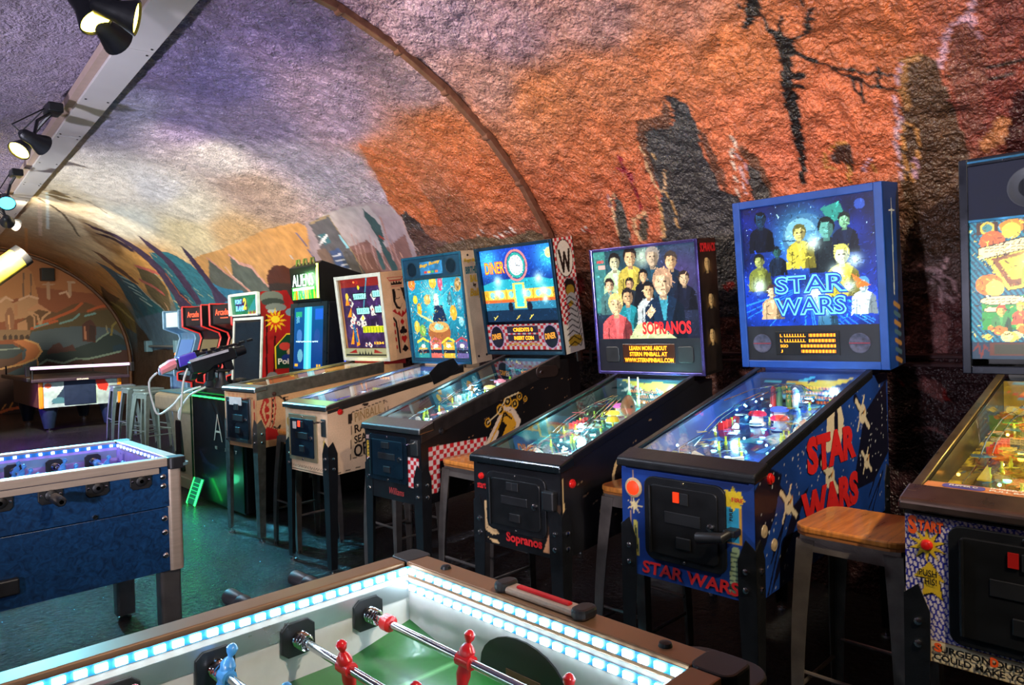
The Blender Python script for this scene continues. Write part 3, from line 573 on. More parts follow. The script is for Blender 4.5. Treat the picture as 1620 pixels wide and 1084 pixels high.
def wallmat(name, attr=True, col=(120, 105, 125)):
    m, nt, b = nodes_of(name)
    L = nt.links
    tc = nt.nodes.new('ShaderNodeTexCoord')
    at = nt.nodes.new('ShaderNodeAttribute')
    at.attribute_name = 'Col'
    n = nt.nodes.new('ShaderNodeTexNoise')
    n.inputs['Scale'].default_value = 9
    n.inputs['Detail'].default_value = 6
    L.new(tc.outputs['Object'], n.inputs['Vector'])
    mr = nt.nodes.new('ShaderNodeMapRange')
    mr.inputs['From Min'].default_value = .3
    mr.inputs['From Max'].default_value = .7
    mr.inputs['To Min'].default_value = .78
    mr.inputs['To Max'].default_value = 1.18
    L.new(n.outputs[0], mr.inputs[0])
    mx = nt.nodes.new('ShaderNodeVectorMath')
    mx.operation = 'SCALE'
    L.new(at.outputs['Color'], mx.inputs[0])
    L.new(mr.outputs[0], mx.inputs['Scale'])
    L.new(mx.outputs[0], b.inputs['Base Color'])
    b.inputs['Roughness'].default_value = .36
    b.inputs['Specular IOR Level'].default_value = .5
    co = nt.nodes.new('ShaderNodeAttribute')
    co.attribute_name = 'Coarse'
    h = nt.nodes.new('ShaderNodeTexNoise')
    h.inputs['Scale'].default_value = 58
    h.inputs['Detail'].default_value = 2
    h.inputs['Roughness'].default_value = .5
    L.new(tc.outputs['Object'], h.inputs['Vector'])
    h2 = nt.nodes.new('ShaderNodeTexNoise')
    h2.inputs['Scale'].default_value = 26
    h2.inputs['Detail'].default_value = 2
    L.new(tc.outputs['Object'], h2.inputs['Vector'])
    ad = nt.nodes.new('ShaderNodeMath')
    ad.operation = 'ADD'
    L.new(h.outputs[0], ad.inputs[0])
    L.new(h2.outputs[0], ad.inputs[1])
    # random lighter and darker specks, stronger where the surface is coarse
    gr = nt.nodes.new('ShaderNodeTexNoise')
    gr.inputs['Scale'].default_value = 48
    gr.inputs['Detail'].default_value = 3
    gr.inputs['Roughness'].default_value = .7
    L.new(tc.outputs['Object'], gr.inputs['Vector'])
    gm = nt.nodes.new('ShaderNodeMapRange')
    gm.inputs['From Min'].default_value = .38
    gm.inputs['From Max'].default_value = .64
    gm.inputs['To Min'].default_value = -.26
    gm.inputs['To Max'].default_value = .28
    L.new(gr.outputs[0], gm.inputs[0])
    g2 = nt.nodes.new('ShaderNodeMath')
    g2.operation = 'MULTIPLY_ADD'
    g2.inputs[2].default_value = 1.0
    L.new(gm.outputs[0], g2.inputs[0])
    L.new(co.outputs['Fac'], g2.inputs[1])
    m2 = nt.nodes.new('ShaderNodeVectorMath')
    m2.operation = 'SCALE'
    L.new(mx.outputs[0], m2.inputs[0])
    L.new(g2.outputs[0], m2.inputs['Scale'])
    L.new(m2.outputs[0], b.inputs['Base Color'])
    bp = nt.nodes.new('ShaderNodeBump')
    bp.inputs['Distance'].default_value = .02
    st = nt.nodes.new('ShaderNodeMapRange')
    st.inputs['To Min'].default_value = .08
    st.inputs['To Max'].default_value = 1.0
    L.new(co.outputs['Fac'], st.inputs[0])
    L.new(st.outputs[0], bp.inputs['Strength'])
    L.new(ad.outputs[0], bp.inputs['Height'])
    L.new(bp.outputs[0], b.inputs['Normal'])
    return m

WALLM = wallmat('painted_shotcrete')

def vault(name, side, vv, tt, seed, paint):
    V, Tg = np.meshgrid(vv, tt)
    rng = np.random.default_rng(seed)
    coarse = np.ones(V.shape)
    if paint:
        num = np.zeros(V.shape + (3,))
        den = np.zeros(V.shape)
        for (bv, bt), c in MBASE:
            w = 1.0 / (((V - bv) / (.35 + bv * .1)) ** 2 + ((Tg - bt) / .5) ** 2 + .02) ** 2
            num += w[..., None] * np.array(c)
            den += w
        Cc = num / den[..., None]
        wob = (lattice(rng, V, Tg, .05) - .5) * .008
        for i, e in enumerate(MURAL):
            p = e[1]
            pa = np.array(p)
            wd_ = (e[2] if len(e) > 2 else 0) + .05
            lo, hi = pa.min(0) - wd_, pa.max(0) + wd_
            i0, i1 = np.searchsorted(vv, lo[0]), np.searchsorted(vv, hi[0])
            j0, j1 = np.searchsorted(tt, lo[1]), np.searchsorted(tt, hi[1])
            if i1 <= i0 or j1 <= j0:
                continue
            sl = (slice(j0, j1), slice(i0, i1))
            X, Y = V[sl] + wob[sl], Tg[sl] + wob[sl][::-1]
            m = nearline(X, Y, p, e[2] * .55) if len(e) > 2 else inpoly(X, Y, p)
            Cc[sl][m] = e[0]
            if i in (1, 2):
                coarse[sl][m] = 0.0
        coarse *= np.clip(1.25 - V / 11, .25, 1)
        coarse[(Tg < .95) & (V < 9)] *= .8
        # grains of older paint showing through on the roughcast
        lum = (Cc @ np.array((.3, .59, .11)))[..., None]
        Cc = Cc * .92 + lum * .08
        warm = np.clip((Cc[..., 0] / Cc[..., 1] - 1.2) / .6, 0, 1)[..., None]
        Cc = Cc * (1 + warm * np.array((-.02, .05, -.04)))
        g = lattice(rng, V, Tg, .03)
        Cc *= (1 + (g - .5) * .25 * coarse)[..., None]
    else:
        Cc = np.empty(V.shape + (3,))
        Cc[:] = (118, 104, 126)
        n = lattice(rng, V, Tg, .9)[..., None]
        Cc = Cc * (1 - n * .25) + np.array((150, 140, 150)) * n * .25
    dis = (lattice(rng, V, Tg, .34) - .5) * .03 + ((lattice(rng, V, Tg, .085) - .5) * .024 + (lattice(rng, V, Tg, .038) - .5) * .020) * coarse
    u, z, nu, nz = profile(Tg, side)
    k = np.clip(Tg / .15, 0, 1)
    u, z = u + nu * dis * k, z + nz * dis * k
    P = np.stack([u * TCA + V * TSA, -u * TSA + V * TCA, z], -1)
    W = len(vv)
    i = (np.arange(len(tt) - 1)[:, None] * W + np.arange(W - 1)[None, :])
    q = np.stack([i, i + 1, i + W + 1, i + W], -1).reshape(-1, 4)
    return struct(gridmesh(name, P.reshape(-1, 3), q, s2la(Cc).reshape(-1, 3), WALLM, None, coarse, True))

_vv = np.concatenate([np.arange(VBACK, -.2, .1), np.arange(-.2, 6.5, .0145), np.arange(6.5, VEND, .034), [VEND]])
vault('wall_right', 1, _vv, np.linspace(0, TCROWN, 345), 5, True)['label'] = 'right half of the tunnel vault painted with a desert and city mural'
vault('wall_left', -1, np.concatenate([np.arange(VBACK, VEND, .06), [VEND]]), np.linspace(0, TCROWN, 90), 6, False)['label'] = 'left half of the tunnel vault in lilac paint'

# end wall with its painted valley, cut to the arch
ENDM = artmat('painted_end_wall', 0, .6)
_a = Art(2 * VA, Z0 + VB, .015, (150, 92, 58), 3)
_a.grad((66, 44, 44), (176, 128, 88))
_sh = U0 - VA
for e in ENDART:
    pp = [(p[0] - _sh, p[1]) for p in e[1]]
    if len(e) > 2:
        _a.line(e[0], e[2], *pp)
    else:
        _a.poly(e[0], *pp)
_tt = np.linspace(0, TCROWN, 40)
_pu, _pz, _, _ = profile(_tt, 1)
_out = [(float(x) - _sh + .02, float(z)) for x, z in zip(_pu, _pz)]
_out = _out + [(2 * VA - x, z) for x, z in reversed(_out)]
_a.clip(*_out)
struct(_a.build('wall_end', ENDM, None, T(_sh, VEND, 0), tuple(T(1, 0, 0)), (0, 0, 1)), 'flat end wall of the tunnel painted with an orange valley and winding road')
_o = [T(x + _sh, VBACK, z) for x, z in _out]
struct(MB().add(_o, [tuple(range(len(_o)))]).build('wall_back', pbr('dark_plaster', (70, 62, 70), .7, 0, .2)), 'plain back wall of the tunnel')

# arch moulding where the vault meets the end wall
m_ = MB()
_pts = []
for t in np.linspace(.2, TCROWN, 30):
    u, z, _, _ = profile(np.array(t), 1, .06)
    _pts.append(T(float(u), VEND - .06, float(z)))
m_.tube(_pts, .035, 6)
struct(m_.build('trim_1', pbr('dark_moulding', (96, 60, 36), .5, 0, .2), None, True), 'dark arched moulding round the painted end wall')

def floormat():
    m, nt, b = nodes_of('dark_painted_floor')
    L = nt.links
    tc = nt.nodes.new('ShaderNodeTexCoord')
    n = nt.nodes.new('ShaderNodeTexNoise')
    n.inputs['Scale'].default_value = 2.5
    n.inputs['Detail'].default_value = 8
    L.new(tc.outputs['Object'], n.inputs['Vector'])
    r = nt.nodes.new('ShaderNodeValToRGB')
    r.color_ramp.elements[0].color = (.006, .009, .012, 1)
    r.color_ramp.elements[1].color = (.028, .033, .038, 1)
    L.new(n.outputs[0], r.inputs[0])
    L.new(r.outputs[0], b.inputs['Base Color'])
    b.inputs['Roughness'].default_value = .17
    b.inputs['Specular IOR Level'].default_value = .75
    h = nt.nodes.new('ShaderNodeTexNoise')
    h.inputs['Scale'].default_value = 32
    h.inputs['Detail'].default_value = 6
    h.inputs['Roughness'].default_value = .6
    h.inputs['Distortion'].default_value = .8
    L.new(tc.outputs['Object'], h.inputs['Vector'])
    bp = nt.nodes.new('ShaderNodeBump')
    bp.inputs['Strength'].default_value = .9
    bp.inputs['Distance'].default_value = .06
    L.new(h.outputs[0], bp.inputs['Height'])
    L.new(bp.outputs[0], b.inputs['Normal'])
    return m
c4 = [T(-1.7, VBACK - .1, 0), T(3.8, VBACK - .1, 0), T(3.8, VEND + .1, 0), T(-1.7, VEND + .1, 0)]
struct(MB().add(c4, [(0, 1, 2, 3)]).build('floor', floormat()), 'dark glossy rough floor of the tunnel')

# rib conduit following the vault
rib = thing('arched_conduit', 'brown segmented conduit arching over the rough vault', 'conduit', T(U0 + VA - .05, 3.5, 0))
M_RIB = pbr('rusty_conduit', (112, 74, 58), .45, .3, .3, 20, .2, 90)
_ts = [1.2, 2.18, 2.6, 2.98, 3.36, 3.72, 4.1, 4.45, TCROWN]
_rp = []
for t in _ts:
    u, z, _, _ = profile(np.array(t), 1, .035)
    _rp.append(T(float(u), 3.5, float(z)) - rib.location)
for a_, b_ in zip(_rp[:-1], _rp[1:]):
    d_ = (b_ - a_).normalized()
    sd = T(0, 1, 0)
    nn = d_.cross(sd).normalized()
    mm = MB()
    vs_ = [p + sd * y_ + nn * z_ for p in (a_, b_) for y_, z_ in ((-.022, -.03), (.022, -.03), (.022, .012), (-.022, .012))]
    mm.add(vs_, [(3, 2, 1, 0), (4, 5, 6, 7), (0, 1, 5, 4), (1, 2, 6, 5), (2, 3, 7, 6), (3, 0, 4, 7)])
    mm.build('conduit_length', M_RIB, rib, bevel=.004)
for p in _rp[1:-1]:
    MB().cyl(p - T(0, .026, 0), p + T(0, .026, 0), .024, n=10).build('coupling', M_RIB, rib, True)

# ceiling trunking with its joints and screws
beam = thing('ceiling_trunking', 'long pale metal trunking running along the crown of the vault', 'trunking', T(1.12, 7, 3.19))
M_BEAM = pbr('pale_painted_metal', (176, 172, 172), .35, .2, .06, 3)
Lb = 2.4
_v = -2.4
while _v < 16.5:
    v1 = min(_v + Lb, 16.9)
    mm = MB()
    vs_ = [T(u_, v_, z_) - beam.location for v_ in (_v + .003, v1 - .003) for u_, z_ in ((1.027, 3.19), (1.227, 3.19), (1.227, 3.27), (1.027, 3.27))]
    mm.add(vs_, [(0, 1, 2, 3), (7, 6, 5, 4), (0, 4, 5, 1), (1, 5, 6, 2), (2, 6, 7, 3), (3, 7, 4, 0)])
    pn = mm.build('trunking_length', M_BEAM, beam, bevel=.003)
    for k in (_v + .06, v1 - .06, (_v + v1) / 2):
        for u_ in (1.055, 1.20):
            c_ = T(u_, k, 3.19) - beam.location
            MB().cyl(c_ + Vector((0, 0, -.004)), c_ + Vector((0, 0, .004)), .008, n=8).build('screw', BLACKM, pn)
    _v += Lb
# side rail under the left edge
mm = MB()
vs_ = [T(u_, v_, z_) - beam.location for v_ in (-2.4, 16.9) for u_, z_ in ((.975, 3.21), (1.026, 3.21), (1.026, 3.27), (.975, 3.27))]
mm.add(vs_, [(0, 1, 2, 3), (7, 6, 5, 4), (0, 4, 5, 1), (1, 5, 6, 2), (2, 6, 7, 3), (3, 7, 4, 0)])
mm.build('cable_rail', pbr('beige_rail', (150, 128, 118), .5, .1, .1), beam)

# pipes clipped along the right wall behind the machines
pipe = thing('wall_conduit', 'pair of thin dark conduits running low along the rough wall', 'conduit', T(3.6, 0, 0))
for z_ in (1.24, 1.20):
    u, _, _, _ = profile(np.array(z_), 1, .045)
    MB().tube([T(float(u), v_, z_) - pipe.location for v_ in np.arange(-1, 5.3, .35)], .013, 6).build('conduit_length', pbr('dark_conduit', (70, 44, 46), .5, .2, .2), pipe, True)
for v_ in (.3, 1.9, 3.4):
    u, _, _, _ = profile(np.array(1.22), 1, .03)
    c_ = T(float(u), v_, 1.22) - pipe.location
    bx('clip', BLACKM, pipe, c_.x - .03, c_.x + .03, c_.y - .012, c_.y + .012, 1.17, 1.27)
# ------------------------------------------------------------------ pinball machines
PFMAT = artmat('playfield_print', 0.0, .18, .6)
LITE = artmat('lit_translite', 1.35, .3)
PRINT = artmat('screen_print', 0.0, .38, .2)
BULBS = {}
def bulbmat(c, s):
    k = 'bulb_%d_%d_%d' % c
    return glow(k, c, s)

_sph = None
def ball(name, mat, parent, loc, r):
    global _sph
    key = (mat.name,)
    if key not in BULBS:
        bm = bmesh.new()
        bmesh.ops.create_icosphere(bm, subdivisions=1, radius=1.0)
        me = bpy.data.meshes.new(name)
        bm.to_mesh(me)
        bm.free()
        me.polygons.foreach_set('use_smooth', [True] * len(me.polygons))
        me.materials.append(mat)
        BULBS[key] = me
    o = bpy.data.objects.new(name, BULBS[key])
    COL.objects.link(o)
    o.location = loc
    o.scale = (r, r, r)
    o.parent = parent
    return o

def leg(root, x, y, sx, sy, ztop, mat):
    """angle-steel leg: sx, sy point outwards"""
    m = MB()
    wt, wb = .062, .040
    out = lambda s_: [(0, ztop - .03), (0, .03), (s_ * wb, .03), (s_ * wt, ztop - .17), (s_ * wt, ztop - .07), (s_ * wt * .55, ztop)]
    m.prism([(y + sy * .004 - q[0], q[1]) for q in out(sy)], 'x', x + sx * .001, x + sx * .005)
    m.prism([(x + sx * .004 - q[0], q[1]) for q in out(sx)], 'y', y + sy * .001, y + sy * .005)
    l = m.build('leg', mat, root)
    MB().lathe([(.006, .03), (.006, .012), (.022, .01), (.024, 0)], (x - sx * .014, y - sy * .014, 0), n=10).build('levelling_foot', CHROME, l, True)
    for z in (ztop - .10, ztop - .16):
        for a in (0, 1):
            c = Vector((x + sx * .005, y - sy * .03, z)) if a else Vector((x - sx * .03, y + sy * .005, z))
            d = Vector((sx, 0, 0)) if a else Vector((0, sy, 0))
            MB().lathe([(.011, 0), (.010, .005), (.004, .008)], c, d, 8).build('leg_bolt', CHROME, l, True)
    return l

def coin_door(root, yc, zc, w, h, r, frame=BLACKM, slot=None, inner=None):
    m = MB()
    pl = [(yc + a, zc + b) for a, b in rrect(w, h, r)]
    m.prism(pl, 'x', -.010, .0)
    d = m.build('coin_door', frame, root, bevel=.003)
    MB().prism([(yc + a, zc + b) for a, b in rrect(w - .05, h - .05, max(.01, r - .015))], 'x', -.016, -.009).build('door_leaf', inner or BLACK, d, bevel=.003)
    MB().cyl((-.022, yc + w * .40, zc - h * .40), (-.022, yc + w * .40, zc + h * .40), .005, n=8).build('hinge', frame, d)
    for i, yy in enumerate((.07, -.03)):
        if slot and i == 0:
            bx('coin_slot', slot, d, -.021, -.015, yc + yy * w - .011, yc + yy * w + .011, zc + h * .24, zc + h * .36)
        else:
            bx('coin_slot', BLACKP, d, -.021, -.015, yc + yy * w - .016, yc + yy * w + .016, zc + h * .22, zc + h * .36, bevel=.002)
    bx('coin_plate', BLACKP, d, -.019, -.015, yc - w * .22, yc + w * .22, zc - h * .02, zc + h * .12, bevel=.003)
    bx('coin_return', BLACKP, d, -.021, -.015, yc - w * .1, yc + w * .08, zc - h * .30, zc - h * .16, bevel=.003)
    MB().lathe([(.014, 0), (.013, .006), (.006, .008)], (-.015, yc - w * .34, zc + h * .02), (-1, 0, 0), 12).build('lock', CHROME, d, True)
    for zz in (.46, -.46):
        MB().lathe([(.007, 0), (.004, .004)], (-.010, yc, zc + h * zz), (-1, 0, 0), 8).build('screw', CHROME, d, True)
    return d

def button(root, c, d, mat, r=.016, name='flipper_button'):
    o = MB().lathe([(r, 0), (r, .006), (r * .9, .009), (r * .62, .009), (r * .6, .014), (r * .3, .016)], c, d, 14).build(name, mat, root, True)
    return o

def pinball(k):
    R = random.Random(k['seed'])
    root = thing('pinball_machine', k['label'], 'pinball machine', (k['X'], k['Y'], 0), math.radians(k.get('yaw', 0)), 'pinball machines lined up along the mural wall')
    w, zl, zb, zt, zf = k['w'], k['zl'], k['zb'], k['zt'], k['zf']
    hw = w / 2
    D, DT = 1.10, 1.30
    zs = zb - .02
    cm, rail, lockm = k['cab'], k['rail'], k['lock']
    # cabinet: two sides, front, back, floor, shelf under the backbox
    m = MB()
    side = [(0, zf), (0, zl - .022), (D, zs - .022), (DT, zs - .022), (DT, zf + .05)]
    for y0, y1 in ((-hw, -hw + .018), (hw - .018, hw)):
        m.prism(side, 'y', y0, y1)
    m.box(0, .018, -hw + .018, hw - .018, zf, zl - .04)
    m.box(DT - .018, DT, -hw + .018, hw - .018, zf + .05, zs - .03)
    m.box(D, DT - .018, -hw + .018, hw - .018, zs - .06, zs - .022)
    m.prism([(.018, zf + .01), (.018, zf + .03), (DT - .018, zf + .08), (DT - .018, zf + .06)], 'y', -hw + .018, hw - .018)
    cab = m.build('cabinet', cm, root)
    # printed art on the near side and front
    if 'side' in k:
        a = Art(DT, zs - zf + .02, k.get('sidestep', .006), k['cabcol'], k['seed'])
        k['side'](a)
        a.clip((0, .002), (0, zl - .024 - zf), (D, zs - .024 - zf), (DT, zs - .024 - zf), (DT, .052))
        a.build('side_art', PRINT, cab, (0, -hw - .0012, zf), (1, 0, 0))
    if 'front' in k:
        a = Art(w, zl - .045 - zf, k.get('frontstep', .006), k['cabcol'], k['seed'] + 1)
        k['front'](a)
        a.build('front_art', PRINT, cab, (-.0012, hw, zf))
    # side rails and lock bar
    rh = k.get('railh', .045)
    sl = (zs - zl) / D
    for s in (-1, 1):
        m = MB()
        y0, y1 = sorted((s * (hw + .0035), s * (hw - .020)))
        m.prism([(.03, zl + .03 * sl - .003), (D, zs - .003), (D, zs + .004), (.03, zl + .03 * sl + .004)], 'y', y0, y1)
        y0, y1 = sorted((s * (hw + .0015), s * (hw + .0045)))
        m.prism([(.0, zl - rh), (.0, zl), (D, zs), (D, zs - rh)], 'y', y0, y1)
        rl = m.build('side_rail', rail, root, bevel=.0015)
    m = MB()
    m.prism([(-.018, zl - .034), (-.018, zl - .008), (-.008, zl), (.075, zl + .075 * sl + .006), (.08, zl - .02)], 'y', -hw - .012, hw + .012)
    lb = m.build('lock_bar', lockm, root, bevel=.006)
    # glass
    MB().prism([(.07, zl + .07 * sl - .004), (D, zs - .006), (D, zs - .010), (.07, zl + .07 * sl - .008)], 'y', -hw + .019, hw - .019).build('playfield_glass', GLASS, root)
    # legs
    for x, sx in ((0, -1), (DT, 1)):
        for s in (-1, 1):
            leg(root, x, s * hw, sx, s, (zf if sx < 0 else zf + .05) + .20, k['legm'])
    # playfield
    zp = lambda x: zl + x * sl - .075 - .07 * (x / D)
    x0, x1 = .085, D - .01
    vec = Vector((x1 - x0, 0, zp(x1) - zp(x0)))
    Lp = vec.length
    vec.normalize()
    wi = w - .038
    a = Art(wi, Lp, .0085, k['pfcol'][0], k['seed'] + 2)
    pc = k['pfcol']
    a.mottle(.5, .12)
    for i in range(70):
        x, y = R.random() * wi, R.random() * Lp
        c = R.choice(pc)
        q = R.random()
        if q < .35:
            a.ell(c, x, y, R.uniform(.012, .05), R.uniform(.012, .05))
        elif q < .7:
            p = [(x + R.uniform(-.07, .07), y + R.uniform(-.09, .09)) for _ in range(4)]
            a.poly(c, *p)
        else:
            a.line(c, R.uniform(.004, .012), (x, y), (x + R.uniform(-.1, .1), y + R.uniform(-.1, .15)), (x + R.uniform(-.15, .15), y + R.uniform(0, .2)))
    a.strokes(260, .4, 1.8, .04, .008, k['seed'], pc)
    pf = a.build('playfield', PFMAT, root, (x0, hw - .019, zp(x0)), (0, -1, 0), tuple(vec))
    def P(s, l, h=0):
        x = x0 + (x1 - x0) * s
        return Vector((x, -l * wi / 2, zp(x) + h))
    # apron with instruction cards
    ap = MB().prism([(.075, zl - .05), (.075, zl - .018), (.16, zl + .16 * sl - .050), (.16, zp(.16) - .01)], 'y', -hw + .02, hw - .02).build('apron', k.get('apron', BLACKP), pf)
    for l in (-.6, .6):
        m = MB()
        c0, c1 = Vector((.085, 0, zl - .0205)), Vector((.150, 0, zl + .15 * sl - .0456))
        y = -l * wi / 2
        m.add([c0 + Vector((0, y - .06, 0)), c0 + Vector((0, y + .06, 0)), c1 + Vector((0, y + .05, 0)), c1 + Vector((0, y - .05, 0))], [(3, 2, 1, 0)])
        m.build('instruction_card', k.get('card', YEL), pf)
    # flippers, slings
    fm = pbr('white_flipper', (225, 220, 205), .35)
    for s in (-1, 1):
        p0, p1 = P(.16, s * .42, .02), P(.125, s * .1, .02)
        MB().tube([p0, p0.lerp(p1, .5), p1], [.014, .011, .007], 8).build('flipper', fm, pf, True)
        q = [P(.20, s * .52, .035), P(.20, s * .66, .035), P(.33, s * .66, .035)]
        m = MB()
        m.add([v for v in q] + [v + Vector((0, 0, .004)) for v in q], [(0, 1, 2), (5, 4, 3), (0, 3, 4, 1), (1, 4, 5, 2), (2, 5, 3, 0)])
        m.build('slingshot', pbr('sling_%d' % k['seed'], pc[1], .2, coat=.5), pf)
        m = MB()
        m.tube([P(.12, s * .62, .02), P(.20, s * .80, .02), P(.36, s * .80, .02)], .003, 6)
        m.build('wire_guide', CHROME, pf, True)
    # bumpers
    for (bs, bl), bc in zip(k.get('bumps', ((.66, -.1), (.72, .3), (.78, -.25))), k['bumpcol']):
        b = MB().lathe([(.034, 0), (.034, .01), (.024, .014), (.022, .04)], P(bs, bl), n=16).build('bumper', fm, pf, True)
        MB().lathe([(.036, .04), (.037, .048), (.030, .056), (.012, .06)], P(bs, bl), n=16).build('bumper_cap', glow('cap_%d_%d_%d' % bc, bc, 1.2), b, True)
    # ramps
    for i in range(2):
        s = -1 if i else 1
        pts = [P(.46, s * .34, .03), P(.56, s * .40, .05), P(.70, s * .46, .075), P(.82, s * .40, .085), P(.88, s * .15, .085), P(.82, -s * .05 - .1, .08)]
        fine = []
        for a_, b_ in zip(pts[:-1], pts[1:]):
            fine += [a_.lerp(b_, t) for t in (0, .33, .66)]
        fine.append(pts[-1])
        m = MB()
        vs_, fs_ = [], []
        for j, p in enumerate(fine):
            d = (fine[min(j + 1, len(fine) - 1)] - fine[max(j - 1, 0)]).normalized()
            n = d.cross(Vector((0, 0, 1))).normalized()
            vs_ += [p - n * .024 + Vector((0, 0, .018)), p - n * .024, p + n * .024, p + n * .024 + Vector((0, 0, .018))]
            if j:
                b0 = (j - 1) * 4
                fs_ += [(b0 + c, b0 + c + 1, b0 + c + 5, b0 + c + 4) for c in range(3)]
        m.add(vs_, fs_)
        m.build('ramp', glassmat('ramp_%d' % (k['seed'] * 2 + i), k['ramp'][i]), pf)
        m = MB()
        for o_ in (-.014, .014):
            m.tube([P(.86, s * .62 + o_ * 4, .075), P(.70, s * .74 + o_ * 4, .07), P(.50, s * .76 + o_ * 4, .055), P(.38, s * .74 + o_ * 4, .03)], .0026, 6)
        m.build('wire_ramp', CHROME, pf, True)
    # plastics, posts, targets
    for i in range(14):
        s, l = R.uniform(.3, .97), R.uniform(-.9, .9)
        c = R.choice(pc[1:])
        h = R.uniform(.03, .07)
        ang = R.uniform(0, 6.28)
        pts = []
        n = R.choice((3, 4, 5))
        for j in range(n):
            rr = R.uniform(.018, .042)
            pts.append((math.cos(ang + 6.28 * j / n) * rr, math.sin(ang + 6.28 * j / n) * rr))
        o = P(s, max(-.8, min(.8, l)), h)
        m = MB().prism(pts, 'z', 0, .003)
        m.v = [tuple(Vector(q) + o) for q in m.v]
        m.build('plastic', pbr('plastic_%d_%d_%d' % c, c, .15, 0, .25, 60, coat=.6), pf)
    pm = pbr('post_%d' % k['seed'], k.get('post', (190, 200, 60)), .25, coat=.5)
    for i in range(20):
        s, l = R.uniform(.2, .95), R.uniform(-.85, .85)
        MB().lathe([(.005, 0), (.007, .012), (.004, .016), (.004, .03), (.006, .034)], P(s, l), n=8).build('post', pm, pf, True)
    for i in range(5):
        s, l = .52 + .025 * i, -.78 + .02 * i
        p = P(s, l)
        bx('target', k.get('targm', REDP), pf, p.x - .004, p.x + .004, p.y - .012, p.y + .012, p.z, p.z + .03)
    k['toys'](pf, P, R) if 'toys' in k else None
    for i in range(k.get('nb', 16)):
        c = R.choice(k['bulbs'])
        ball('bulb', bulbmat(c, k.get('bs', 14)), pf, P(R.uniform(.12, .95), R.uniform(-.92, .92), R.uniform(.012, .035)), .0055)
    for i in range(9):
        c = R.choice(k['bulbs'])
        p = P(.22 + .05 * i, R.uniform(-.5, .5), .0012)
        MB().prism([(math.cos(6.283 * j / 10) * .011, math.sin(6.283 * j / 10) * .011) for j in range(10)], 'z', 0, .001).build('insert', bulbmat(c, 14), pf, loc=p)
    for (s, l, h, e) in k['lights']:
        lamp('POINT', 'playfield_lamp', P(s, l, h), e * 4.5, k['lcol'], None, .02, parent=pf)
    # back board of the playfield
    a = Art(wi, .12, .008, pc[0], k['seed'] + 5)
    for i in range(12):
        a.poly(R.choice(pc), *[(R.random() * wi, R.random() * .12) for _ in range(3)])
    a.build('back_board', PFMAT, pf, (D - .012, hw - .019, zs - .14))
    # backbox
    bw, bh, bd, fw = k['bw'], zt - zb, k['bd'], k.get('fw', .028)
    hb = bw / 2
    m = MB()
    m.box(0, bd, -hb, -hb + .016, 0, bh).box(0, bd, hb - .016, hb, 0, bh)
    m.box(0, bd, -hb + .016, hb - .016, 0, .016).box(0, bd, -hb + .016, hb - .016, bh - .016, bh)
    m.box(bd - .016, bd, -hb + .016, hb - .016, .016, bh - .016)
    bb = m.build('backbox', k['bbm'], root, loc=(D + .004, k.get('bby', 0), zb - .016))
    bb.rotation_euler = (0, math.radians(k.get('tilt', -5.5)), 0)
    # mouldings round the glass
    fm_ = k['fm']
    fr = MB()
    fr.box(-.008, .014, -hb, -hb + fw, 0, bh).box(-.008, .014, hb - fw, hb, 0, bh)
    fr.box(-.008, .014, -hb + fw, hb - fw, bh - fw, bh).box(-.008, .014, -hb + fw, hb - fw, 0, fw)
    fr.build('front_frame', fm_, bb, bevel=.003)
    k['glass'](bb, bw - 2 * fw, bh - 2 * fw, hb - fw, fw)
    # neck between cabinet and backbox
    bx('neck', k.get('neckm', cm), root, D + .03, DT - .02, -hw * .9, hw * .9, zs - .03, zb + .01)
    if 'bbside' in k:
        a = Art(bd, bh, .0045, k['bbcol'], k['seed'] + 7)
        k['bbside'](a)
        a.build('backbox_side_art', PRINT, bb, (0, -hb - .0012, 0), (1, 0, 0))
    k['extra'](root, cab, bb, hw, zl, zf, hb, bh) if 'extra' in k else None
    return root

def lite(bb, art, x, y, z, mat=None, name='translite'):
    return art.build(name, mat or LITE, bb, (x, y, z))

FT = ((0, -1, 0), (0, 0, 1))     # reading directions on a front
ST = ((1, 0, 0), (0, 0, 1))      # and on the near side

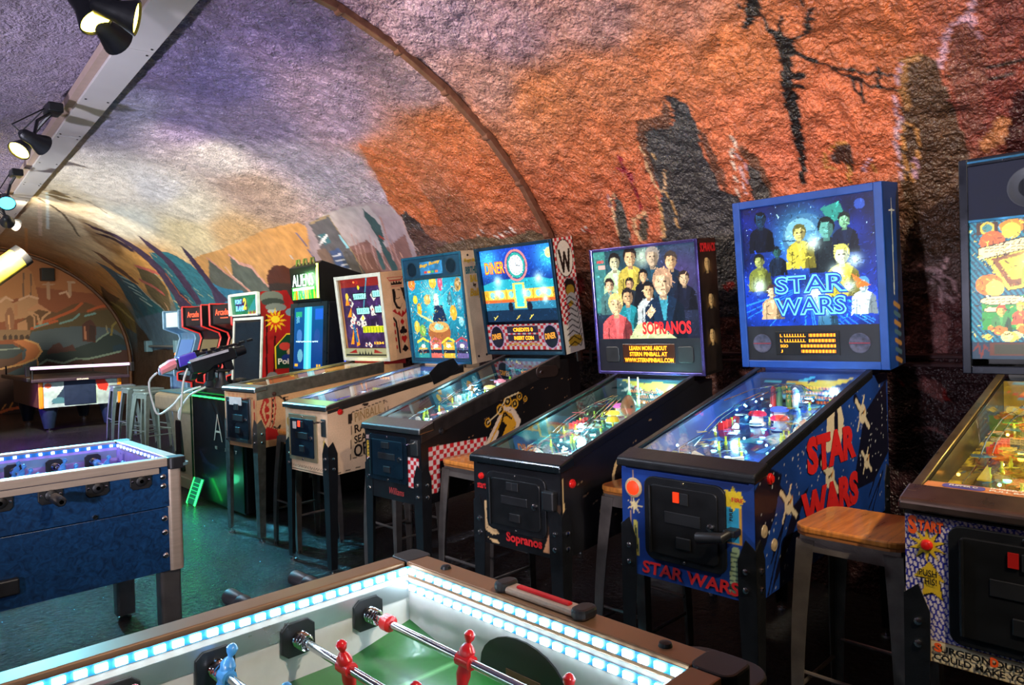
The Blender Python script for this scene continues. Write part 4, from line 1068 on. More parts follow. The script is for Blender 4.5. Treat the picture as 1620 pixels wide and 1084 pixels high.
# ---- machine with the blue backbox
def g_blue(bb, W, H, y, z):
    hp = H * .225
    a = Art(W, H - hp, .003, (8, 14, 60), 11)
    h = H - hp
    a.grad((16, 60, 190), (10, 14, 60))
    a.mottle(.7, .1)
    r = random.Random(4)
    for i in range(60):
        x0, t = W * .5, r.uniform(0, 6.28)
        a.line((40, 130, 240), .004, (x0 + math.cos(t) * .06, h * .3 + math.sin(t) * .05), (x0 + math.cos(t) * .3, h * .3 + math.sin(t) * .22 - .06)) if math.sin(t) < .1 else a.ell((170, 210, 255), r.random() * W, h * (.4 + .6 * r.random()), .0022)
    a.glowspot((90, 200, 240), W * .48, h * .72, .12, .8)
    a.ell((60, 110, 150), W * .5, h * .72, W * .17)
    a.ell((110, 170, 200), W * .47, h * .74, W * .12)
    a.ell((70, 130, 170), W * .55, h * .68, W * .08)
    a.line((30, 60, 90), .006, (W * .33, h * .70), (W * .67, h * .66))
    a.ell((40, 70, 160), W * .9, h * .92, .022)
    a.poly((40, 130, 120), (W * .62, h * .92), (W * .76, h * .96), (W * .80, h * .84), (W * .70, h * .80))
    for (x, y_, hh, sk, ha, bo) in ((.16, .62, .28, (20, 50, 80), (6, 10, 20), (8, 14, 30)), (.28, .42, .2, (40, 90, 90), (10, 20, 30), (16, 30, 50)), (.66, .42, .36, (90, 160, 150), (14, 22, 24), (20, 30, 36)), (.79, .56, .26, (120, 180, 140), (20, 30, 30), (16, 26, 50)), (.13, .3, .26, (150, 160, 90), (20, 24, 20), (110, 120, 50)), (.46, .46, .3, (200, 190, 110), (90, 90, 40), (190, 180, 60)), (.76, .22, .34, (230, 240, 190), (190, 190, 90), (180, 170, 50)), (.22, .06, .24, (210, 190, 150), (60, 40, 30), (190, 160, 120)), (.64, .0, .2, (80, 180, 210), (150, 200, 220), (50, 110, 150)), (.90, .08, .24, (190, 230, 240), (70, 140, 200), (200, 230, 245))):
        a.fig(W * x, h * y_, h * hh * 1.2, sk, ha, bo)
    a.poly((200, 110, 40), (W * .82, h * .4), (W * .95, h * .3), (W * .86, h * .28))
    for x, y_, q in ((.85, .5, .03), (.72, .42, .03), (.6, .14, .03), (.8, .3, .025), (.12, .34, .03), (.55, .25, .04), (.56, .66, .03)):
        a.glowspot((220, 255, 255), W * x, h * y_, q, .95)
    a.strokes(1300, .45, 1.6, .016, .003, 4)
    tl = lite(bb, a, .004, y, z + hp)
    cy, ol = glow('cyan_lettering', (90, 215, 235), 1.6), glow('deep_blue_lettering', (14, 50, 150), 1.2)
    for s, zz, x0, ww in (('STAR', .262, .25, .54), ('WARS', .085, .24, .54)):
        text('lettering', s, ol, tl, (.001, y - W * (x0 - .012), z + hp + h * (zz - .012)), *FT, W * (ww + .024), h * .172, bold=.07)
        text('lettering', s, cy, tl, (-.0006, y - W * x0, z + hp + h * zz), *FT, W * ww, h * .148, bold=.045)
        text('lettering', s, ol, tl, (-.0016, y - W * (x0 + .01), z + hp + h * (zz + .012)), *FT, W * (ww - .02), h * .124, bold=.0)
    sp = bx('speaker_panel', DARKFRAME, bb, .0, .012, y - W, y, z, z + hp)
    sm = pbr('mottled_grille', (60, 62, 84), .5, .2, .5, 60)
    for yy in (.12, .86):
        s_ = MB().lathe([(.044, 0), (.044, .004), (.036, .004), (.030, .001), (.010, .004)], (0, y - W * yy, z + hp * .5), (-1, 0, 0), 20).build('speaker', sm, sp, True)
        bx('grille_stripe', pbr('red_stripe', (120, 30, 50), .5), s_, -.006, -.004, y - W * yy - .042, y - W * yy + .042, z + hp * .5 - .002, z + hp * .5 + .002)
    d = bx('dot_display', BLACK, sp, -.003, .0, y - W * .72, y - W * .23, z + hp * .16, z + hp * .84, bevel=.002)
    for i, t in enumerate(('L LLLLLLLL', 'L LLLLLLLL', 'SGO', 'J')):
        zz = z + hp * (.68 - i * .15)
        text('dot_lettering', t, ORANGEG, d, (-.003, y - W * .27, zz), *FT, W * (.2 if len(t) > 4 else .06 if len(t) > 1 else .016), hp * .085, bold=.02)
        for j in range(16 if len(t) > 4 else 21):
            b0 = .69 - j * .0125
            bx('dot_bar', glow('orange_bar', (206, 110, 20), 1.3) if (i + j) % 2 else ORANGEG, d, -.0045, -.003, y - W * b0, y - W * (b0 - .009), zz, zz + hp * .085)

def s_blue(a):
    a.mottle(.25, .2)
    r = random.Random(2)
    dk = (12, 14, 34)
    for p in (((.0, .1), (.14, .25), (.2, .38), (.1, .42), (0, .36)), ((.1, 0), (.3, .18), (.42, .3), (.3, .26), (.16, .1)), ((.85, .2), (1.0, .5), (1.28, .62), (1.3, .3), (1.1, .2)), ((.5, .55), (.62, .7), (.9, .72), (.8, .6))):
        a.poly(dk, *p)
    for i in range(260):
        x, y = r.random() * 1.3, r.random() * .68
        a.ell((190, 195, 205), x, y, r.choice((.003, .003, .0045)))
    for i in range(10):
        x = r.uniform(.05, 1.1)
        a.line(dk, .01, (x, r.uniform(0, .2)), (x + .16, r.uniform(.2, .3)))
    cr = (206, 194, 168)
    a.poly(cr, (.58, .40), (.60, .53), (.66, .57), (.74, .56), (.77, .5), (.74, .42), (.72, .38))
    a.ell(dk, .69, .50, .02, .055)
    # small plain spacecraft
    for (x, y, q) in ((.25, .27, 1.0), (.98, .50, 1.2), (1.02, .30, .9), (.62, .30, 1.3)):
        a.line(dk, .034 * q, (x - .07 * q, y + .06 * q), (x + .07 * q, y - .06 * q))
        a.line(cr, .02 * q, (x - .06 * q, y + .05 * q), (x + .06 * q, y - .05 * q))
        a.ell(cr, x, y, .034 * q)
        a.line(dk, .008, (x - .02, y), (x + .02, y + .01))
        a.line(cr, .012 * q, (x - .05 * q, y - .05 * q), (x + .02, y + .06 * q))
        a.line((190, 130, 60), .008, (x + .01, y), (x + .03, y + .02))

def f_blue(a):
    a.mottle(.25, .1)
    w, h = a.w, a.h
    for pts in (((.02, .0), (.05, h)), ((w - .02, 0), (w - .03, h * .5))):
        a.line((176, 140, 110), .004, *pts)
    a.star((226, 206, 150), .055, h * .66, .010, .036, 7)
    a.line((190, 180, 90), .018, (.055, h * .5), (.062, h * .2))
    a.line((40, 60, 50), .006, (.055, h * .46), (.062, h * .22))
    a.line((150, 170, 130), .03, (w * .85, h * .06), (w * .87, h * .42))
    for i in range(9):
        a.line((40, 70, 70), .004, (w * .83, h * (.08 + .04 * i)), (w * .89, h * (.09 + .04 * i)))
    a.rect((200, 150, 50), w * .795, w * .915, h * .48, h * .82)
    a.rect((40, 150, 190), w * .81, w * .90, h * .50, h * .80)
    a.star((230, 200, 40), w * .86, h * .87, .026, .042, 8)
    a.rect((230, 200, 40), w * .79, w * .92, h * .84, h * .91)

def x_blue(root, cab, bb, hw, zl, zf, hb, bh):
    yf = hw
    H = zl - .045 - zf
    coin_door(root, -.003, zf + H * .58, .31, H * .78, .035, slot=glow('amber_slot', (220, 50, 10), 1.0))
    b = MB().lathe([(.032, 0), (.032, .006), (.026, .008), (.024, .012), (.01, .016)], (0, hw - .052, zf + H * .83), (-1, 0, 0), 18).build('start_button', glow('lit_start_button', (240, 52, 16), 1.3), root, True)
    MB().lathe([(.036, 0), (.036, .004), (.030, .008)], (0, hw - .052, zf + H * .83), (-1, 0, 0), 18).build('bezel', pbr('cream_bezel', (190, 160, 120), .4), b, True)
    button(root, (.107, -hw, zl - .036), (0, -1, 0), RED, .019)
    g = bx('launch_handle', BLACKP, root, -.05, -.0, -hw + .045, -hw + .085, zf + H * .57, zf + H * .63, bevel=.005)
    MB().tube([(-.045, -hw + .065, zf + H * .6), (-.07, -hw + .075, zf + H * .575), (-.075, -hw + .16, zf + H * .535)], [.012, .017, .019], 12).build('grip', BLACKP, g, True)
    text('lettering', 'STAR WARS', REDP, cab, (-.003, hw - .083, zf + .012), *FT, .37, .045, bold=.03, shear=.1)
    text('lettering', 'FIRE', REDP, cab, (-.003, -hw + .075, zf + H * .85), *FT, .04, .014, bold=.02)
    text('lettering', 'FIRE', INK, cab, (-.003, -hw + .072, zf + H * .68), (0, 0, 1), (0, 1, 0), .04, .012, bold=.02)
    for s, z0, x0, ww, hh in (('STAR', .338, .405, .485, .137), ('WARS', .150, .35, .56, .135)):
        text('lettering', s, REDP, cab, (x0, -hw - .003, zf + z0), (1, 0, 0), (-.05, 0, 1), ww, hh, bold=.06)
    for z_, x_ in ((.22, .06), (.16, .13)):
        MB().lathe([(.022, 0), (.020, .003), (.012, .003), (.008, .006)], (x_, -hw - .002, zf + z_), (0, -1, 0), 14).build('cabinet_bolt', pbr('cream_washer', (170, 150, 120), .4), cab, True)

def bs_blue(a):
    a.mottle(.2, .1)
    a.poly((20, 30, 50), (a.w * .5, 0), (a.w, 0), (a.w, a.h), (a.w * .8, a.h * .9), (a.w * .7, a.h * .4))
    a.star((220, 220, 220), a.w * .5, a.h * .85, .006, .05, 4, math.pi / 2)
    a.line((190, 200, 205), .010, (a.w * .45, a.h * .4), (a.w * .5, a.h * .85))
    for i in range(7):
        a.line((60, 90, 110) if i % 2 else (150, 110, 60), .02, (a.w * .4, a.h * (.05 + .05 * i)), (a.w * .75, a.h * (.02 + .05 * i)))

def toys_blue(pf, P, R):
    dm = pbr('grey_dome', (150, 156, 164), .25, .7)
    MB().lathe([(.034, 0), (.036, .05), (.034, .065), (.024, .085), (.008, .094)], P(.93, -.15, .0), n=16).build('domed_lamp', dm, pf, True)
    for i, l in enumerate((.0, .12, .3, .42)):
        MB().lathe([(.012, 0), (.014, .05), (.01, .075), (.012, .09), (.004, .1)], P(.86, -.05 - l, 0), n=10).build('figure_post', pbr('figure_%d' % i, ((200, 205, 210), (90, 130, 60), (70, 110, 70), (180, 40, 40))[i], .35), pf, True)
    MB().tube([P(.6, -.9, .1), P(.72, -.6, .12), P(.86, -.35, .11), P(.9, 0, .1), P(.84, .3, .09)], .003, 6).build('wire_ramp', CHROME, pf, True)
    for i in range(3):
        ball('ball_figure', pbr('pale_head', (200, 160, 120), .5), pf, P(.34 + .05 * i, .85, .05 + .01 * i), .026)

BLUE = pbr('royal_blue_enamel', (22, 60, 140), .4, 0, .2, 12)
pinball(dict(seed=5, label='blue pinball machine with a blue backbox and red STAR WARS lettering on its side', X=2.075, Y=1.305, yaw=1.0, w=.505, zl=.947, zb=1.222, zt=2.0, zf=.53, cab=BLUE, cabcol=(22, 58, 132), rail=BLACKM, lock=BLACKM, legm=BLACKM, railh=.03,
    side=s_blue, sidestep=.0055, front=f_blue, frontstep=.0045, glass=g_blue, bbm=BLUE, fm=pbr('blue_frame', (16, 62, 142), .4, 0, .12), fw=.034, bw=.652, bd=.20, bbside=bs_blue, bbcol=(18, 56, 124), extra=x_blue, toys=toys_blue,
    pfcol=[(20, 40, 90), (30, 110, 170), (60, 150, 170), (20, 30, 60), (190, 160, 60), (110, 40, 60), (150, 190, 200)], bumpcol=[(200, 20, 30), (60, 90, 200), (180, 20, 30)], bumps=((.58, .18), (.7, -.05), (.62, -.3)), ramp=[(.5, .7, .95), (.55, .75, .95)],
    bulbs=[(120, 210, 255), (180, 240, 255), (90, 160, 255)], lights=[(.2, .3, .05, .32), (.5, -.5, .06, .22), (.85, .2, .06, .25)], lcol=(.40, .78, 1.0)))

# ---- machine with the group portrait backglass
def g_group(bb, W, H, y, z):
    hp = H * .27
    h = H - hp
    a = Art(W, h, .003, (14, 24, 40), 12)
    a.grad((24, 26, 46), (30, 60, 70))
    a.rect((60, 130, 120), 0, W * .12, h * .3, h)
    a.glowspot((210, 235, 200), W * .5, h * .9, .05, .9)
    a.glowspot((90, 60, 130), W * .85, h * .7, .15, .6)
    a.glowspot((60, 120, 130), W * .1, h * .6, .14, .6)
    SK = (226, 178, 130)
    F = ((.22, .52, .42, (206, 200, 160), (20, 18, 18), (170, 196, 150)), (.38, .52, .46, SK, (30, 20, 20), (190, 170, 70)), (.60, .50, .46, (206, 180, 150), (150, 140, 130), (30, 60, 76)), (.77, .48, .42, SK, (60, 50, 44), (20, 32, 50)), (.15, .34, .34, (226, 180, 140), (40, 24, 22), (70, 110, 110)), (.50, .46, .3, SK, (20, 16, 18), (16, 18, 28)), (.36, .38, .3, (206, 160, 120), (24, 20, 22), (30, 40, 50)), (.88, .36, .34, (216, 180, 140), (46, 34, 30), (20, 24, 40)), (.33, .12, .42, SK, (30, 26, 28), (30, 130, 140)), (.54, .20, .40, SK, (22, 20, 24), (190, 200, 200)), (.68, .04, .64, (232, 190, 150), (180, 140, 110), (20, 40, 64)), (.20, -.06, .52, (240, 200, 150), (226, 200, 120), (206, 84, 84)))
    for x, yy, hh, sk, ha, bo in F:
        a.fig(W * x, h * (yy - .06), h * hh * 1.22, sk, ha, bo, shirt=(60, 150, 170) if x in (.68, .33) else None)
    a.poly((196, 206, 150), (W * .32, 0), (W * .78, 0), (W * .6, h * .16), (W * .42, h * .18))
    a.poly((232, 190, 150), (W * .5, h * .28), (W * .56, h * .36), (W * .6, h * .3), (W * .54, h * .22))
    a.strokes(900, .55, 1.5, .016, .003, 5)
    a.mottle(.22, .02)
    tl = lite(bb, a, .006, y, z + hp, artmat('lit_portrait', 1.15, .3))
    rd = glow('red_lettering', (220, 26, 30), 1.3)
    text('lettering', 'SOPRANOS', rd, tl, (.004, y - W * .46, z + hp + h * .045), *FT, W * .46, h * .14, bold=.035)
    text('lettering', 'HBO', rd, tl, (.004, y - W * .04, z + hp + h * .87), *FT, W * .07, h * .032, bold=.03)
    bx('badge', glow('pale_badge', (226, 150, 140), 1), tl, .003, .005, y - W * .12, y - W * .05, z + hp + h * .80, z + hp + h * .845)
    sp = bx('speaker_panel', DARKFRAME, bb, .0, .012, y - W, y, z, z + hp)
    for yy in (.14, .86):
        MB().prism([(y - W * yy + c, z + hp * .52 + d) for c, d in rrect(.085, .085, .014)], 'x', -.006, .001).build('speaker', BLACKP, sp, bevel=.004)
    d = bx('dot_display', pbr('amber_glass', (56, 26, 10), .3), sp, -.004, .0, y - W * .76, y - W * .25, z + hp * .26, z + hp * .84, bevel=.002)
    for i, t in enumerate(('LEARN MORE ABOUT', 'STERN PINBALL AT', 'WWW.STERNPINBALL.COM')):
        ww = (.37, .37, .48)[i]
        text('dot_lettering', t, ORANGEG, d, (-.004, y - W * (.505 - ww / 2), z + hp * (.65 - .18 * i)), *FT, W * ww, hp * .13, bold=.03)

def s_group(a):
    r = random.Random(9)
    a.mottle(.3, .1)
    c = (206, 178, 130)
    for x, y in ((.42, .24), (.75, .3)):
        a.ell(c, x, y, .07, .1)
        a.ell((30, 22, 20), x + .006, y - .006, .058, .09)
        a.ell(c, x + .01, y - .05, .03, .03)
    for i in range(14):
        x, y = r.uniform(.1, 1.2), r.uniform(.05, .5)
        a.line((120, 100, 80), .004, (x, y), (x + .03, y + .006))
    a.line(c, .008, (.015, .18), (.012, .31))
    a.line(c, .006, (.30, .02), (.26, .14), (.30, .24))

def f_group(a):
    c = (206, 170, 120)
    w, h = a.w, a.h
    a.mottle(.3, .1)
    a.poly(c, (.055, h * .18), (.06, h * .55), (.085, h * .55), (.095, h * .3), (.14, h * .15), (.1, h * .12))
    a.poly(c, (.07, h * .08), (.13, h * .06), (.14, h * .02), (.1, h * .03))
    for i in range(8):
        a.ell((40, 26, 20), .07 + (i % 3) * .008, h * (.2 + .04 * i), .004)
    a.poly((206, 150, 110), (w * .80, .02), (w * .86, .09), (w * .93, .10), (w * .97, .02))
    a.poly((20, 16, 16), (w * .9, .04), (w * .95, .08), (w * .96, .05))
    a.line((60, 44, 34), .03, (w * .72, .06), (w * .9, .12), (w * .97, .2))

def x_group(root, cab, bb, hw, zl, zf, hb, bh):
    H = zl - .045 - zf
    d = coin_door(root, -.005, zf + H * .58, .32, H * .74, .035)
    button(root, (0, hw - .045, zf + H * .86), (-1, 0, 0), RED, .014, 'start_button')
    text('lettering', 'start', REDP, cab, (-.003, hw - .022, zf + H * .70), *FT, .05, .026, bold=.03)
    text('lettering', 'Sopranos', REDP, cab, (-.003, hw - .18, zf + .018), *FT, .19, .05, bold=.04)
    button(root, (.07, -hw, zl - .085), (0, -1, 0), RED, .018)
    bx('plunger_plate', BLACKP, root, -.03, .0, -hw + .015, -hw + .075, zf + H * .58, zf + H * .82, bevel=.008)
    bx('hasp', STEEL, cab, .95, 1.02, -hw - .006, -hw, .90, .925, bevel=.003)
    text('lettering', 'SOPRANOS', REDP, bb, (.012, -hb - .003, bh * .90), *ST, .165, .045, bold=.04)

def bs_group(a):
    w, h = a.w, a.h
    a.mottle(.3, .06)
    for x, y, s in ((.45, .55, .38), (.55, .30, .36), (.5, .02, .38)):
        a.glowspot((150, 110, 60), w * x, h * (y + s * .6), .05, .8)
        a.fig(w * x, h * y, h * s * .9, (216, 180, 120), (20, 16, 14), (30, 24, 20))

def toys_group(pf, P, R):
    fish = pbr('brown_fish', (120, 80, 44), .3, 0, .3, 30, coat=.5)
    a, b = P(.62, .45, .05), P(.74, .1, .10)
    MB().tube([a, a.lerp(b, .25), a.lerp(b, .5), a.lerp(b, .75), b], [.008, .03, .04, .034, .02], 12).build('fish_head', fish, pf, True)
    ball('fish_eye', INK, pf, a.lerp(b, .35) + Vector((-.02, -.03, .02)), .007)
    MB().lathe([(.004, 0), (.004, .06), (.032, .065), (.022, .085), (.006, .09)], P(.40, .72, .03), n=14).build('table_lamp', pbr('yellow_lampshade', (206, 190, 40), .35), pf, True)
    for l in (-.05, -.3):
        MB().lathe([(.010, 0), (.010, .03), (.006, .04), (.012, .06), (.006, .08), (.004, .15)], P(.95, -l * -1.0 - .2, 0), n=8).build('dancer_post', pbr('cream_figure', (216, 206, 170), .4), pf, True)
    m = MB()
    for i in range(3):
        m.tube([P(.36, .1 - i * .16, .03), P(.56, -.05 - i * .12, .06), P(.8, -.3 - i * .1, .08)], .003, 6)
    m.build('wire_ramp', CHROME, pf, True)

BLK = pbr('black_cabinet', (14, 15, 18), .35, 0, .2)
pinball(dict(seed=4, label='black pinball machine with a group portrait backglass above an orange text display', X=2.0, Y=2.04, yaw=4.0, w=.465, zl=.892, zb=1.175, zt=1.852, zf=.52, cab=BLK, cabcol=(15, 16, 20), rail=BLACK, lock=pbr('teal_black_bar', (20, 28, 32), .25, .4, .1), legm=BLACKM, railh=.03,
    side=s_group, front=f_group, frontstep=.005, glass=g_group, bbm=BLK, fm=pbr('purple_chrome', (120, 110, 190), .2, .9, .3, 8), fw=.016, bw=.635, bd=.19, bbside=bs_group, bbcol=(16, 13, 12), extra=x_group, toys=toys_group, bby=.02,
    pfcol=[(30, 80, 90), (60, 150, 150), (190, 180, 70), (70, 60, 90), (150, 60, 60), (180, 200, 190), (40, 50, 60)], bumpcol=[(220, 190, 60), (90, 200, 210), (190, 90, 170)], ramp=[(.6, .95, .95), (.7, .95, .9)],
    bulbs=[(130, 240, 255), (190, 255, 250), (230, 240, 160)], lights=[(.2, .3, .05, .45), (.5, -.5, .06, .4), (.9, .3, .08, .55)], lcol=(.40, .92, 1.0), nb=20))

# ---- diner machine
def g_diner(bb, W, H, y, z):
    hp = H * .29
    h = H - hp
    a = Art(W, h, .003, (10, 30, 110), 13)
    a.grad((6, 20, 60), (16, 60, 170))
    a.glowspot((60, 190, 250), W * .1, h * .85, .09, .9)
    a.glowspot((60, 190, 250), W * .92, h * .85, .09, .9)
    a.rect((12, 36, 60), 0, W, 0, h * .16)
    a.poly((30, 150, 170), (0, h * .52), (W * .2, h * .58), (W * .8, h * .58), (W, h * .52), (W, h * .44), (0, h * .44))
    a.rect((200, 150, 40), 0, W, h * .30, h * .44)
    a.rect((190, 90, 40), 0, W, h * .26, h * .30)
    a.rect((40, 110, 140), 0, W, h * .16, h * .26)
    for i in range(6):
        x = W * (.06 + .135 * i + (.1 if i > 2 else 0))
        a.rect((230, 190, 80), x, x + W * .11, h * .31, h * .43)
        a.ell((120, 190, 190), x + W * .055, h * .37, W * .035)
    a.rect((230, 220, 90), W * .42, W * .58, h * .18, h * .52)
    a.rect((60, 190, 190), W * .45, W * .55, h * .2, h * .5)
    a.ell((200, 120, 120), W * .5, h * .76, W * .155, h * .215)
    a.ell((30, 60, 110), W * .5, h * .76, W * .13, h * .185)
    a.ell((40, 150, 140), W * .5, h * .76, W * .12, h * .17)
    a.ell((220, 230, 236), W * .5, h * .76, W * .095, h * .135)
    for i in range(12):
        t = i * math.pi / 6
        a.ell((40, 50, 60), W * .5 + math.cos(t) * W * .078, h * .76 + math.sin(t) * h * .11, .0035)
    a.line((30, 40, 50), .005, (W * .5, h * .76), (W * .5, h * .85))
    a.line((30, 40, 50), .005, (W * .5, h * .76), (W * .55, h * .75))
    a.ell((230, 210, 140), W * .95, h * .88, .03)
    for x, yy, q in ((.22, .56, .035), (.78, .56, .035), (.57, .38, .025), (.2, .4, .03), (.83, .4, .03), (.84, .28, .02)):
        a.glowspot((200, 255, 255), W * x, h * yy, q, .95)
    for x in (.1, .42, .6):
        a.line((220, 190, 80), .006, (W * x, h * .03), (W * (x + .05), h * .08))
    for x in (.36, .62):
        a.ell((20, 24, 40), W * x, h * .2, .022, .03)
    a.strokes(900, .5, 1.6, .016, .003, 6)
    tl = lite(bb, a, .02, y, z + hp)
    yl = glow('amber_lettering', (250, 170, 40), 1.4)
    text('lettering', 'DINER', glow('orange_outline', (190, 60, 30), 1), tl, (.019, y - W * .055, z + hp + h * .665), *FT, W * .29, h * .17, bold=.05)
    text('lettering', 'DINER', yl, tl, (.017, y - W * .065, z + hp + h * .675), *FT, W * .27, h * .15)
    a = Art(W, hp * .86, .0042, (190, 40, 50), 14)
    a.checks((200, 190, 190), (190, 40, 50), W / 28, 0, W, 0, hp)
    for yy in (.13, .87):
        a.ell((190, 150, 190), W * yy, hp * .43, W * .1, hp * .40)
        a.ell((16, 16, 34), W * yy, hp * .43, W * .09, hp * .37)
    a.line((200, 160, 60), .008, (W * .27, hp * .14), (W * .4, hp * .2), (W * .5, hp * .12), (W * .62, hp * .2), (W * .73, hp * .14))
    sp = lite(bb, a, .004, y, z + hp * .05, artmat('dim_lit_panel', .45, .3), 'speaker_panel')
    for yy in (.13, .87):
        text('lettering', 'DINER', glow('dull_gold', (210, 140, 40), .8), sp, (.001, y - W * (yy - .07), z + hp * .38), (0, -1, .12), (0, 0, 1), W * .14, hp * .2, bold=.03)
    for i, t in enumerate(('CREDITS 0', 'INSERT COIN')):
        d = bx('score_display', pbr('smoked_glass', (40, 36, 50), .2), sp, -.001, .004, y - W * .71, y - W * .29, z + hp * (.62 - .28 * i), z + hp * (.84 - .28 * i))
        text('dot_lettering', t, ORANGEG, d, (-.001, y - W * .38, z + hp * (.665 - .28 * i)), *FT, W * .27, hp * .13, bold=.03)

def s_diner(a):
    r = random.Random(6)
    a.mottle(.3, .1)
    a.checks((206, 190, 184), (180, 30, 40), .024, .045, .46, .21, .283)
    a.checks((206, 190, 184), (180, 30, 40), .024, .045, .12, .05, .283)
    a.poly((15, 15, 18), (.045, .05), (.12, .05), (.12, .09), (.10, .05))
    o = (206, 150, 40)
    a.poly((210, 190, 170), (.38, .16), (.60, .44), (.68, .42), (.74, .34), (.62, .16))
    a.poly(o, (.42, .17), (.60, .41), (.66, .39), (.70, .33), (.60, .17))
    a.poly((14, 14, 17), (.50, .24), (.58, .36), (.62, .33), (.55, .23))
    a.poly((210, 190, 170), (.44, .19), (.54, .31), (.56, .30), (.47, .18))
    for x, y, q in ((.57, .42, .03), (.69, .44, .028), (.63, .46, .032), (.47, .36, .024), (.73, .48, .022), (.61, .39, .02), (.78, .46, .016)):
        a.ell(o, x, y, q)
        a.ell((24, 20, 18), x, y, q * .7)
        a.ell((190, 160, 90), x, y, q * .3)
    a.line((210, 190, 150), .008, (.47, .36), (.55, .40), (.62, .48), (.72, .50))
    a.line((24, 20, 18), .012, (.56, .30), (.60, .40), (.66, .36))
    for i in range(70):
        x, y = r.uniform(.02, 1.2), r.uniform(.05, .6)
        a.line((120, 90, 66), .003, (x, y), (x + r.uniform(.01, .04), y + .006))
    a.line((150, 130, 110), .004, (.012, .0), (.014, .2))

def f_diner(a):
    a.mottle(.3, .08)
    w, h = a.w, a.h
    a.checks((206, 190, 184), (180, 30, 40), .022, w * .78, w * .96, h * .25, h * .68)
    a.checks((206, 190, 184), (180, 30, 40), .022, w * .03, w * .12, h * .3, h * .6)
    a.rect((180, 140, 40), w * .03, w * .12, h * .6, h * .85)
    for i in range(5):
        a.line((40, 30, 20), .006, (w * .04, h * (.62 + .05 * i)), (w * .11, h * (.64 + .05 * i)))
    a.rect((150, 120, 110), w * .02, w * .10, h * .87, h * .94)

def x_diner(root, cab, bb, hw, zl, zf, hb, bh):
    H = zl - .045 - zf
    coin_door(root, .03, zf + H * .62, .31, H * .70, .02, frame=pbr('blue_black_door', (18, 34, 46), .3, .5), inner=pbr('blue_black_leaf', (16, 36, 50), .3, .4))
    bx('plunger_plate', STEEL, root, -.006, 0, -hw + .02, -hw + .075, zf + H * .72, zf + H * .95, bevel=.003)
    MB().cyl((-.06, -hw + .047, zf + H * .9), (0, -hw + .047, zf + H * .9), .006, n=8).build('plunger', CHROME, root, True)
    text('lettering', 'Williams', pbr('dull_red_print', (170, 60, 56), .5), cab, (-.003, hw - .20, zf + .03), *FT, .12, .035, shear=.3)
    button(root, (.13, -hw - .004, zl - .03), (0, -1, 0), BLACKP, .016)
    pb = MB().prism(rrect(.20, .07, .034, 5, .97, 1.16), 'y', -hw - .014, -hw - .005)
    h = pb.build('hinge_plate', pbr('brown_hinge', (52, 40, 38), .45, .4), root, bevel=.003)
    MB().lathe([(.012, 0), (.01, .006)], (.91, -hw - .014, 1.16), (0, -1, 0), 10).build('rivet', CHROME, h, True)
    h.rotation_euler = (0, 0, 0)
    bx('hasp', STEEL, bb, .10, .13, -hb - .010, -hb, -.06, .0)

def bs_diner(a):
    w, h = a.w, a.h
    a.checks((214, 200, 192), (186, 34, 42), .0225, 0, w, 0, h)
    a.ell((20, 16, 16), w * .5, h * .82, w * .40, h * .165)
    a.ell((214, 204, 190), w * .5, h * .82, w * .375, h * .155)
    W = [(.2, .90), (.30, .90), (.38, .78), (.46, .88), (.54, .88), (.62, .78), (.70, .90), (.8, .90), (.66, .70), (.58, .70), (.5, .80), (.42, .70), (.34, .70)]
    a.poly((20, 16, 16), *[(w * x, h * y) for x, y in W])
    # a plain cook in black, white and yellow
    a.poly((206, 198, 186), (0, 0), (w, 0), (w, h * .3), (w * .7, h * .36), (w * .2, h * .24), (0, h * .3))
    for x, y, rx, ry, c in ((.6, .56, .26, .08, (20, 16, 16)), (.58, .54, .2, .05, (190, 150, 40)), (.6, .46, .22, .06, (206, 198, 186)), (.55, .42, .12, .03, (190, 150, 40)), (.65, .33, .24, .08, (206, 198, 186)), (.55, .10, .34, .05, (190, 150, 40))):
        a.ell(c, w * x, h * y, w * rx, h * ry)
    for i in range(9):
        t = .06 + i * .05
        a.line((20, 16, 16), .007, (w * .2, h * t), (w * .5, h * (t + .03)), (w * .8, h * (t - .02)), (w * .9, h * (t + .03)))
    a.line((20, 16, 16), .01, (w * .3, h * .6), (w * .5, h * .64), (w * .8, h * .60))
    a.line((20, 16, 16), .012, (0, 0), (0, h))
    a.line((20, 16, 16), .012, (w, 0), (w, h))

pinball(dict(seed=3, label='black pinball machine with a clock and DINER backglass and red checks', X=2.085, Y=3.02, yaw=3.0, w=.455, zl=.942, zb=1.268, zt=1.965, zf=.555, cab=BLK, cabcol=(15, 15, 18), rail=pbr('dark_steel_rail', (96, 92, 92), .35, .9, .2), lock=STEEL, legm=BLACKM, railh=.075,
    side=s_diner, sidestep=.0055, front=f_diner, frontstep=.005, glass=g_diner, bbm=pbr('navy_cabinet', (12, 26, 44), .35, 0, .2), fm=pbr('navy_frame', (12, 40, 58), .3, .2, .2), fw=.022, bw=.65, bd=.20, bbside=bs_diner, bbcol=(214, 200, 192), extra=x_diner, bby=.05, tilt=-9,
    pfcol=[(60, 90, 110), (90, 170, 180), (190, 90, 90), (60, 70, 110), (190, 190, 120), (150, 160, 180), (60, 40, 50)], bumpcol=[(220, 200, 120), (90, 210, 190), (220, 120, 140)], ramp=[(.7, .95, .9), (.6, .9, .95)],
    bulbs=[(140, 230, 255), (220, 250, 255), (150, 170, 255)], lights=[(.25, .3, .05, .5), (.6, -.4, .06, .5)], lcol=(.45, .85, 1.0), targm=pbr('white_target', (210, 210, 200), .3)))

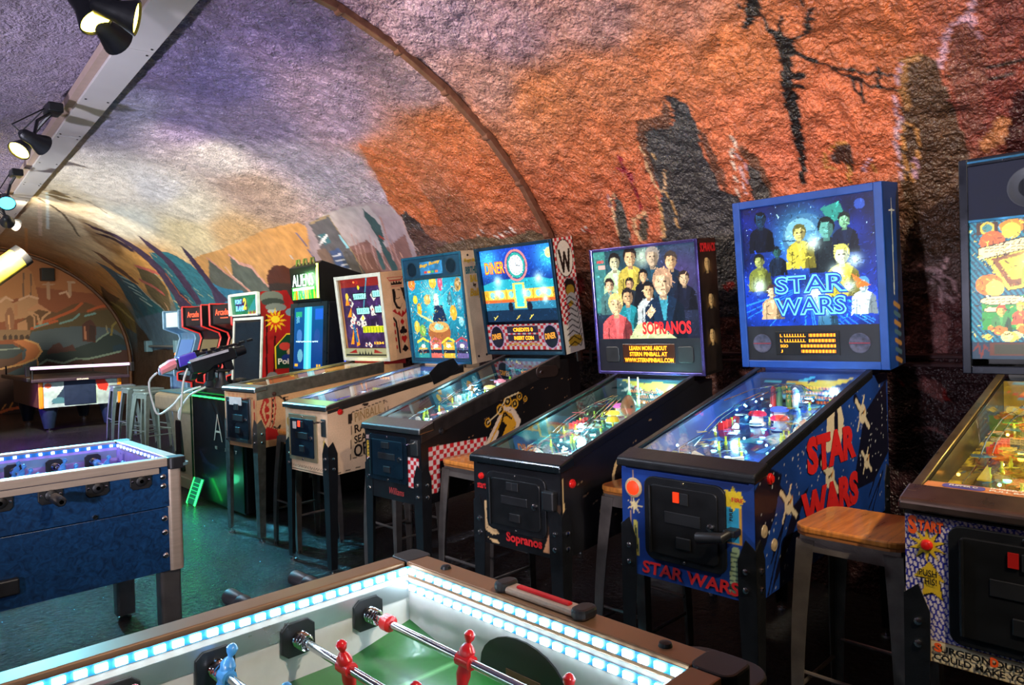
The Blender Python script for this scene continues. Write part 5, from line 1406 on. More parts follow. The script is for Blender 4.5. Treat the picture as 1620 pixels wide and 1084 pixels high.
# ---- cream cartoon-season machine
def g_party(bb, W, H, y, z):
    hp, ht = H * .03, H * .20
    h = H - hp - ht
    a = Art(W, h, .0035, (20, 120, 150), 15)
    a.grad((20, 90, 110), (30, 140, 170))
    a.glowspot((90, 220, 230), W * .5, h * .65, .14, .8)
    r = random.Random(8)
    for i in range(16):
        x = W * (.5 + r.uniform(-.3, .3))
        a.line((120, 190, 180), .004, (W * .5, h * .7), (x, h * r.uniform(.85, 1)))
    for x, y_, c in ((.08, .95, (220, 110, 40)), (.12, .75, (226, 190, 40)), (.47, .95, (220, 180, 60)), (.6, .93, (190, 80, 110)), (.9, .9, (150, 120, 70)), (.34, .74, (210, 170, 90)), (.5, .72, (200, 220, 215)), (.74, .72, (60, 110, 120)), (.18, .62, (226, 160, 40)), (.78, .56, (220, 160, 50)), (.2, .35, (110, 160, 70)), (.9, .45, (120, 190, 200)), (.1, .4, (190, 170, 60)), (.9, .68, (90, 150, 170))):
        a.ell(c, W * x, h * y_, r.uniform(.022, .04), r.uniform(.03, .055))
        a.ell(tuple(min(255, q + 40) for q in c), W * x, h * y_ + .012, .012, .014)
    a.poly((20, 40, 70), (W * .4, h * .46), (W * .66, h * .46), (W * .6, h * .66), (W * .46, h * .66))
    a.line((226, 210, 120), .014, (W * .15, h * .56), (W * .4, h * .46))
    a.ell((150, 90, 50), W * .5, h * .32, W * .2, h * .14)
    a.ell((200, 150, 80), W * .5, h * .39, W * .18, h * .07)
    a.ell((130, 200, 180), W * .5, h * .39, W * .08, h * .04)
    for i, c in enumerate(((40, 130, 130), (190, 90, 80), (200, 160, 50), (90, 80, 130))):
        x = W * (.08 + .23 * i)
        a.rect(c, x, x + W * .2, 0, h * .2)
        a.rect((20, 30, 50), x, x + W * .2, h * .06, h * .10)
        a.ell((220, 220, 200), x + W * .1, h * .15, .022, .016)
        a.line(((220, 200, 60), (190, 90, 90), (210, 200, 60), (160, 60, 70))[i], .016, (x, h * .2), (x + W * .1, h * .25), (x + W * .2, h * .21))
        a.rect((250, 160, 60) if i < 3 else (60, 70, 90), x + W * .01, x + W * .17, h * .105, h * .128)
    a.strokes(900, .45, 1.6, .022, .004, 7, ((230, 200, 90), (40, 90, 110), (220, 120, 60), (220, 230, 220)))
    tl = lite(bb, a, .014, y, z + hp, artmat('lit_party', 1.3, .3))
    tm = pbr('teal_panel', (20, 62, 86), .3, .1, .15)
    sp = bx('speaker_panel', tm, bb, .0, .03, y - W, y, z + hp + h, z + H)
    bx('moulding', pbr('teal_chrome', (90, 150, 170), .2, .9), bb, -.010, .004, y - W, y, z + hp + h - .005, z + hp + h + .010, bevel=.003)
    bx('moulding', tm, bb, -.004, .012, y - W, y, z - .004, z + hp, bevel=.002)
    for yy in (.14, .84):
        MB().lathe([(.055, 0), (.055, .002), (.050, .002), (.048, .0)], (0, y - W * yy, z + hp + h + ht * .5), (-1, 0, 0), 24).build('speaker', pbr('dark_teal_ring', (14, 44, 60), .35), sp, True)
    a = Art(W * .40, ht * .62, .004, (40, 120, 170), 16)
    a.mottle(.4, .03)
    for i, c in enumerate(((200, 60, 40), (220, 190, 60), (60, 170, 90), (220, 110, 50))):
        a.rect(c, W * (.07 + .065 * i), W * (.12 + .065 * i), ht * .08, ht * .18)
    b = lite(bb, a, -.002, y - W * .30, z + hp + h + ht * .2, PRINT, 'title_badge')
    text('lettering', 'Bugs Bunny', YEL, b, (-.004, y - W * .30, z + hp + h + ht * .5), (0, -1, .12), (0, 0, 1), W * .38, ht * .2, bold=.04, shear=.2)

CREAM = pbr('cream_cabinet', (206, 178, 140), .45, 0, .12, 8)
def s_party(a):
    a.mottle(.12, .15)
    ink = (40, 32, 28)
    # season notice nailed to a post (its cartoon figures are left out)
    a.poly((196, 168, 130), (.15, .08), (.17, .36), (.41, .41), (.43, .12))
    a.line(ink, .004, (.15, .08), (.17, .36), (.41, .41), (.43, .12), (.15, .08))
    a.line(ink, .004, (.41, .41), (.435, .40), (.455, .13), (.43, .12))
    a.rect(ink, .14, .165, .29, .35)
    a.ell(ink, .27, .40, .025, .01)
    a.line(ink, .003, (.06, .012), (.33, .035), (.7, .06))
    for x in (.70, .80, .92, 1.02):
        a.ell(ink, x, .30 + x * .1, .005)
    a.poly((110, 130, 60), (.78, .38), (.86, .41), (.88, .36), (.80, .33))
    a.line(ink, .003, (.78, .38), (.86, .41), (.88, .36), (.80, .33), (.78, .38))
    for x, y in ((.70, .40), (.95, .46)):
        a.line((170, 150, 60), .012, (x, y - .05), (x + .02, y))
        a.line((170, 140, 60), .02, (x, y), (x + .04, y + .02))
    a.line(ink, .004, (.004, .0), (.004, .38))

def f_party(a):
    a.mottle(.15, .06)
    w, h = a.w, a.h
    for x in (w * .06, w * .90):
        for i in range(7):
            a.line((130, 110, 50), .004, (x, h * (.15 + .1 * i)), (x + .012, h * (.2 + .1 * i)), (x - .008, h * (.24 + .1 * i)))
    a.ell((190, 140, 60), w * .07, h * .80, .022, .028)
    a.ell((200, 170, 60), w * .92, h * .45, .014, .04)
    r = random.Random(3)
    for i in range(16):
        x = w * (.10 + .05 * i)
        a.line((60, 50, 40), .003, (x, h * .06), (x + .012, h * .10), (x + .02, h * .06))
    a.line((60, 50, 40), .003, (.01, h * .03), (w - .01, h * .03))

def x_party(root, cab, bb, hw, zl, zf, hb, bh):
    H = zl - .045 - zf
    coin_door(root, .03, zf + H * .56, .31, H * .76, .008, frame=pbr('worn_cream_metal', (150, 140, 110), .4, .5), inner=pbr('navy_leaf', (14, 28, 44), .35, .3), slot=glow('red_coin_slot', (255, 40, 20), 4))
    bx('price_card', pbr('white_card', (200, 196, 190), .6), root, -.018, -.0165, .085, .125, zf + H * .70, zf + H * .82)
    bx('plunger_plate', STEEL, root, -.008, 0, -hw + .012, -hw + .062, zf + H * .62, zf + H * .90, bevel=.003)
    MB().cyl((-.07, -hw + .037, zf + H * .86), (0, -hw + .037, zf + H * .86), .006, n=8).build('plunger', CHROME, root, True)
    button(root, (.085, -hw, zl - .045), (0, -1, 0), RED, .018)
    v = Vector((1, 0, .19)).normalized()
    for i, (t, ww, hh, m_) in enumerate((('PINBALL', .20, .055, pbr('ochre_print', (150, 120, 70), .5)), ('RABBIT', .21, .05, INK), ('SEASON', .20, .048, INK), ('OPEN', .20, .075, INK))):
        text('lettering', t, m_, cab, (.188 - .004 * i, -hw - .003, zf + (.30, .232, .168, .085)[i]), v, (-.05, 0, 1), ww, hh, bold=.02 if i else -.01)
    for t, x, z_, ww, hh, m_ in (('Bugs Bunny', .08, .89, .85, .032, YEL), ('BIRTHDAY', .12, .795, .80, .05, pbr('teal_print', (30, 110, 120), .5)), ('BALL', .30, .72, .42, .05, YEL), ('by', .42, .67, .14, .035, INK), ('Bally', .22, .575, .62, .07, pbr('gold_script', (190, 150, 40), .5))):
        bdp = .2
        text('lettering', t, m_, bb, (x * bdp, -hb - .003, z_ * bh), *ST, ww * bdp, hh, bold=.03, shear=.25 if t in ('Bugs Bunny', 'Bally') else 0)
    for x, z_ in ((.06, .96), (.15, .97), (.07, .06), (.15, .06)):
        MB().lathe([(.009, 0), (.007, .003)], (x, -hb - .001, z_ * bh), (0, -1, 0), 10).build('bolt', BLACKM, bb, True)
    MB().prism([(.78, zl + .14), (.86, zl + .20), (1.0, zl + .23), (1.06, zl + .16), (.95, zl + .10), (.82, zl + .06)], 'y', -hw - .010, -hw - .005).build('hinge_cover', BLACKP, root, bevel=.003)

pinball(dict(seed=2, label='cream pinball machine with a RABBIT notice on its side and teal backbox front', X=2.095, Y=3.93, yaw=3.0, w=.465, zl=.997, zb=1.195, zt=1.975, zf=.58, cab=CREAM, cabcol=(214, 182, 146), rail=STEEL, lock=STEEL, legm=BLACKM, railh=.05,
    side=s_party, front=f_party, frontstep=.005, glass=g_party, bbm=CREAM, fm=pbr('teal_frame', (24, 84, 112), .3, .3, .15), fw=.018, bw=.635, bd=.20, bbside=lambda a: a.mottle(.12, .1), bbcol=(206, 182, 152), extra=x_party, tilt=-6,
    pfcol=[(50, 60, 110), (110, 80, 190), (90, 180, 190), (60, 50, 150), (220, 150, 60), (190, 200, 200), (80, 60, 160)], bumpcol=[(240, 170, 60), (110, 120, 255), (230, 160, 60)], ramp=[(.6, .7, 1), (.7, .9, 1)],
    bulbs=[(130, 200, 255), (110, 90, 255), (255, 190, 90)], lights=[(.35, .3, .05, .4), (.85, -.2, .06, .5)], lcol=(.38, .55, 1.0)))

# ---- playing card machine
def g_cards(bb, W, H, y, z):
    hp = H * .115
    h = H - hp
    a = Art(W, h, .0035, (50, 30, 70), 17)
    a.mottle(.6, .06)
    a.rect((120, 30, 26), 0, W, h * .88, h)
    a.line((60, 130, 150), .014, (W * .64, h), (W * .4, h * .3))
    r = random.Random(12)
    for i in range(26):
        x, y_ = W * r.uniform(.15, .95), h * r.uniform(.02, .8)
        c, s = math.cos(r.random() * 3), math.sin(r.random() * 3)
        p = [(x + a_ * c - b_ * s, y_ + a_ * s + b_ * c) for a_, b_ in ((-.018, -.026), (.018, -.026), (.018, .026), (-.018, .026))]
        a.poly((200, 196, 186) if i % 3 else (70, 60, 80), *p)
        a.ell((170, 30, 34) if i % 2 else (20, 18, 24), x, y_, .008)
    for (x, y_) in ((.30, .70), (.76, .72), (.34, .49), (.78, .50)):
        a.rect((14, 14, 20), W * (x - .04), W * (x + .30), h * (y_ - .01), h * (y_ + .095))
        a.rect((150, 226, 216), W * (x - .02), W * (x + .28), h * y_, h * (y_ + .085))
        for i in range(5):
            a.rect((110, 180, 176), W * (x + .01 + .05 * i), W * (x + .04 + .05 * i), h * (y_ + .015), h * (y_ + .07))
    for x, y_ in ((.42, .87), (.92, .87), (.45, .43), (.92, .43)):
        a.ell((226, 206, 40), W * x, h * y_, .012, .018)
    a.rect((190, 190, 30), W * .42, W * .92, h * .22, h * .31)
    for i in range(7):
        a.rect((110, 150, 20), W * (.45 + .07 * i), W * (.47 + .07 * i), h * .22, h * .30)
    for p in (((.06, .62), (.12, .78), (.16, .62)), ((.08, .45), (.2, .6), (.18, .45)), ((.22, .02), (.28, .3), (.3, .04)), ((.08, .05), (.2, .3), (.16, .05))):
        a.poly((230, 130, 20), *[(W * q[0], h * q[1]) for q in p])
    a.line((30, 90, 130), .03, (W * .25, h * .1), (W * .2, h * .32))
    a.ell((226, 180, 60), W * .12, h * .75, .02, .03)
    a.strokes(350, .4, 1.6, .02, .004, 8)
    tl = lite(bb, a, .035, y, z + hp, artmat('lit_cards', 1.2, .3))
    ball('lit_bulb', glow('red_bulb', (255, 60, 20), 8), tl, (.02, y - W * .36, z + hp + h * .95), .008)
    text('lettering', '1234', glow('amber_digits', (250, 170, 40), 1.4), tl, (.033, y - W * .66, z + hp + h * .05), *FT, W * .22, h * .035, bold=.03)
    a = Art(W, hp, .0045, (206, 208, 160), 18)
    a.rect((24, 40, 40), W * .02, W * .98, hp * .18, hp * .32)
    a.poly((190, 40, 36), (W * .1, hp * .5), (W * .28, hp * .9), (W * .3, hp * .5))
    a.poly((190, 40, 36), (W * .9, hp * .5), (W * .72, hp * .9), (W * .7, hp * .5))
    for i in range(5):
        x = W * (.36 + .07 * i)
        a.poly((24, 40, 40), (x - .012, hp * .32), (x + .012, hp * .32), (x, hp * (.9 if i == 2 else .7)))
    lite(bb, a, -.001, y, z, artmat('soft_lit_panel', .35, .4), 'lower_panel')

TAN = pbr('tan_cabinet', (206, 160, 112), .45, 0, .12, 8)
class Shift:
    """draws on another sheet, moved and scaled"""
    def __init__(s, a, dx, dy, kx, ky):
        s.a, s.dx, s.dy, s.kx, s.ky = a, dx, dy, kx, ky
    def q(s, p):
        return (s.dx + p[0] * s.kx, s.dy + p[1] * s.ky)
    def poly(s, c, *p):
        s.a.poly(c, *[s.q(x) for x in p])
    def line(s, c, w, *p):
        s.a.line(c, w * s.kx, *[s.q(x) for x in p])
    def ell(s, c, x, y, rx, ry=None):
        x, y = s.q((x, y))
        s.a.ell(c, x, y, rx * s.kx, (ry or rx) * s.ky)

def s_cards(a):
    a.mottle(.12, .15)
    a = Shift(a, -.045, .05, .65, .74)
    k, rd = (26, 20, 20), (176, 34, 30)
    # a king's head lying along the side, as on a playing card
    for p in (((.10, .27), (.16, .42), (.20, .38), (.17, .28), (.20, .18), (.16, .14)), ):
        a.poly(rd, *p)
    a.poly((206, 160, 112), (.125, .275), (.165, .38), (.18, .36), (.155, .28), (.18, .20), (.165, .17))
    for x, y in ((.20, .37), (.20, .29), (.20, .22)):
        a.ell(rd, x - .01, y, .022, .028)
    a.line(rd, .012, (.27, .44), (.29, .30), (.26, .15), (.21, .07))
    for i in range(6):
        a.ell(k, .255 - .004 * i + .01, .42 - .05 * i, .010, .018)
    a.line(rd, .010, (.245, .44), (.25, .34), (.235, .2), (.2, .1))
    for i in range(4):
        a.line(k, .014, (.31 + .04 * i, .42 - .02 * i), (.36 + .04 * i, .38 - .03 * i), (.44 + .03 * i, .39 - .04 * i))
    a.line(k, .016, (.17, .455), (.5, .50))
    a.line(k, .014, (.50, .5), (.50, .46))
    a.poly(k, (.42, .25), (.5, .28), (.5, .24), (.46, .22))
    a.line(k, .014, (.26, .12), (.30, .10), (.34, .13), (.31, .07))
    a.poly(rd, (.10, .03), (.18, .13), (.30, .09), (.40, .02), (.30, .0), (.15, .0))
    for x in (.62, .78):
        a.poly(rd, (x - .05, .3), (x, .38), (x + .05, .3), (x, .22))
    a.line(k, .012, (.56, .12), (.9, .2))

def f_cards(a):
    w, h = a.w, a.h
    a.mottle(.12, .06)
    for x in (.03, w - .03):
        for i in range(4):
            a.ell((176, 50, 34), x, h * (.15 + .22 * i), .010, .032)
    for i in range(6):
        a.line((176, 50, 34), .004, (w * (.15 + .13 * i), h * .93), (w * (.15 + .13 * i), h))

def bs_cards(a):
    w, h = a.w, a.h
    k, rd = (26, 20, 20), (176, 30, 30)
    X = lambda *p: [(w * q[0], h * q[1]) for q in p]
    a.mottle(.10, .1)
    a.line(rd, .006, *X((.22, .93), (.82, .93), (.74, .895), (.3, .895), (.22, .93)))
    a.poly(k, *X((.34, .84), (.34, .885), (.40, .865), (.45, .885), (.52, .86), (.54, .89), (.6, .865), (.66, .885), (.72, .865), (.76, .885), (.75, .84)))
    a.rect(rd, w * .34, w * .76, h * .822, h * .832)
    a.poly(k, *X((.35, .80), (.46, .80), (.48, .72), (.44, .66), (.52, .60), (.60, .585), (.72, .64), (.58, .56), (.44, .58), (.36, .66)))
    a.poly(k, *X((.68, .81), (.84, .80), (.84, .72), (.88, .66), (.94, .68), (.92, .63), (.84, .62), (.76, .68), (.74, .74)))
    a.line(k, .006, *X((.56, .79), (.66, .78)))
    a.line(k, .006, *X((.48, .69), (.56, .685), (.62, .70)))
    a.poly(rd, *X((.28, .555), (.4, .575), (.46, .52), (.54, .55), (.60, .49), (.66, .55), (.74, .52), (.8, .57), (.9, .55), (.74, .50), (.62, .47), (.5, .50), (.4, .52)))
    a.line(k, .018, *X((.30, .47), (.38, .42), (.40, .08)))
    a.line(k, .018, *X((.90, .47), (.84, .42), (.82, .08)))
    for x in (.47, .75):
        a.line(rd, .004, *X((x, .44), (x, .08)))
    a.poly(rd, *X((.53, .42), (.61, .46), (.69, .42), (.61, .38)))
    for x, y in ((.54, .31), (.68, .31), (.61, .345)):
        a.ell(k, w * x, h * y, w * .07, h * .025)
    a.line(k, .008, *X((.61, .33), (.61, .275)))
    for x in (.56, .66):
        a.ell(rd, w * x, h * .235, w * .06, h * .025)
    a.poly(rd, *X((.50, .228), (.61, .17), (.72, .228)))
    a.poly(k, *X((.48, .105), (.61, .16), (.74, .105), (.66, .085), (.61, .07), (.56, .085)))
    for x in (.3, .92):
        for i in range(4):
            a.ell(rd, w * x, h * (.40 - .085 * i), w * .03, h * .026)

def x_cards(root, cab, bb, hw, zl, zf, hb, bh):
    H = zl - .045 - zf
    coin_door(root, .02, zf + H * .5, .34, H * .84, .006, frame=STEEL, inner=pbr('blue_grey_leaf', (38, 52, 66), .3, .7))
    bx('price_card', pbr('white_card', (200, 196, 190), .6), root, -.019, -.0165, -.05, .12, zf + H * .78, zf + H * .93)
    bx('kick_plate', STEEL, root, -.016, -.010, -.12, .15, zf + H * .09, zf + H * .15)
    MB().cyl((-.08, -hw + .045, zf + H * .93), (0, -hw + .045, zf + H * .93), .007, n=8).build('plunger', CHROME, root, True)
    button(root, (.13, -hw - .005, zl - .05), (0, -1, 0), pbr('brown_button', (70, 40, 30), .4), .015)
    bx('shelf', pbr('red_shelf', (150, 36, 34), .5, 0, .15), bb, .03, .24, -hb * .66, hb * .66, -.055, -.002)

pinball(dict(seed=1, label='tan pinball machine with a playing card king printed down its backbox side', X=2.105, Y=4.88, yaw=4.5, w=.44, zl=1.058, zb=1.2, zt=1.905, zf=.64, cab=TAN, cabcol=(206, 160, 112), rail=DULL, lock=STEEL, legm=DULL, railh=.085,
    side=s_cards, front=f_cards, frontstep=.005, glass=g_cards, bbm=TAN, fm=pbr('pale_aqua_frame', (196, 206, 190), .4, .1, .12), fw=.03, bw=.61, bd=.27, bbside=bs_cards, bbcol=(208, 168, 128), extra=x_cards, tilt=-6.5, neckm=pbr('red_shelf', (150, 36, 34), .5, 0, .15),
    pfcol=[(90, 100, 60), (190, 170, 50), (200, 180, 90), (60, 110, 110), (150, 60, 40), (210, 200, 170), (70, 60, 50)], bumpcol=[(250, 200, 60), (250, 200, 80), (240, 190, 60)], ramp=[(.9, .9, .7), (.9, .9, .6)],
    bulbs=[(255, 200, 90), (255, 220, 140)], lights=[(.8, 0, .06, .5)], lcol=(1.0, .80, .40), nb=10))

# ---- comic machine at the right edge
def g_comic(bb, W, H, y, z):
    hp, ht, hl = H * .035, H * .27, H * .085
    h = H - hp - ht - hl
    a = Art(W, h, .003, (20, 110, 130), 19)
    k = (np.floor((a.X + a.Y * .7) / .009).astype(int) & 1)
    a.C[k == 0] = (14, 60, 80)
    y1, cr, ink = (226, 200, 60), (236, 220, 150), (50, 34, 10)
    def panel(c, *p):
        a.poly(ink, *[(W * (q[0] - (.006 if q[0] < .3 else -.006)), h * (q[1] + (.008 if q[1] > .5 else -.008))) for q in p])
        a.poly(c, *[(W * q[0], h * q[1]) for q in p])
    def scrib(x0, x1, ys, yt):
        yy = ys
        while yy < yt:
            x = x0
            while x < x1:
                a.line(ink, .003, (W * x, h * yy), (W * (x + .018), h * (yy + .004)))
                x += .028
            yy += .022
    a.rect((60, 34, 16), W * .04, W * .15, h * .88, h * .98)
    a.ell((206, 170, 60), W * .095, h * .93, .024)
    a.ell((60, 120, 120), W * .095, h * .93, .016)
    a.ell((220, 120, 30), W * .23, h * .93, .045, .025)
    a.ell((230, 190, 60), W * .22, h * .895, .03)
    a.ell((200, 90, 40), W * .12, h * .82, .04)
    panel(cr, (.29, .86), (.52, .88), (.52, .98), (.29, .98))
    scrib(.30, .50, .885, .97)
    panel(cr, (.05, .68), (.05, .77), (.44, .87), (.46, .78))
    scrib(.08, .42, .74, .79)
    panel(y1, (.08, .68), (.46, .78), (.58, .50), (.2, .42))
    a.poly((120, 70, 20), *[(W * p[0], h * p[1]) for p in ((.11, .68), (.45, .765), (.55, .51), (.21, .445))])
    a.poly((206, 170, 40), *[(W * p[0], h * p[1]) for p in ((.15, .66), (.42, .74), (.5, .56), (.22, .5))])
    a.glowspot((255, 250, 140), W * .34, h * .64, .05, .9)
    a.fig(W * .34, h * .46, h * .28, (240, 210, 110), (200, 120, 40), (150, 160, 50))
    a.line((190, 60, 30), .02, (W * .44, h * .58), (W * .54, h * .6))
    a.ell((230, 110, 30), W * .10, h * .47, .045, .04)
    a.ell((236, 190, 80), W * .13, h * .44, .03)
    a.poly((40, 130, 50), *[(W * p[0], h * p[1]) for p in ((.06, .10), (.06, .34), (.3, .38), (.36, .1))])
    a.poly((206, 130, 40), *[(W * p[0], h * p[1]) for p in ((.38, .1), (.34, .42), (.7, .46), (.7, .1))])
    for x, yy, rx, ry in ((.17, .34, .12, .035), (.44, .39, .12, .045), (.12, .265, .05, .018), (.28, .285, .035, .014)):
        a.ell(ink, W * x, h * yy, W * rx + .003, h * ry + .003)
        a.ell(cr, W * x, h * yy, W * rx, h * ry)
    scrib(.08, .26, .325, .355)
    scrib(.35, .53, .37, .41)
    for x, yy, q, sk, ha, bo in ((.16, .08, .22, (236, 200, 90), (190, 70, 30), (60, 120, 60)), (.26, .14, .18, (240, 200, 90), (230, 180, 40), (200, 80, 40)), (.5, .08, .32, (240, 190, 90), (110, 70, 30), (80, 50, 30)), (.66, .1, .3, (230, 180, 80), (60, 40, 20), (120, 60, 30))):
        a.fig(W * x, h * yy, h * q, sk, ha, bo)
    r = random.Random(5)
    for i in range(26):
        a.ell(r.choice(((226, 190, 70), (200, 110, 40), (236, 220, 130))), W * r.uniform(.08, .7), h * r.uniform(.02, .12), r.uniform(.008, .02))
    a.strokes(1100, .45, 1.5, .014, .003, 9, ((236, 210, 80), (60, 40, 10)))
    tl = lite(bb, a, .008, y, z + hp + hl, artmat('lit_comic', 1.5, .3))
    a = Art(W, hl, .005, (16, 60, 90), 20)
    a.rect((120, 60, 20), W * .10, W, hl * .18, hl * .95)
    a.rect((70, 70, 40), W * .12, W, hl * .28, hl * .85)
    a.line((150, 50, 20), .006, (W * .01, hl * .5), (W * .035, hl * .9), (W * .05, hl * .1), (W * .07, hl * .8), (W * .09, hl * .5))
    sp = lite(bb, a, .006, y, z + hp, artmat('dim_lit_panel', .45, .3), 'score_panel')
    text('dot_lettering', 'SA', glow('red_segments', (255, 60, 20), 4), sp, (.004, y - W * .40, z + hp + hl * .38), *FT, .05, hl * .4, bold=.02)
    pn = pbr('navy_speaker_panel', (10, 18, 46), .55, 0, .1, spec=.25)
    tp = bx('speaker_panel', pn, bb, -.004, .02, y - W, y, z + H - ht, z + H)
    MB().lathe([(.075, 0), (.075, .002), (.066, .002), (.06, 0), (.045, .001), (.04, 0)], (-.004, y - W * .33, z + H - ht * .5), (-1, 0, 0), 28).build('speaker', pbr('navy_grille', (12, 22, 44), .4), tp, True)
    cc = pbr('cyan_chrome', (90, 170, 220), .15, .9)
    bx('moulding', cc, bb, -.012, .0, y - W, y, z + H - ht - .008, z + H - ht + .004, bevel=.002)
    bx('moulding', cc, bb, -.012, .0, y - W, y, z + H + .010, z + H + .02, bevel=.002)

def f_comic(a):
    w, h = a.w, a.h
    a.C[:] = (24, 32, 140)
    r = .0105
    q = a.X + np.sin(a.Y * 14) * .016
    u, v = (q + a.Y * .45) / r, (a.Y - q * .55) / (r * 2.2)
    col = np.floor(u)
    fu, fv = u - col - .5, (v + .5 * (col.astype(int) & 1)) % 1 - .5
    a.C[(fu / .36) ** 2 + (fv / .42) ** 2 < 1] = (206, 196, 196)
    a.star((20, 18, 16), .053, h * .795, .020, .052, 10, .3)
    a.star((214, 180, 44), .052, h * .80, .019, .048, 10, .3)
    A = lambda k, dx, dy: [(.015 + dx + x * .075 * k, h * (.45 + dy + y * .25 * k)) for x, y in ((.30, .0), (.62, .12), (.95, -.04), (.85, .5), (1.05, .46), (.55, 1.0), (0, .52), (.36, .5))]
    a.poly((20, 18, 16), *A(1.0, .004, -.012))
    a.poly((206, 172, 40), *A(.95, .004, .0))
    a.rect((150, 110, 40), .056, w, 0, h * .15)
    a.rect((212, 196, 160), .060, w, h * .006, h * .142)
    a.rect((100, 60, 30), .035, .055, 0, h * .04)

def x_comic(root, cab, bb, hw, zl, zf, hb, bh):
    H = zl - .045 - zf
    coin_door(root, .002, zf + H * .57, .33, H * .80, .03, slot=glow('dim_red_slot', (120, 10, 6), .5))
    MB().lathe([(.015, 0), (.015, .006), (.011, .012), (.004, .014)], (0, hw - .052, zf + H * .80), (-1, 0, 0), 14).build('start_button', RED, root, True)
    org = pbr('orange_print', (226, 84, 24), .5)
    text('lettering', 'S', org, cab, (-.003, hw - .008, zf + H * .865), *FT, .022, .050, bold=.05)
    text('lettering', 'TART', org, cab, (-.003, hw - .032, zf + H * .895), *FT, .060, .030, bold=.05)
    text('lettering', 'PUSH', INK, cab, (-.003, hw - .033, zf + H * .585), *FT, .042, .018, bold=.02)
    text('lettering', 'THIS!', INK, cab, (-.003, hw - .035, zf + H * .53), *FT, .040, .017, bold=.02)
    text('lettering', 'SURGEON DUDE SEZ', INK, cab, (-.003, hw - .068, zf + H * .082), *FT, .26, .018, bold=.03)
    text('lettering', 'COULD MAKE YOU "W', INK, cab, (-.0034, hw - .066, zf + H * .022), *FT, .26, .018, bold=.03)
    text('lettering', 'S', org, cab, (-.004, hw - .067, zf + H * .080), *FT, .018, .024, bold=.05)
    text('lettering', 'D', org, cab, (-.004, hw - .192, zf + H * .078), *FT, .018, .024, bold=.05)
    e = bx('apron_trim', pbr('salmon_apron', (206, 130, 80), .4), root, .078, .10, -hw + .022, hw - .022, zl - .012, zl + .012, bevel=.003)
    e2 = MB().prism([(.052, zl + .0125), (.078, zl + .019), (.128, zl + .128 * .22 - .004), (.128, zl)], 'y', -hw + .022, hw - .022).build('instruction_strip', pbr('salmon_apron', (206, 130, 80), .4), root)
    up = Vector((.05, 0, .011)).normalized()
    o = Vector((.083, hw - .06, zl + .0205))
    m = MB()
    c = [o + Vector((0, -.0, 0)) + Vector((0, -p[0], 0)) + up * p[1] for p in rrect(.10, .026, .012, 4, .055, .015)]
    m.add(c, [tuple(range(len(c)))])
    b = m.build('flipper_badge', pbr('violet_print', (86, 80, 150), .4), root)
    wh = pbr('white_print', (226, 220, 206), .5)
    text('lettering', 'FLIPPER O', wh, b, o + Vector((0, -.022, .001)) + up * .010, (0, -1, 0), up, .066, .010, bold=.03)
    text('lettering', 'INSERT TOKEN, PU', wh, e2, o + Vector((0, -.115, .001)) + up * .017, (0, -1, 0), up, .2, .010, bold=.03)
    text('lettering', 'PULL BACK LAUNCH', wh, e2, o + Vector((0, -.115, .001)) + up * .003, (0, -1, 0), up, .2, .010, bold=.03)

def toys_comic(pf, P, R):
    MB().lathe([(.055, 0), (.055, .02), (.045, .045), (.02, .06)], P(.93, .25, .06), n=18).build('red_dome_lamp', glow('red_dome', (255, 40, 10), 2.5), pf, True)
    ball('lit_bulb', glow('amber_bulb_lit', (255, 190, 60), 20), pf, P(.96, .2, .13), .012)
    lamp('POINT', 'dome_lamp', P(.90, .4, .12), 1.2, (1.0, .22, .06), None, .02, parent=pf)
    lamp('POINT', 'green_lamp', P(.5, .75, .05), .5, (.1, 1.0, .35), None, .02, parent=pf)
    for i in range(4):
        MB().lathe([(.02, 0), (.022, .03), (.018, .045), (.008, .05)], P(.27 + .06 * i, .45 - .2 * (i % 2), .02), n=12).build('pop_cap', pbr('pearl_blue', (110, 160, 210), .2, .2, coat=.6), pf, True)
    for s, l in ((.72, .1), (.6, -.2), (.66, .6)):
        m = MB().prism([(p[0], p[1]) for p in rrect(.10, .05, .02)], 'z', 0, .004)
        o = P(s, l, .07)
        m.v = [tuple(Vector(q) + o) for q in m.v]
        m.build('plastic', pbr('yellow_plastic', (206, 180, 50), .2, 0, .3, 50, coat=.6), pf)

pinball(dict(seed=6, label='pinball machine with a yellow comic strip backglass and blue and white dashed front', X=2.08, Y=.352, yaw=0, w=.54, zl=.94, zb=1.215, zt=2.035, zf=.51, cab=BLK, cabcol=(24, 32, 140), rail=pbr('brass_lit_rail', (150, 130, 96), .3, .9, .2), lock=pbr('bronze_steel', (110, 92, 84), .3, .9, .15), legm=BLACKM, railh=.05,
    front=f_comic, frontstep=.0026, glass=g_comic, bbm=BLK, fm=pbr('blue_black_frame', (16, 20, 34), .25, .4, .2), fw=.03, bw=.66, bd=.20, extra=x_comic, toys=toys_comic, bby=.055, tilt=-2,
    pfcol=[(110, 90, 30), (206, 180, 50), (190, 110, 40), (70, 120, 50), (226, 200, 90), (150, 60, 30), (60, 110, 140)], bumpcol=[(250, 210, 60), (250, 200, 60), (60, 220, 120)], ramp=[(.95, .9, .5), (.95, .9, .6)], card=pbr('cream_card', (200, 180, 130), .5),
    bulbs=[(255, 200, 70), (255, 160, 50), (90, 255, 140)], lights=[(.30, .4, .06, .5), (.6, -.2, .08, .7), (.8, .3, .08, .7)], lcol=(1.0, .82, .30), nb=20))
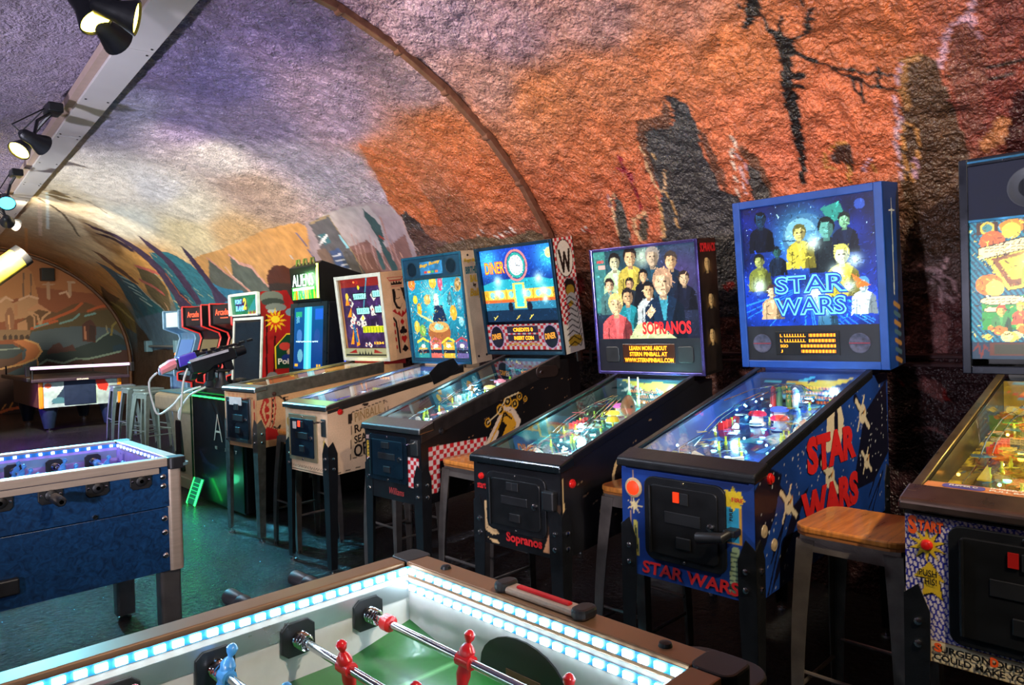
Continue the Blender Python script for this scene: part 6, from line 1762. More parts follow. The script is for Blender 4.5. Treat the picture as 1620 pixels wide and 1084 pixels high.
# ------------------------------------------------------------------ bar stools
def stool(label, x, y, rz=0.0, z=.775, sx=.31, sy=.31, wood=True, leg_m=GUN, feet=.165, fy=None, group=None):
    t = thing('bar_stool', label, 'stool', (x, y, 0), rz, group)
    fy = fy or feet
    if wood:
        MB().prism(rrect(sx, sy, min(.06, sy * .24), 6), 'z', z - .022, z).build('seat', WOOD, t, bevel=.006)
        MB().prism(rrect(sx - .004, sy - .004, min(.06, sy * .24), 6), 'z', z - .030, z - .022).build('seat_core', PLY, t)
    else:
        s_ = MB().prism(rrect(sx, sy, .05, 6), 'z', z - .030, z).build('seat', leg_m, t, bevel=.008)
        MB().prism([(math.cos(6.283 * j / 12) * .016, math.sin(6.283 * j / 12) * .016) for j in range(12)], 'z', z, z + .001).build('carry_hole', BLACK, s_)
    hx, hy = sx / 2 - .022, sy / 2 - .022
    ap = MB()
    for a, b in (((-hx, -hy), (hx, -hy)), ((hx, -hy), (hx, hy)), ((hx, hy), (-hx, hy)), ((-hx, hy), (-hx, -hy))):
        d = Vector((b[0] - a[0], b[1] - a[1], 0)).normalized()
        n = Vector((d.y, -d.x, 0))
        A, B = Vector((a[0], a[1], z - .03)), Vector((b[0], b[1], z - .03))
        o = n * .008
        q = [A, B, B + o + Vector((0, 0, -.05)), A + o + Vector((0, 0, -.05))]
        ap.add(q + [v - n * .003 for v in q], [(0, 1, 2, 3), (7, 6, 5, 4), (0, 4, 5, 1), (1, 5, 6, 2), (2, 6, 7, 3), (3, 7, 4, 0)])
    ap.build('seat_apron', leg_m, t)
    for ix in (-1, 1):
        for iy in (-1, 1):
            m = MB()
            top = Vector((ix * (hx + .006), iy * (hy + .006), z - .045))
            bot = Vector((ix * feet, iy * fy, 0))
            n = 6
            vs_, fs_ = [], []
            for i in range(n + 1):
                f = i / n
                c = top.lerp(bot, f)
                c += Vector((ix, iy, 0)) * (.010 * math.sin(f * math.pi))
                wd_ = .052 * (1 - f) + .026 * f
                # folded angle: one wing along x, one along y, rounded ridge outwards
                vs_ += [c + Vector((-ix * wd_, 0, 0)), c + Vector((-ix * .010, iy * .002, 0)), c + Vector((0, 0, 0)) + Vector((ix * .002, -iy * .010, 0)) * 0 + Vector((ix * .003, iy * .003, 0)), c + Vector((0, -iy * wd_, 0)), c + Vector((-ix * .004, -iy * wd_, 0)), c + Vector((-ix * .006, -iy * .006, 0)), c + Vector((-ix * wd_, -iy * .004, 0))]
                if i:
                    b0 = (i - 1) * 7
                    for j in range(7):
                        k = (j + 1) % 7
                        fs_.append((b0 + j, b0 + k, b0 + 7 + k, b0 + 7 + j))
            fs_ += [tuple(range(7)), tuple(range(n * 7, n * 7 + 7))[::-1]]
            m.add(vs_, fs_)
            l = m.build('leg', leg_m, t, True)
            MB().cyl((bot.x - ix * .012, bot.y - iy * .012, .0), (bot.x - ix * .012, bot.y - iy * .012, .018), .016, n=8).build('rubber_foot', BLACKP, l)
    at = lambda ix, iy, zz: Vector((ix * (hx + (feet - hx) * (1 - zz / z)), iy * (hy + (fy - hy) * (1 - zz / z)), zz))
    for a, b, zz in (((-1, -1), (1, -1), .24), ((1, -1), (1, 1), .30), ((1, 1), (-1, 1), .24), ((-1, 1), (-1, -1), .30)):
        A, B = at(*a, zz), at(*b, zz)
        MB().cyl(A.lerp(B, .06), A.lerp(B, .94), .007, n=8).build('foot_rail', leg_m, t, True)
    return t
SG = 'wooden topped bar stools between the pinball machines'
stool('wooden topped metal bar stool standing between the blue machine and the comic machine', 2.37, .826, 0, .77, .33, .34, group=SG)
stool('narrow wooden topped bar stool tucked between the blue machine and the portrait machine', 2.36, 1.68, 0, .785, .30, .215, feet=.16, fy=.125, group=SG)
stool('wooden topped bar stool with dark steel legs between the portrait machine and the diner machine', 2.34, 2.60, 0, .785, .33, .32, group=SG)
stool('wooden topped bar stool in shadow between the diner machine and the cream machine', 2.46, 3.47, 0, .78, .31, .31, group=SG)
stool('wooden topped bar stool between the cream machine and the tan card machine', 2.34, 4.40, 0, .78, .31, .28, group=SG)
TEALST = pbr('pale_galvanised_steel', (150, 176, 174), .35, .35, .12)
for i, (x, y, l) in enumerate(((3.05, 10.95, 'all metal bar stool farthest left of the far row, beside the air hockey table'), (3.06, 10.40, 'all metal bar stool second from the air hockey table'), (3.05, 9.85, 'all metal bar stool third from the air hockey table'), (2.90, 9.28, 'all metal bar stool nearest the beige gun pedestal'))):
    stool(l, x, y, .1 * (i - 1), .765, .30, .30, False, TEALST, .19, group='plain metal bar stools by the far wall')

# ------------------------------------------------------------------ foosball tables
ALU = pbr('aluminium_rail', (190, 172, 154), .38, .5, .08, 8, stretch=(1, 12, 12))
LEDW = glow('cool_white_led', (225, 248, 255), 17)
LEDV = glow('violet_led', (130, 130, 255), 22)
WHITEP = pbr('white_laminate', (206, 206, 204), .35, 0, .08)
REDMAN = pbr('red_player', (206, 24, 30), .3, 0, .1, coat=.3)
BLUEMAN = pbr('blue_player', (70, 150, 216), .3, 0, .1, coat=.3)

def player(parent, x, y, z, mat, ang=0.0):
    m = MB()
    prof = [(.004, -.072), (.013, -.070), (.011, -.045), (.016, -.025), (.014, -.012), (.016, .008), (.018, .018), (.011, .027), (.006, .031), (.006, .033), (.0105, .038), (.0105, .046), (.006, .052), (.002, .054)]
    m.lathe(prof, (0, 0, 0), (0, 0, 1), 12)
    m.v = [(v[0] * (.72 if -.06 < v[2] < .04 else 1), v[1], v[2]) for v in m.v]
    m.cyl((0, -.018, 0), (0, .018, 0), .0135, n=10)
    o = m.build('player', mat, parent, True, loc=(x, y, z))
    o.rotation_euler = (0, ang, 0)
    return o

def foosball(label, xr, y0, y1, z, L, legx, body_m, led, led_step, rail_m, field, players, handle_far, wall_led=None, ext=None, handle_near=lambda i: i % 2):
    """xr: right end, table runs towards -x; y0..y1: long sides"""
    xl = xr - L
    t = thing('foosball_table', label, 'foosball table', ((xl + xr) / 2, (y0 + y1) / 2, 0))
    ox, oy = t.location.x, t.location.y
    X0, X1, Y0, Y1 = xl - ox, xr - ox, y0 - oy, y1 - oy
    zb = .41
    th = .035
    # body panels
    for nm, d in (('side_panel', (X0 + th, X1 - .045, Y0, Y0 + th, .69, z - .035)), ('side_panel', (X0 + th, X1 - .045, Y1 - th, Y1, .69, z - .035)), ('side_panel', (X0 + th, X1 - .045, Y0 + .004, Y0 + th, zb, .686)), ('side_panel', (X0 + th, X1 - .045, Y1 - th, Y1 - .004, zb, .686)), ('end_panel', (X0, X0 + th, Y0 + .04, Y1 - .04, zb, z - .035)), ('end_panel', (X1 - th, X1, Y0 + .04, Y1 - .04, zb, z - .035))):
        bx(nm, body_m, t, *d, bevel=.002)
    # inner walls
    iw = MB()
    zf = .735
    iw.box(X0 + .05, X1 - .05, Y1 - th - .016, Y1 - th - .002, zf, z - .02).box(X0 + .05, X1 - .05, Y0 + th + .002, Y0 + th + .016, zf, z - .02)
    iw.box(X1 - th - .016, X1 - th - .002, Y0 + th + .016, Y1 - th - .016, zf, z - .02).box(X0 + th + .002, X0 + th + .016, Y0 + th + .016, Y1 - th - .016, zf, z - .02)
    wl = iw.build('inner_wall', wall_led or WHITEP, t)
    # aluminium strip below the lights
    for y_ in (Y1 - th - .019, Y0 + th + .016):
        bx('inner_trim', pbr('inner_trim', (170, 178, 180), .3, .8, .06), t, X0 + .055, X1 - .055, y_, y_ + .003, z - .078, z - .040)
    # playing field with raised corners
    a = Art(L - .10, Y1 - Y0 - .10, .012, field, 31)
    a.mottle(.12, .2)
    W_, H_ = a.w, a.h
    ln = tuple(min(255, c + 70) for c in field)
    a.line(ln, .008, (W_ * .5, 0), (W_ * .5, H_))
    a.ell(ln, W_ * .5, H_ * .5, .10)
    a.ell(field, W_ * .5, H_ * .5, .092)
    for s in (0, 1):
        x_ = W_ - .16 if s else .16
        a.line(ln, .008, (W_ * s, H_ * .25), (x_, H_ * .25), (x_, H_ * .75), (W_ * s, H_ * .75))
    zz = np.zeros(a.X.shape)
    fd = a.build('playing_field', artmat('green_field', 0, .3, .4), t, (X0 + .05, Y0 + .05, zf), (1, 0, 0), (0, 1, 0))
    me = fd.data
    co = np.empty(len(me.vertices) * 3)
    me.vertices.foreach_get('co', co)
    co = co.reshape(-1, 3)
    dx = np.minimum(co[:, 0] - (X0 + .05), (X1 - .05) - co[:, 0])
    dy = np.minimum(co[:, 1] - (Y0 + .05), (Y1 - .05) - co[:, 1])
    co[:, 2] += np.clip(.16 - dx - dy, 0, 1) * .22
    me.vertices.foreach_set('co', co.ravel())
    me.update()
    # goals: dark arched mouth at each end
    for x_, s in ((X1 - th - .017, -1), (X0 + th + .017, 1)):
        pts = [(math.cos(a_) * .115, zf + .02 + math.sin(a_) * .075) for a_ in np.linspace(0, math.pi, 14)]
        g = MB().prism([(-.115, zf)] [:0] + pts + [(-.115, zf), (.115, zf)], 'x', min(x_, x_ + s * .004), max(x_, x_ + s * .004)).build('goal', pbr('dark_goal', (34, 30, 30), .4), t)
        bx('goal_pocket', pbr('goal_timber', (120, 84, 60), .6), g, min(x_, x_ + s * .006), max(x_, x_ + s * .006), -.05, .04, zf, zf + .03)
    # top rails and corners
    rw = .052
    bx('top_rail', rail_m, t, X0 + rw, X1 - rw - .002, Y1 - rw + .008, Y1 + .008, z - .036, z, bevel=.003)
    bx('top_rail', rail_m, t, X0 + rw, X1 - rw - .002, Y0 - .008, Y0 + rw - .008, z - .036, z, bevel=.003)
    bx('end_rail', rail_m, t, X1 - rw, X1 + .006, Y0 + rw - .006, Y1 - rw + .006, z - .036, z, bevel=.003)
    bx('end_rail', rail_m, t, X0 - .006, X0 + rw, Y0 + rw - .006, Y1 - rw + .006, z - .036, z, bevel=.003)
    for cx, cy in ((X1, Y1), (X1, Y0), (X0, Y1), (X0, Y0)):
        sx_, sy_ = (1 if cx > 0 else -1), (1 if cy > 0 else -1)
        MB().prism(rrect(rw + .022, rw + .022, .02, 4, cx - sx_ * (rw / 2 - .010), cy - sy_ * (rw / 2 - .010)), 'z', z - .05, z + .001).build('corner_cap', BLACKP, t, bevel=.004)
        # corner profile and leg
        MB().prism(rrect(.062, .058, .02, 5, cx - sx_ * .026, cy - sy_ * .024), 'z', zb, z - .05).build('corner_profile', rail_m, t)
        l = MB().prism(rrect(.085, .075, .012, 3, cx - sx_ * legx, cy - sy_ * .06), 'z', .03, zb + .05).build('leg', pbr('dull_alu_leg', (120, 116, 114), .4, .8, .1), t)
        MB().lathe([(.03, 0), (.03, .012), (.012, .016), (.012, .03)], (cx - sx_ * legx, cy - sy_ * .06, 0), n=12).build('levelling_foot', BLACKP, l, True)
        for k in (.5, .6, .66, .80, .84):
            if k * 1.0 < z - .06:
                MB().lathe([(.013, 0), (.010, .004), (.004, .006)], (cx - sx_ * .072, cy + sy_ * .0005, k - .02), (0, sy_, 0), 10).build('panel_screw', CHROME, t, True)
    # lights: a strip on each inner wall with separate leds
    zl_ = z - .018
    st = pbr('led_tape', (40, 130, 190), .4)
    def strip(p0, p1, n_):
        p0, p1 = Vector(p0), Vector(p1)
        d = (p1 - p0)
        nrm = Vector((0, 0, 1)).cross(d).normalized()
        m = MB()
        e = Vector((0, 0, .009))
        m.add([p0 - e, p1 - e, p1 + e, p0 + e], [(0, 1, 2, 3)])
        s_ = m.build('led_strip', st, t)
        k = int(d.length / led_step)
        base = None
        for i in range(k):
            c = p0 + d * ((i + .5) / k) + nrm * .0025
            if base is None:
                q = d.normalized() * (led_step * (.30 if led is LEDW else .13))
                mm = MB()
                e2 = Vector((0, 0, .0055))
                o1 = nrm * .002
                mm.add([-q - e2 - o1, q - e2 - o1, q + e2 - o1, -q + e2 - o1, -q - e2 + o1, q - e2 + o1, q + e2 + o1, -q + e2 + o1], [(3, 2, 1, 0), (4, 5, 6, 7), (0, 1, 5, 4), (1, 2, 6, 5), (2, 3, 7, 6), (3, 0, 4, 7)])
                base = mm.build('led', led, s_, loc=c)
            else:
                o_ = base.copy()
                COL.objects.link(o_)
                o_.parent = s_
                o_.location = c
    xi0, xi1, yi0, yi1 = X0 + .053, X1 - .053, Y0 + .053, Y1 - .053
    strip((xi1, yi1, zl_), (xi0, yi1, zl_), -1)
    strip((xi0, yi0, zl_), (xi1, yi0, zl_), 1)
    strip((xi1, yi0, zl_), (xi1, yi1, zl_), -1)
    strip((xi0, yi1, zl_), (xi0, yi0, zl_), 1)
    if led is LEDW:
        strip((xi1, yi0, zl_ - .036), (xi1, yi1, zl_ - .036), -1)
    # rods, bearings and players
    zr = .818
    for i in range(8):
        x_ = X1 - .162 - i * (L - .324) / 7
        r = thing_rod = MB().cyl((x_, Y0 - .02 - (.16 if handle_near(i) else .0), zr), (x_, Y1 + .02 + (.24 if handle_far(i) else .03), zr), .008, n=10).build('rod', CHROME, t, True)
        for y_, s in ((Y1, 1), (Y0, -1)):
            MB().prism([(x_ + a_, zr + b_) for a_, b_ in ((-.036, -.022), (-.022, -.034), (.022, -.034), (.036, -.022), (.036, .022), (.022, .034), (-.022, .034), (-.036, .022))], 'y', *sorted((y_ - s * (th + .017), y_ - s * (th + .024)))).build('bearing_plate', BLACKP, r, bevel=.002)
            b = MB().prism([(x_ + a_, zr + b_) for a_, b_ in ((-.042, -.02), (-.030, -.034), (.030, -.034), (.042, -.02), (.042, .016), (.026, .036), (-.026, .036), (-.042, .016))], 'y', *sorted((y_ + s * .001, y_ + s * .008))).build('bearing', BLACKP, r, bevel=.002)
            MB().lathe([(.022, 0), (.020, .008), (.012, .012)], (x_, y_ + s * .008, zr), (0, s, 0), 14).build('bearing_cap', BLACKP, b, True)
            for q in (-.032, .032):
                MB().lathe([(.006, 0), (.003, .003)], (x_ + q, y_ + s * .008, zr), (0, s, 0), 8).build('screw', CHROME, b, True)
            sp = MB()
            pts = []
            for k in range(40):
                a_ = k * math.pi / 5
                pts.append((x_ + math.cos(a_) * .0145, y_ - s * (th + .024 + k * .0009), zr + math.sin(a_) * .0145))
            sp.tube(pts, .0024, 5).build('spring', CHROME, r, True)
        if handle_far(i):
            MB().lathe([(.012, 0), (.020, .01), (.021, .05), (.016, .055), (.019, .062), (.019, .115), (.012, .12)], (x_, Y1 + .155, zr), (0, 1, 0), 14).build('handle', BLACKP, r, True)
        elif handle_near(i):
            MB().lathe([(.012, 0), (.020, .01), (.019, .10), (.014, .11)], (x_, Y0 - .07, zr), (0, -1, 0), 14).build('handle', BLACKP, r, True)
        ys, mat, ang = players(i)
        for f_ in ys:
            player(r, x_, f_ - oy, zr, mat, ang)
        MB().lathe([(.012, 0), (.017, .004), (.017, .024), (.012, .028)], (x_, ((Y1 - .115) if i in (0, 4) else Y0 + .16), zr), (0, -1, 0), 12).build('rod_stop', mat, r, True)
    if ext:
        ext(t, X0, X1, Y0, Y1, z)
    return t

def ext_near(t, X0, X1, Y0, Y1, z):
    # abacus scorer on the right end rail
    sc = bx('scorer', ALU, t, X1 - .040, X1 - .004, -.12, .06, z, z + .014, bevel=.006)
    for y_ in (-.13, .07):
        MB().prism(rrect(.05, .035, .016, 4, X1 - .022, y_), 'z', z, z + .020).build('scorer_end', BLACKP, sc, bevel=.006)
    bx('scorer_beads', pbr('deep_red_bead', (190, 16, 24), .35), sc, X1 - .030, X1 - .016, -.10, .035, z + .012, z + .019, bevel=.003)
    for y_ in (-.30, .26):
        MB().lathe([(.012, 0), (.010, .006), (.004, .008)], (X1 - .022, y_, z), n=12).build('rail_screw', BLACKM, t, True)
    MB().prism(rrect(.12, .16, .05, 6, X1 + .02, Y0 + .05), 'z', z - .045, z - .03).build('end_shelf', BLACKP, t, bevel=.004)

WARMALU = pbr('copper_lit_rail', (176, 122, 92), .38, .8, .08, 8)
foosball('nearest foosball table with white led strips, green field and red and blue players', .985, .535, 1.355, .90, 1.46, .045, pbr('walnut_body', (60, 40, 34), .45), LEDW, .030, pbr('bronze_rail', (146, 112, 84), .38, .5, .08, 8), (40, 110, 46), lambda i: (((.98, .74), (1.12, .90, .68), (1.255, 1.05, .84, .64), (1.1, .95, .8, .65, 1.22), (1.2, 1.05, .9, .75), (1.15, .95, .75), (1.1, .8), (.95,))[i], (REDMAN, REDMAN, BLUEMAN, REDMAN, BLUEMAN, REDMAN, BLUEMAN, BLUEMAN)[i], (.25, -.2, .3, .1, -.3, .2, 0, .1)[i]), lambda i: i in (0, 1), ext=ext_near)

def bluemat():
    m, nt, b = nodes_of('mottled_blue_laminate')
    L = nt.links
    tc = nt.nodes.new('ShaderNodeTexCoord')
    n = nt.nodes.new('ShaderNodeTexNoise')
    n.inputs['Scale'].default_value = 26
    n.inputs['Detail'].default_value = 6
    n.inputs['Distortion'].default_value = 2.2
    L.new(tc.outputs['Object'], n.inputs['Vector'])
    r = nt.nodes.new('ShaderNodeValToRGB')
    r.color_ramp.elements[0].position = .3
    r.color_ramp.elements[1].position = .68
    r.color_ramp.elements[0].color = s2l((8, 34, 64)) + (1,)
    r.color_ramp.elements[1].color = s2l((20, 64, 108)) + (1,)
    L.new(n.outputs[0], r.inputs[0])
    L.new(r.outputs[0], b.inputs['Base Color'])
    b.inputs['Roughness'].default_value = .35
    return m
def ext_blue(t, X0, X1, Y0, Y1, z):
    bx('lower_rail', ALU, t, X0 + .06, X1 - .09, Y0 - .010, Y0 - .002, z - .062, z - .038)
    bx('coin_tray', BLACKP, t, X1 - 1.0, X1 - .60, Y0 - .03, Y0, .47, .53, bevel=.006)
    for x_ in (X1 - .335,):
        MB().lathe([(.012, 0), (.010, .005)], (x_, Y0 - .001, .70), (0, -1, 0), 10).build('panel_screw', CHROME, t, True)
    MB().prism(rrect(.075, .10, .03, 6, X1 + .0, Y0 + .03), 'z', z - .040, z - .028).build('corner_shelf', pbr('teal_metal', (120, 160, 165), .3, .6), t)
foosball('blue mottled foosball table with violet led strips and aluminium corners at the left edge', 1.115, 3.225, 4.0, .90, 1.46, .045, bluemat(), LEDV, .05, ALU, (60, 50, 150), lambda i: (((3.5, 3.72), (3.4, 3.6, 3.8), (3.36, 3.5, 3.64, 3.78, 3.9))[min(i, 2)], BLUEMAN, .3), lambda i: False, wall_led=pbr('violet_white_wall', (170, 150, 214), .3), ext=ext_blue, handle_near=lambda i: i in (2, 5))

# ------------------------------------------------------------------ air hockey table at the far end
ah = thing('air_hockey_table', 'air hockey table with conical dark legs and orange corner posts at the far end', 'air hockey table', (2.96, 13.7, 0))
AO = lambda x, y: (x - 2.96, y - 13.7)
NAVY = pbr('navy_vinyl', (16, 34, 60), .45, 0, .15)
x0, x1, y0, y1 = -.58, .58, -.95, .95
a = Art(1.02, .40, .012, (150, 180, 180), 41)
a.mottle(.3, .1)
a.poly((30, 50, 70), (.1, .05), (.3, .35), (.42, .3), (.3, .06))
a.ell((60, 110, 120), .2, .1, .1, .05)
a.poly((190, 50, 40), (.70, .40), (.75, .24), (.86, .2), (.9, .3), (.84, .4))
a.ell((200, 90, 60), .06, .34, .05, .04)
bd_ = bx('body', pbr('brown_side', (96, 66, 50), .5, 0, .2), ah, x0, x1, y0, y1, .38, .78, bevel=.01)
a.build('skirt_art', PRINT, bd_, (x0 + .07, y0 - .002, .38), (1, 0, 0))
for x_ in (x0, x1 - .07):
    bx('corner_post', pbr('orange_post', (216, 130, 30), .45), ah, x_, x_ + .07, y0 - .006, y0 + .06, .37, .79, bevel=.02)
bx('score_box', NAVY, ah, -.24, .20, y0 - .012, y0, .40, .79, bevel=.004)
bx('playing_top', pbr('dark_top', (48, 40, 52), .3, .2), ah, x0 - .10, x1 + .10, y0 - .10, y1 + .10, .78, .83, bevel=.01)
text('lettering', 'DYNAMO', pbr('white_print', (226, 220, 206), .5), ah, (-.08, y0 - .102, .79), (1, 0, 0), (0, 0, 1), .16, .022, bold=.03)
for sx_ in (-1, 1):
    for sy_ in (-1, 1):
        l = MB().lathe([(.07, .05), (.13, .34), (.13, .39)], (sx_ * .42, sy_ * .78, 0), n=12).build('leg', NAVY, ah, True)
        MB().lathe([(.045, 0), (.045, .02), (.016, .025), (.016, .06)], (sx_ * .42, sy_ * .78, 0), n=10).build('levelling_foot', CHROME, l, True)
        MB().cyl((sx_ * .66, sy_ * 1.03, .80), (sx_ * .66, sy_ * 1.03, 1.0), .012, n=8).build('bar_post', BLACKM, ah)
for sy_ in (-1,):
    MB().cyl((-.68, sy_ * 1.03, 1.0), (.68, sy_ * 1.03, 1.0), .022, n=10).build('light_bar', glow('pink_white_tube', (226, 190, 230), 1.6), ah, True)
    for x_ in (-.72, .72):
        bx('bar_end', BLACKM, ah, x_ - .03, x_ + .03, -1.06, -1.0, .88, 1.03, bevel=.008)
bx('edge_rail', BLACKM, ah, -.74, -.69, -1.05, 1.0, .80, .86, bevel=.01)

# ------------------------------------------------------------------ gun game with the green lit marquee
al = thing('gun_arcade_machine', 'black alien gun arcade machine with a green lit marquee and glowing blue screen', 'arcade machine', (2.32, 5.86, 0))
lx = lambda x: x - 2.25
GREENG = glow('green_neon', (40, 255, 90), 4)
# pedestal
m = MB()
m.prism([(0, .02), (0, .93), (.55, .93), (.55, .02)], 'y', -.52, .52)
pd = m.build('pedestal', BLK, al, bevel=.02)
for y_ in (-.525, .513):
    bx('pedestal_trim', pbr('dark_green_trim', (12, 50, 30), .3, .3), pd, -.012, .0, y_, y_ + .012, .05, .92)
bx('neon_edge', GREENG, pd, -.012, .0, -.52, .52, .905, .915)
bx('neon_edge', GREENG, pd, 0, .4, .521, .528, .905, .915)
bx('control_deck', BLACKP, pd, .0, .52, -.50, .50, .93, .985, bevel=.02)
for y_ in (.40, .08):
    MB().prism([(.34, .985), (.36, 1.03), (.42, 1.04), (.44, .985)], 'y', y_ - .07, y_ + .07).build('deck_pod', BLACKP, pd, bevel=.015)
ptx = pbr('pale_lettering', (176, 160, 140), .5)
text('lettering', 'A', ptx, pd, (-.004, .04, .56), *FT, .17, .22, bold=-.02)
for i, c in enumerate('EXT'):
    text('lettering', c, ptx, pd, (-.004, .02 - i * .19, .49), *FT, .045, .024, bold=.0)
# dim creature-free swirl on the pedestal front
a = Art(.98, .44, .012, (12, 14, 20), 51)
for i in range(9):
    a.line((22, 34, 60), .012, (.12 + .03 * i, .42 - .02 * i), (.2 + .04 * i, .3), (.26 + .03 * i, .1))
for i in range(6):
    a.line((30, 40, 20), .01, (.3 + .06 * i, .05), (.34 + .06 * i, .16 + .02 * (i % 3)))
a.build('pedestal_art', PRINT, pd, (-.002, .49, .04))
bx('side_vent', pbr('dark_vent', (30, 40, 44), .4, .4), pd, .02, .12, .521, .526, .10, .86, bevel=.002)
# cabinet behind
m = MB()
m.prism([(.86, .0), (.86, 1.04), (.90, 1.70), (1.34, 1.70), (1.38, .0)], 'y', -.33, .33)
cb = m.build('cabinet', pbr('blue_black_cabinet', (12, 18, 30), .35, .1, .15), al, bevel=.012, loc=(-.04, -.03, 0))
bx('floor_bridge', BLK, al, .55, .86, -.30, .30, .0, .18)
a = Art(.54, .56, .006, (20, 70, 120), 52)
a.grad((10, 50, 110), (16, 80, 130))
a.rect((70, 190, 220), .19, .32, 0, .56)
a.rect((110, 220, 235), .23, .28, 0, .56)
a.rect((40, 150, 110), .03, .14, .47, .52)
a.rect((30, 90, 190), .38, .52, .44, .54)
for x_, y_, c in ((.1, .3, (60, 110, 170)), (.12, .12, (90, 150, 170)), (.42, .3, (30, 70, 130))):
    a.ell(c, x_, y_, .05, .06)
for x_ in (.02, .05, .42, .46):
    a.rect((210, 160, 50), x_, x_ + .03, .02, .045)
for i in range(6):
    a.line((120, 200, 220), .004, (.04, .42 + .01 * i), (.1, .43 + .01 * i))
sc_ = a.build('screen', artmat('lit_screen', 1.2, .15), cb, (.862, .27, 1.10), (0, -1, 0), (.06, 0, 1))
bz = MB()
for y0_, y1_, z0_, z1_ in ((.27, .33, 1.04, 1.70), (-.33, -.27, 1.04, 1.70), (-.27, .27, 1.66, 1.70), (-.27, .27, 1.04, 1.09)):
    q = [(.848 + .06 * (z - 1.04), y, z) for y, z in ((y0_, z0_), (y1_, z0_), (y1_, z1_), (y0_, z1_))]
    bz.add(q + [(p[0] + .02, p[1], p[2]) for p in q], [(3, 2, 1, 0), (4, 5, 6, 7), (0, 1, 5, 4), (1, 2, 6, 5), (2, 3, 7, 6), (3, 0, 4, 7)])
bz.build('screen_bezel', pbr('teal_black_bezel', (22, 40, 52), .3, .3), cb)
text('lettering', 'DEMONSTRATION MODE', glow('pale_cyan_text', (190, 235, 245), 1.6), sc_, (.878, .23, 1.33), *FT, .40, .024, bold=.02)
bx('blue_light_strip', glow('blue_strip', (40, 60, 255), 3), cb, 1.04, 1.052, -.3325, -.330, 1.05, 1.62)
# marquee
mq = MB().prism([(.90, 1.70), (.86, 1.72), (.84, 2.02), (.90, 2.06), (1.30, 1.96), (1.34, 1.70)], 'y', -.25, .25).build('marquee', pbr('black_marquee', (10, 16, 16), .35), cb, bevel=.008)
a = Art(.46, .28, .006, (16, 60, 24), 53)
a.grad((50, 200, 60), (10, 40, 30))
a.glowspot((190, 255, 220), .23, .12, .08, .9)
rr = random.Random(3)
for i in range(30):
    x_ = rr.uniform(0, .46)
    a.line(rr.choice(((190, 230, 60), (40, 150, 160), (20, 60, 30), (230, 160, 50))), .008, (x_, 0), (x_ + rr.uniform(-.02, .02), rr.uniform(.03, .11)))
a.poly((240, 120, 20), (.06, .0), (.07, .09), (.10, .09), (.10, .0))
for x_ in (.13, .25, .36):
    a.ell((40, 30, 20), x_, .27, .04, .05)
    a.line((150, 190, 40), .008, (x_ - .04, .2), (x_, .28), (x_ + .04, .2))
ma = a.build('marquee_art', artmat('lit_marquee', 1.8, .2), mq, (.8575, .23, 1.73), (0, -1, 0), (-.05, 0, 1))
text('lettering', 'ALIENS', glow('white_green_text', (225, 255, 245), 4), ma, (.846, .20, 1.845), *FT, .38, .12, bold=-.01)
text('lettering', 'EXTERMINATION', glow('white_green_text', (225, 255, 245), 4), ma, (.848, .20, 1.81), *FT, .38, .022, bold=.02)
bx('neon_edge', glow('yellow_green_neon', (200, 255, 80), 8), mq, .842, .856, -.25, -.235, 1.73, 2.03)
for y_ in (.13, -.0, -.13):
    MB().tube([(.87, y_ + .04, 2.0), (.87, y_ + .02, 2.09), (.87, y_ - .02, 2.09), (.87, y_ - .04, 2.0)], .010, 6).build('marquee_crest', pbr('olive_crest', (90, 100, 40), .4), mq, True)
# glowing pedal block
fp = MB().prism([(-.12, .01), (-.10, .0), (-.02, .21), (-.045, .215)], 'y', .22, .38).build('foot_pedal', glow('green_pedal', (20, 110, 80), .5), al, bevel=.004)
for z_ in (.05, .08, .11, .14, .17):
    bx('pedal_tread', glow('green_tread', (40, 220, 130), .9), fp, -.122 + z_ * .36, -.116 + z_ * .36, .235, .365, z_, z_ + .008)
for y_ in (.215, .381):
    MB().prism([(-.124, .01), (-.112, .0), (-.036, .21), (-.050, .215)], 'y', y_, y_ + .006).build('pedal_edge', GREENG, fp)
lamp('POINT', 'pedal_lamp', (-.26, .28, .16), .8, (.08, 1.0, .45), None, .04, parent=al)
lamp('POINT', 'marquee_lamp', (.72, .0, 1.9), 4.0, (.35, 1.0, .35), None, .06, parent=al)

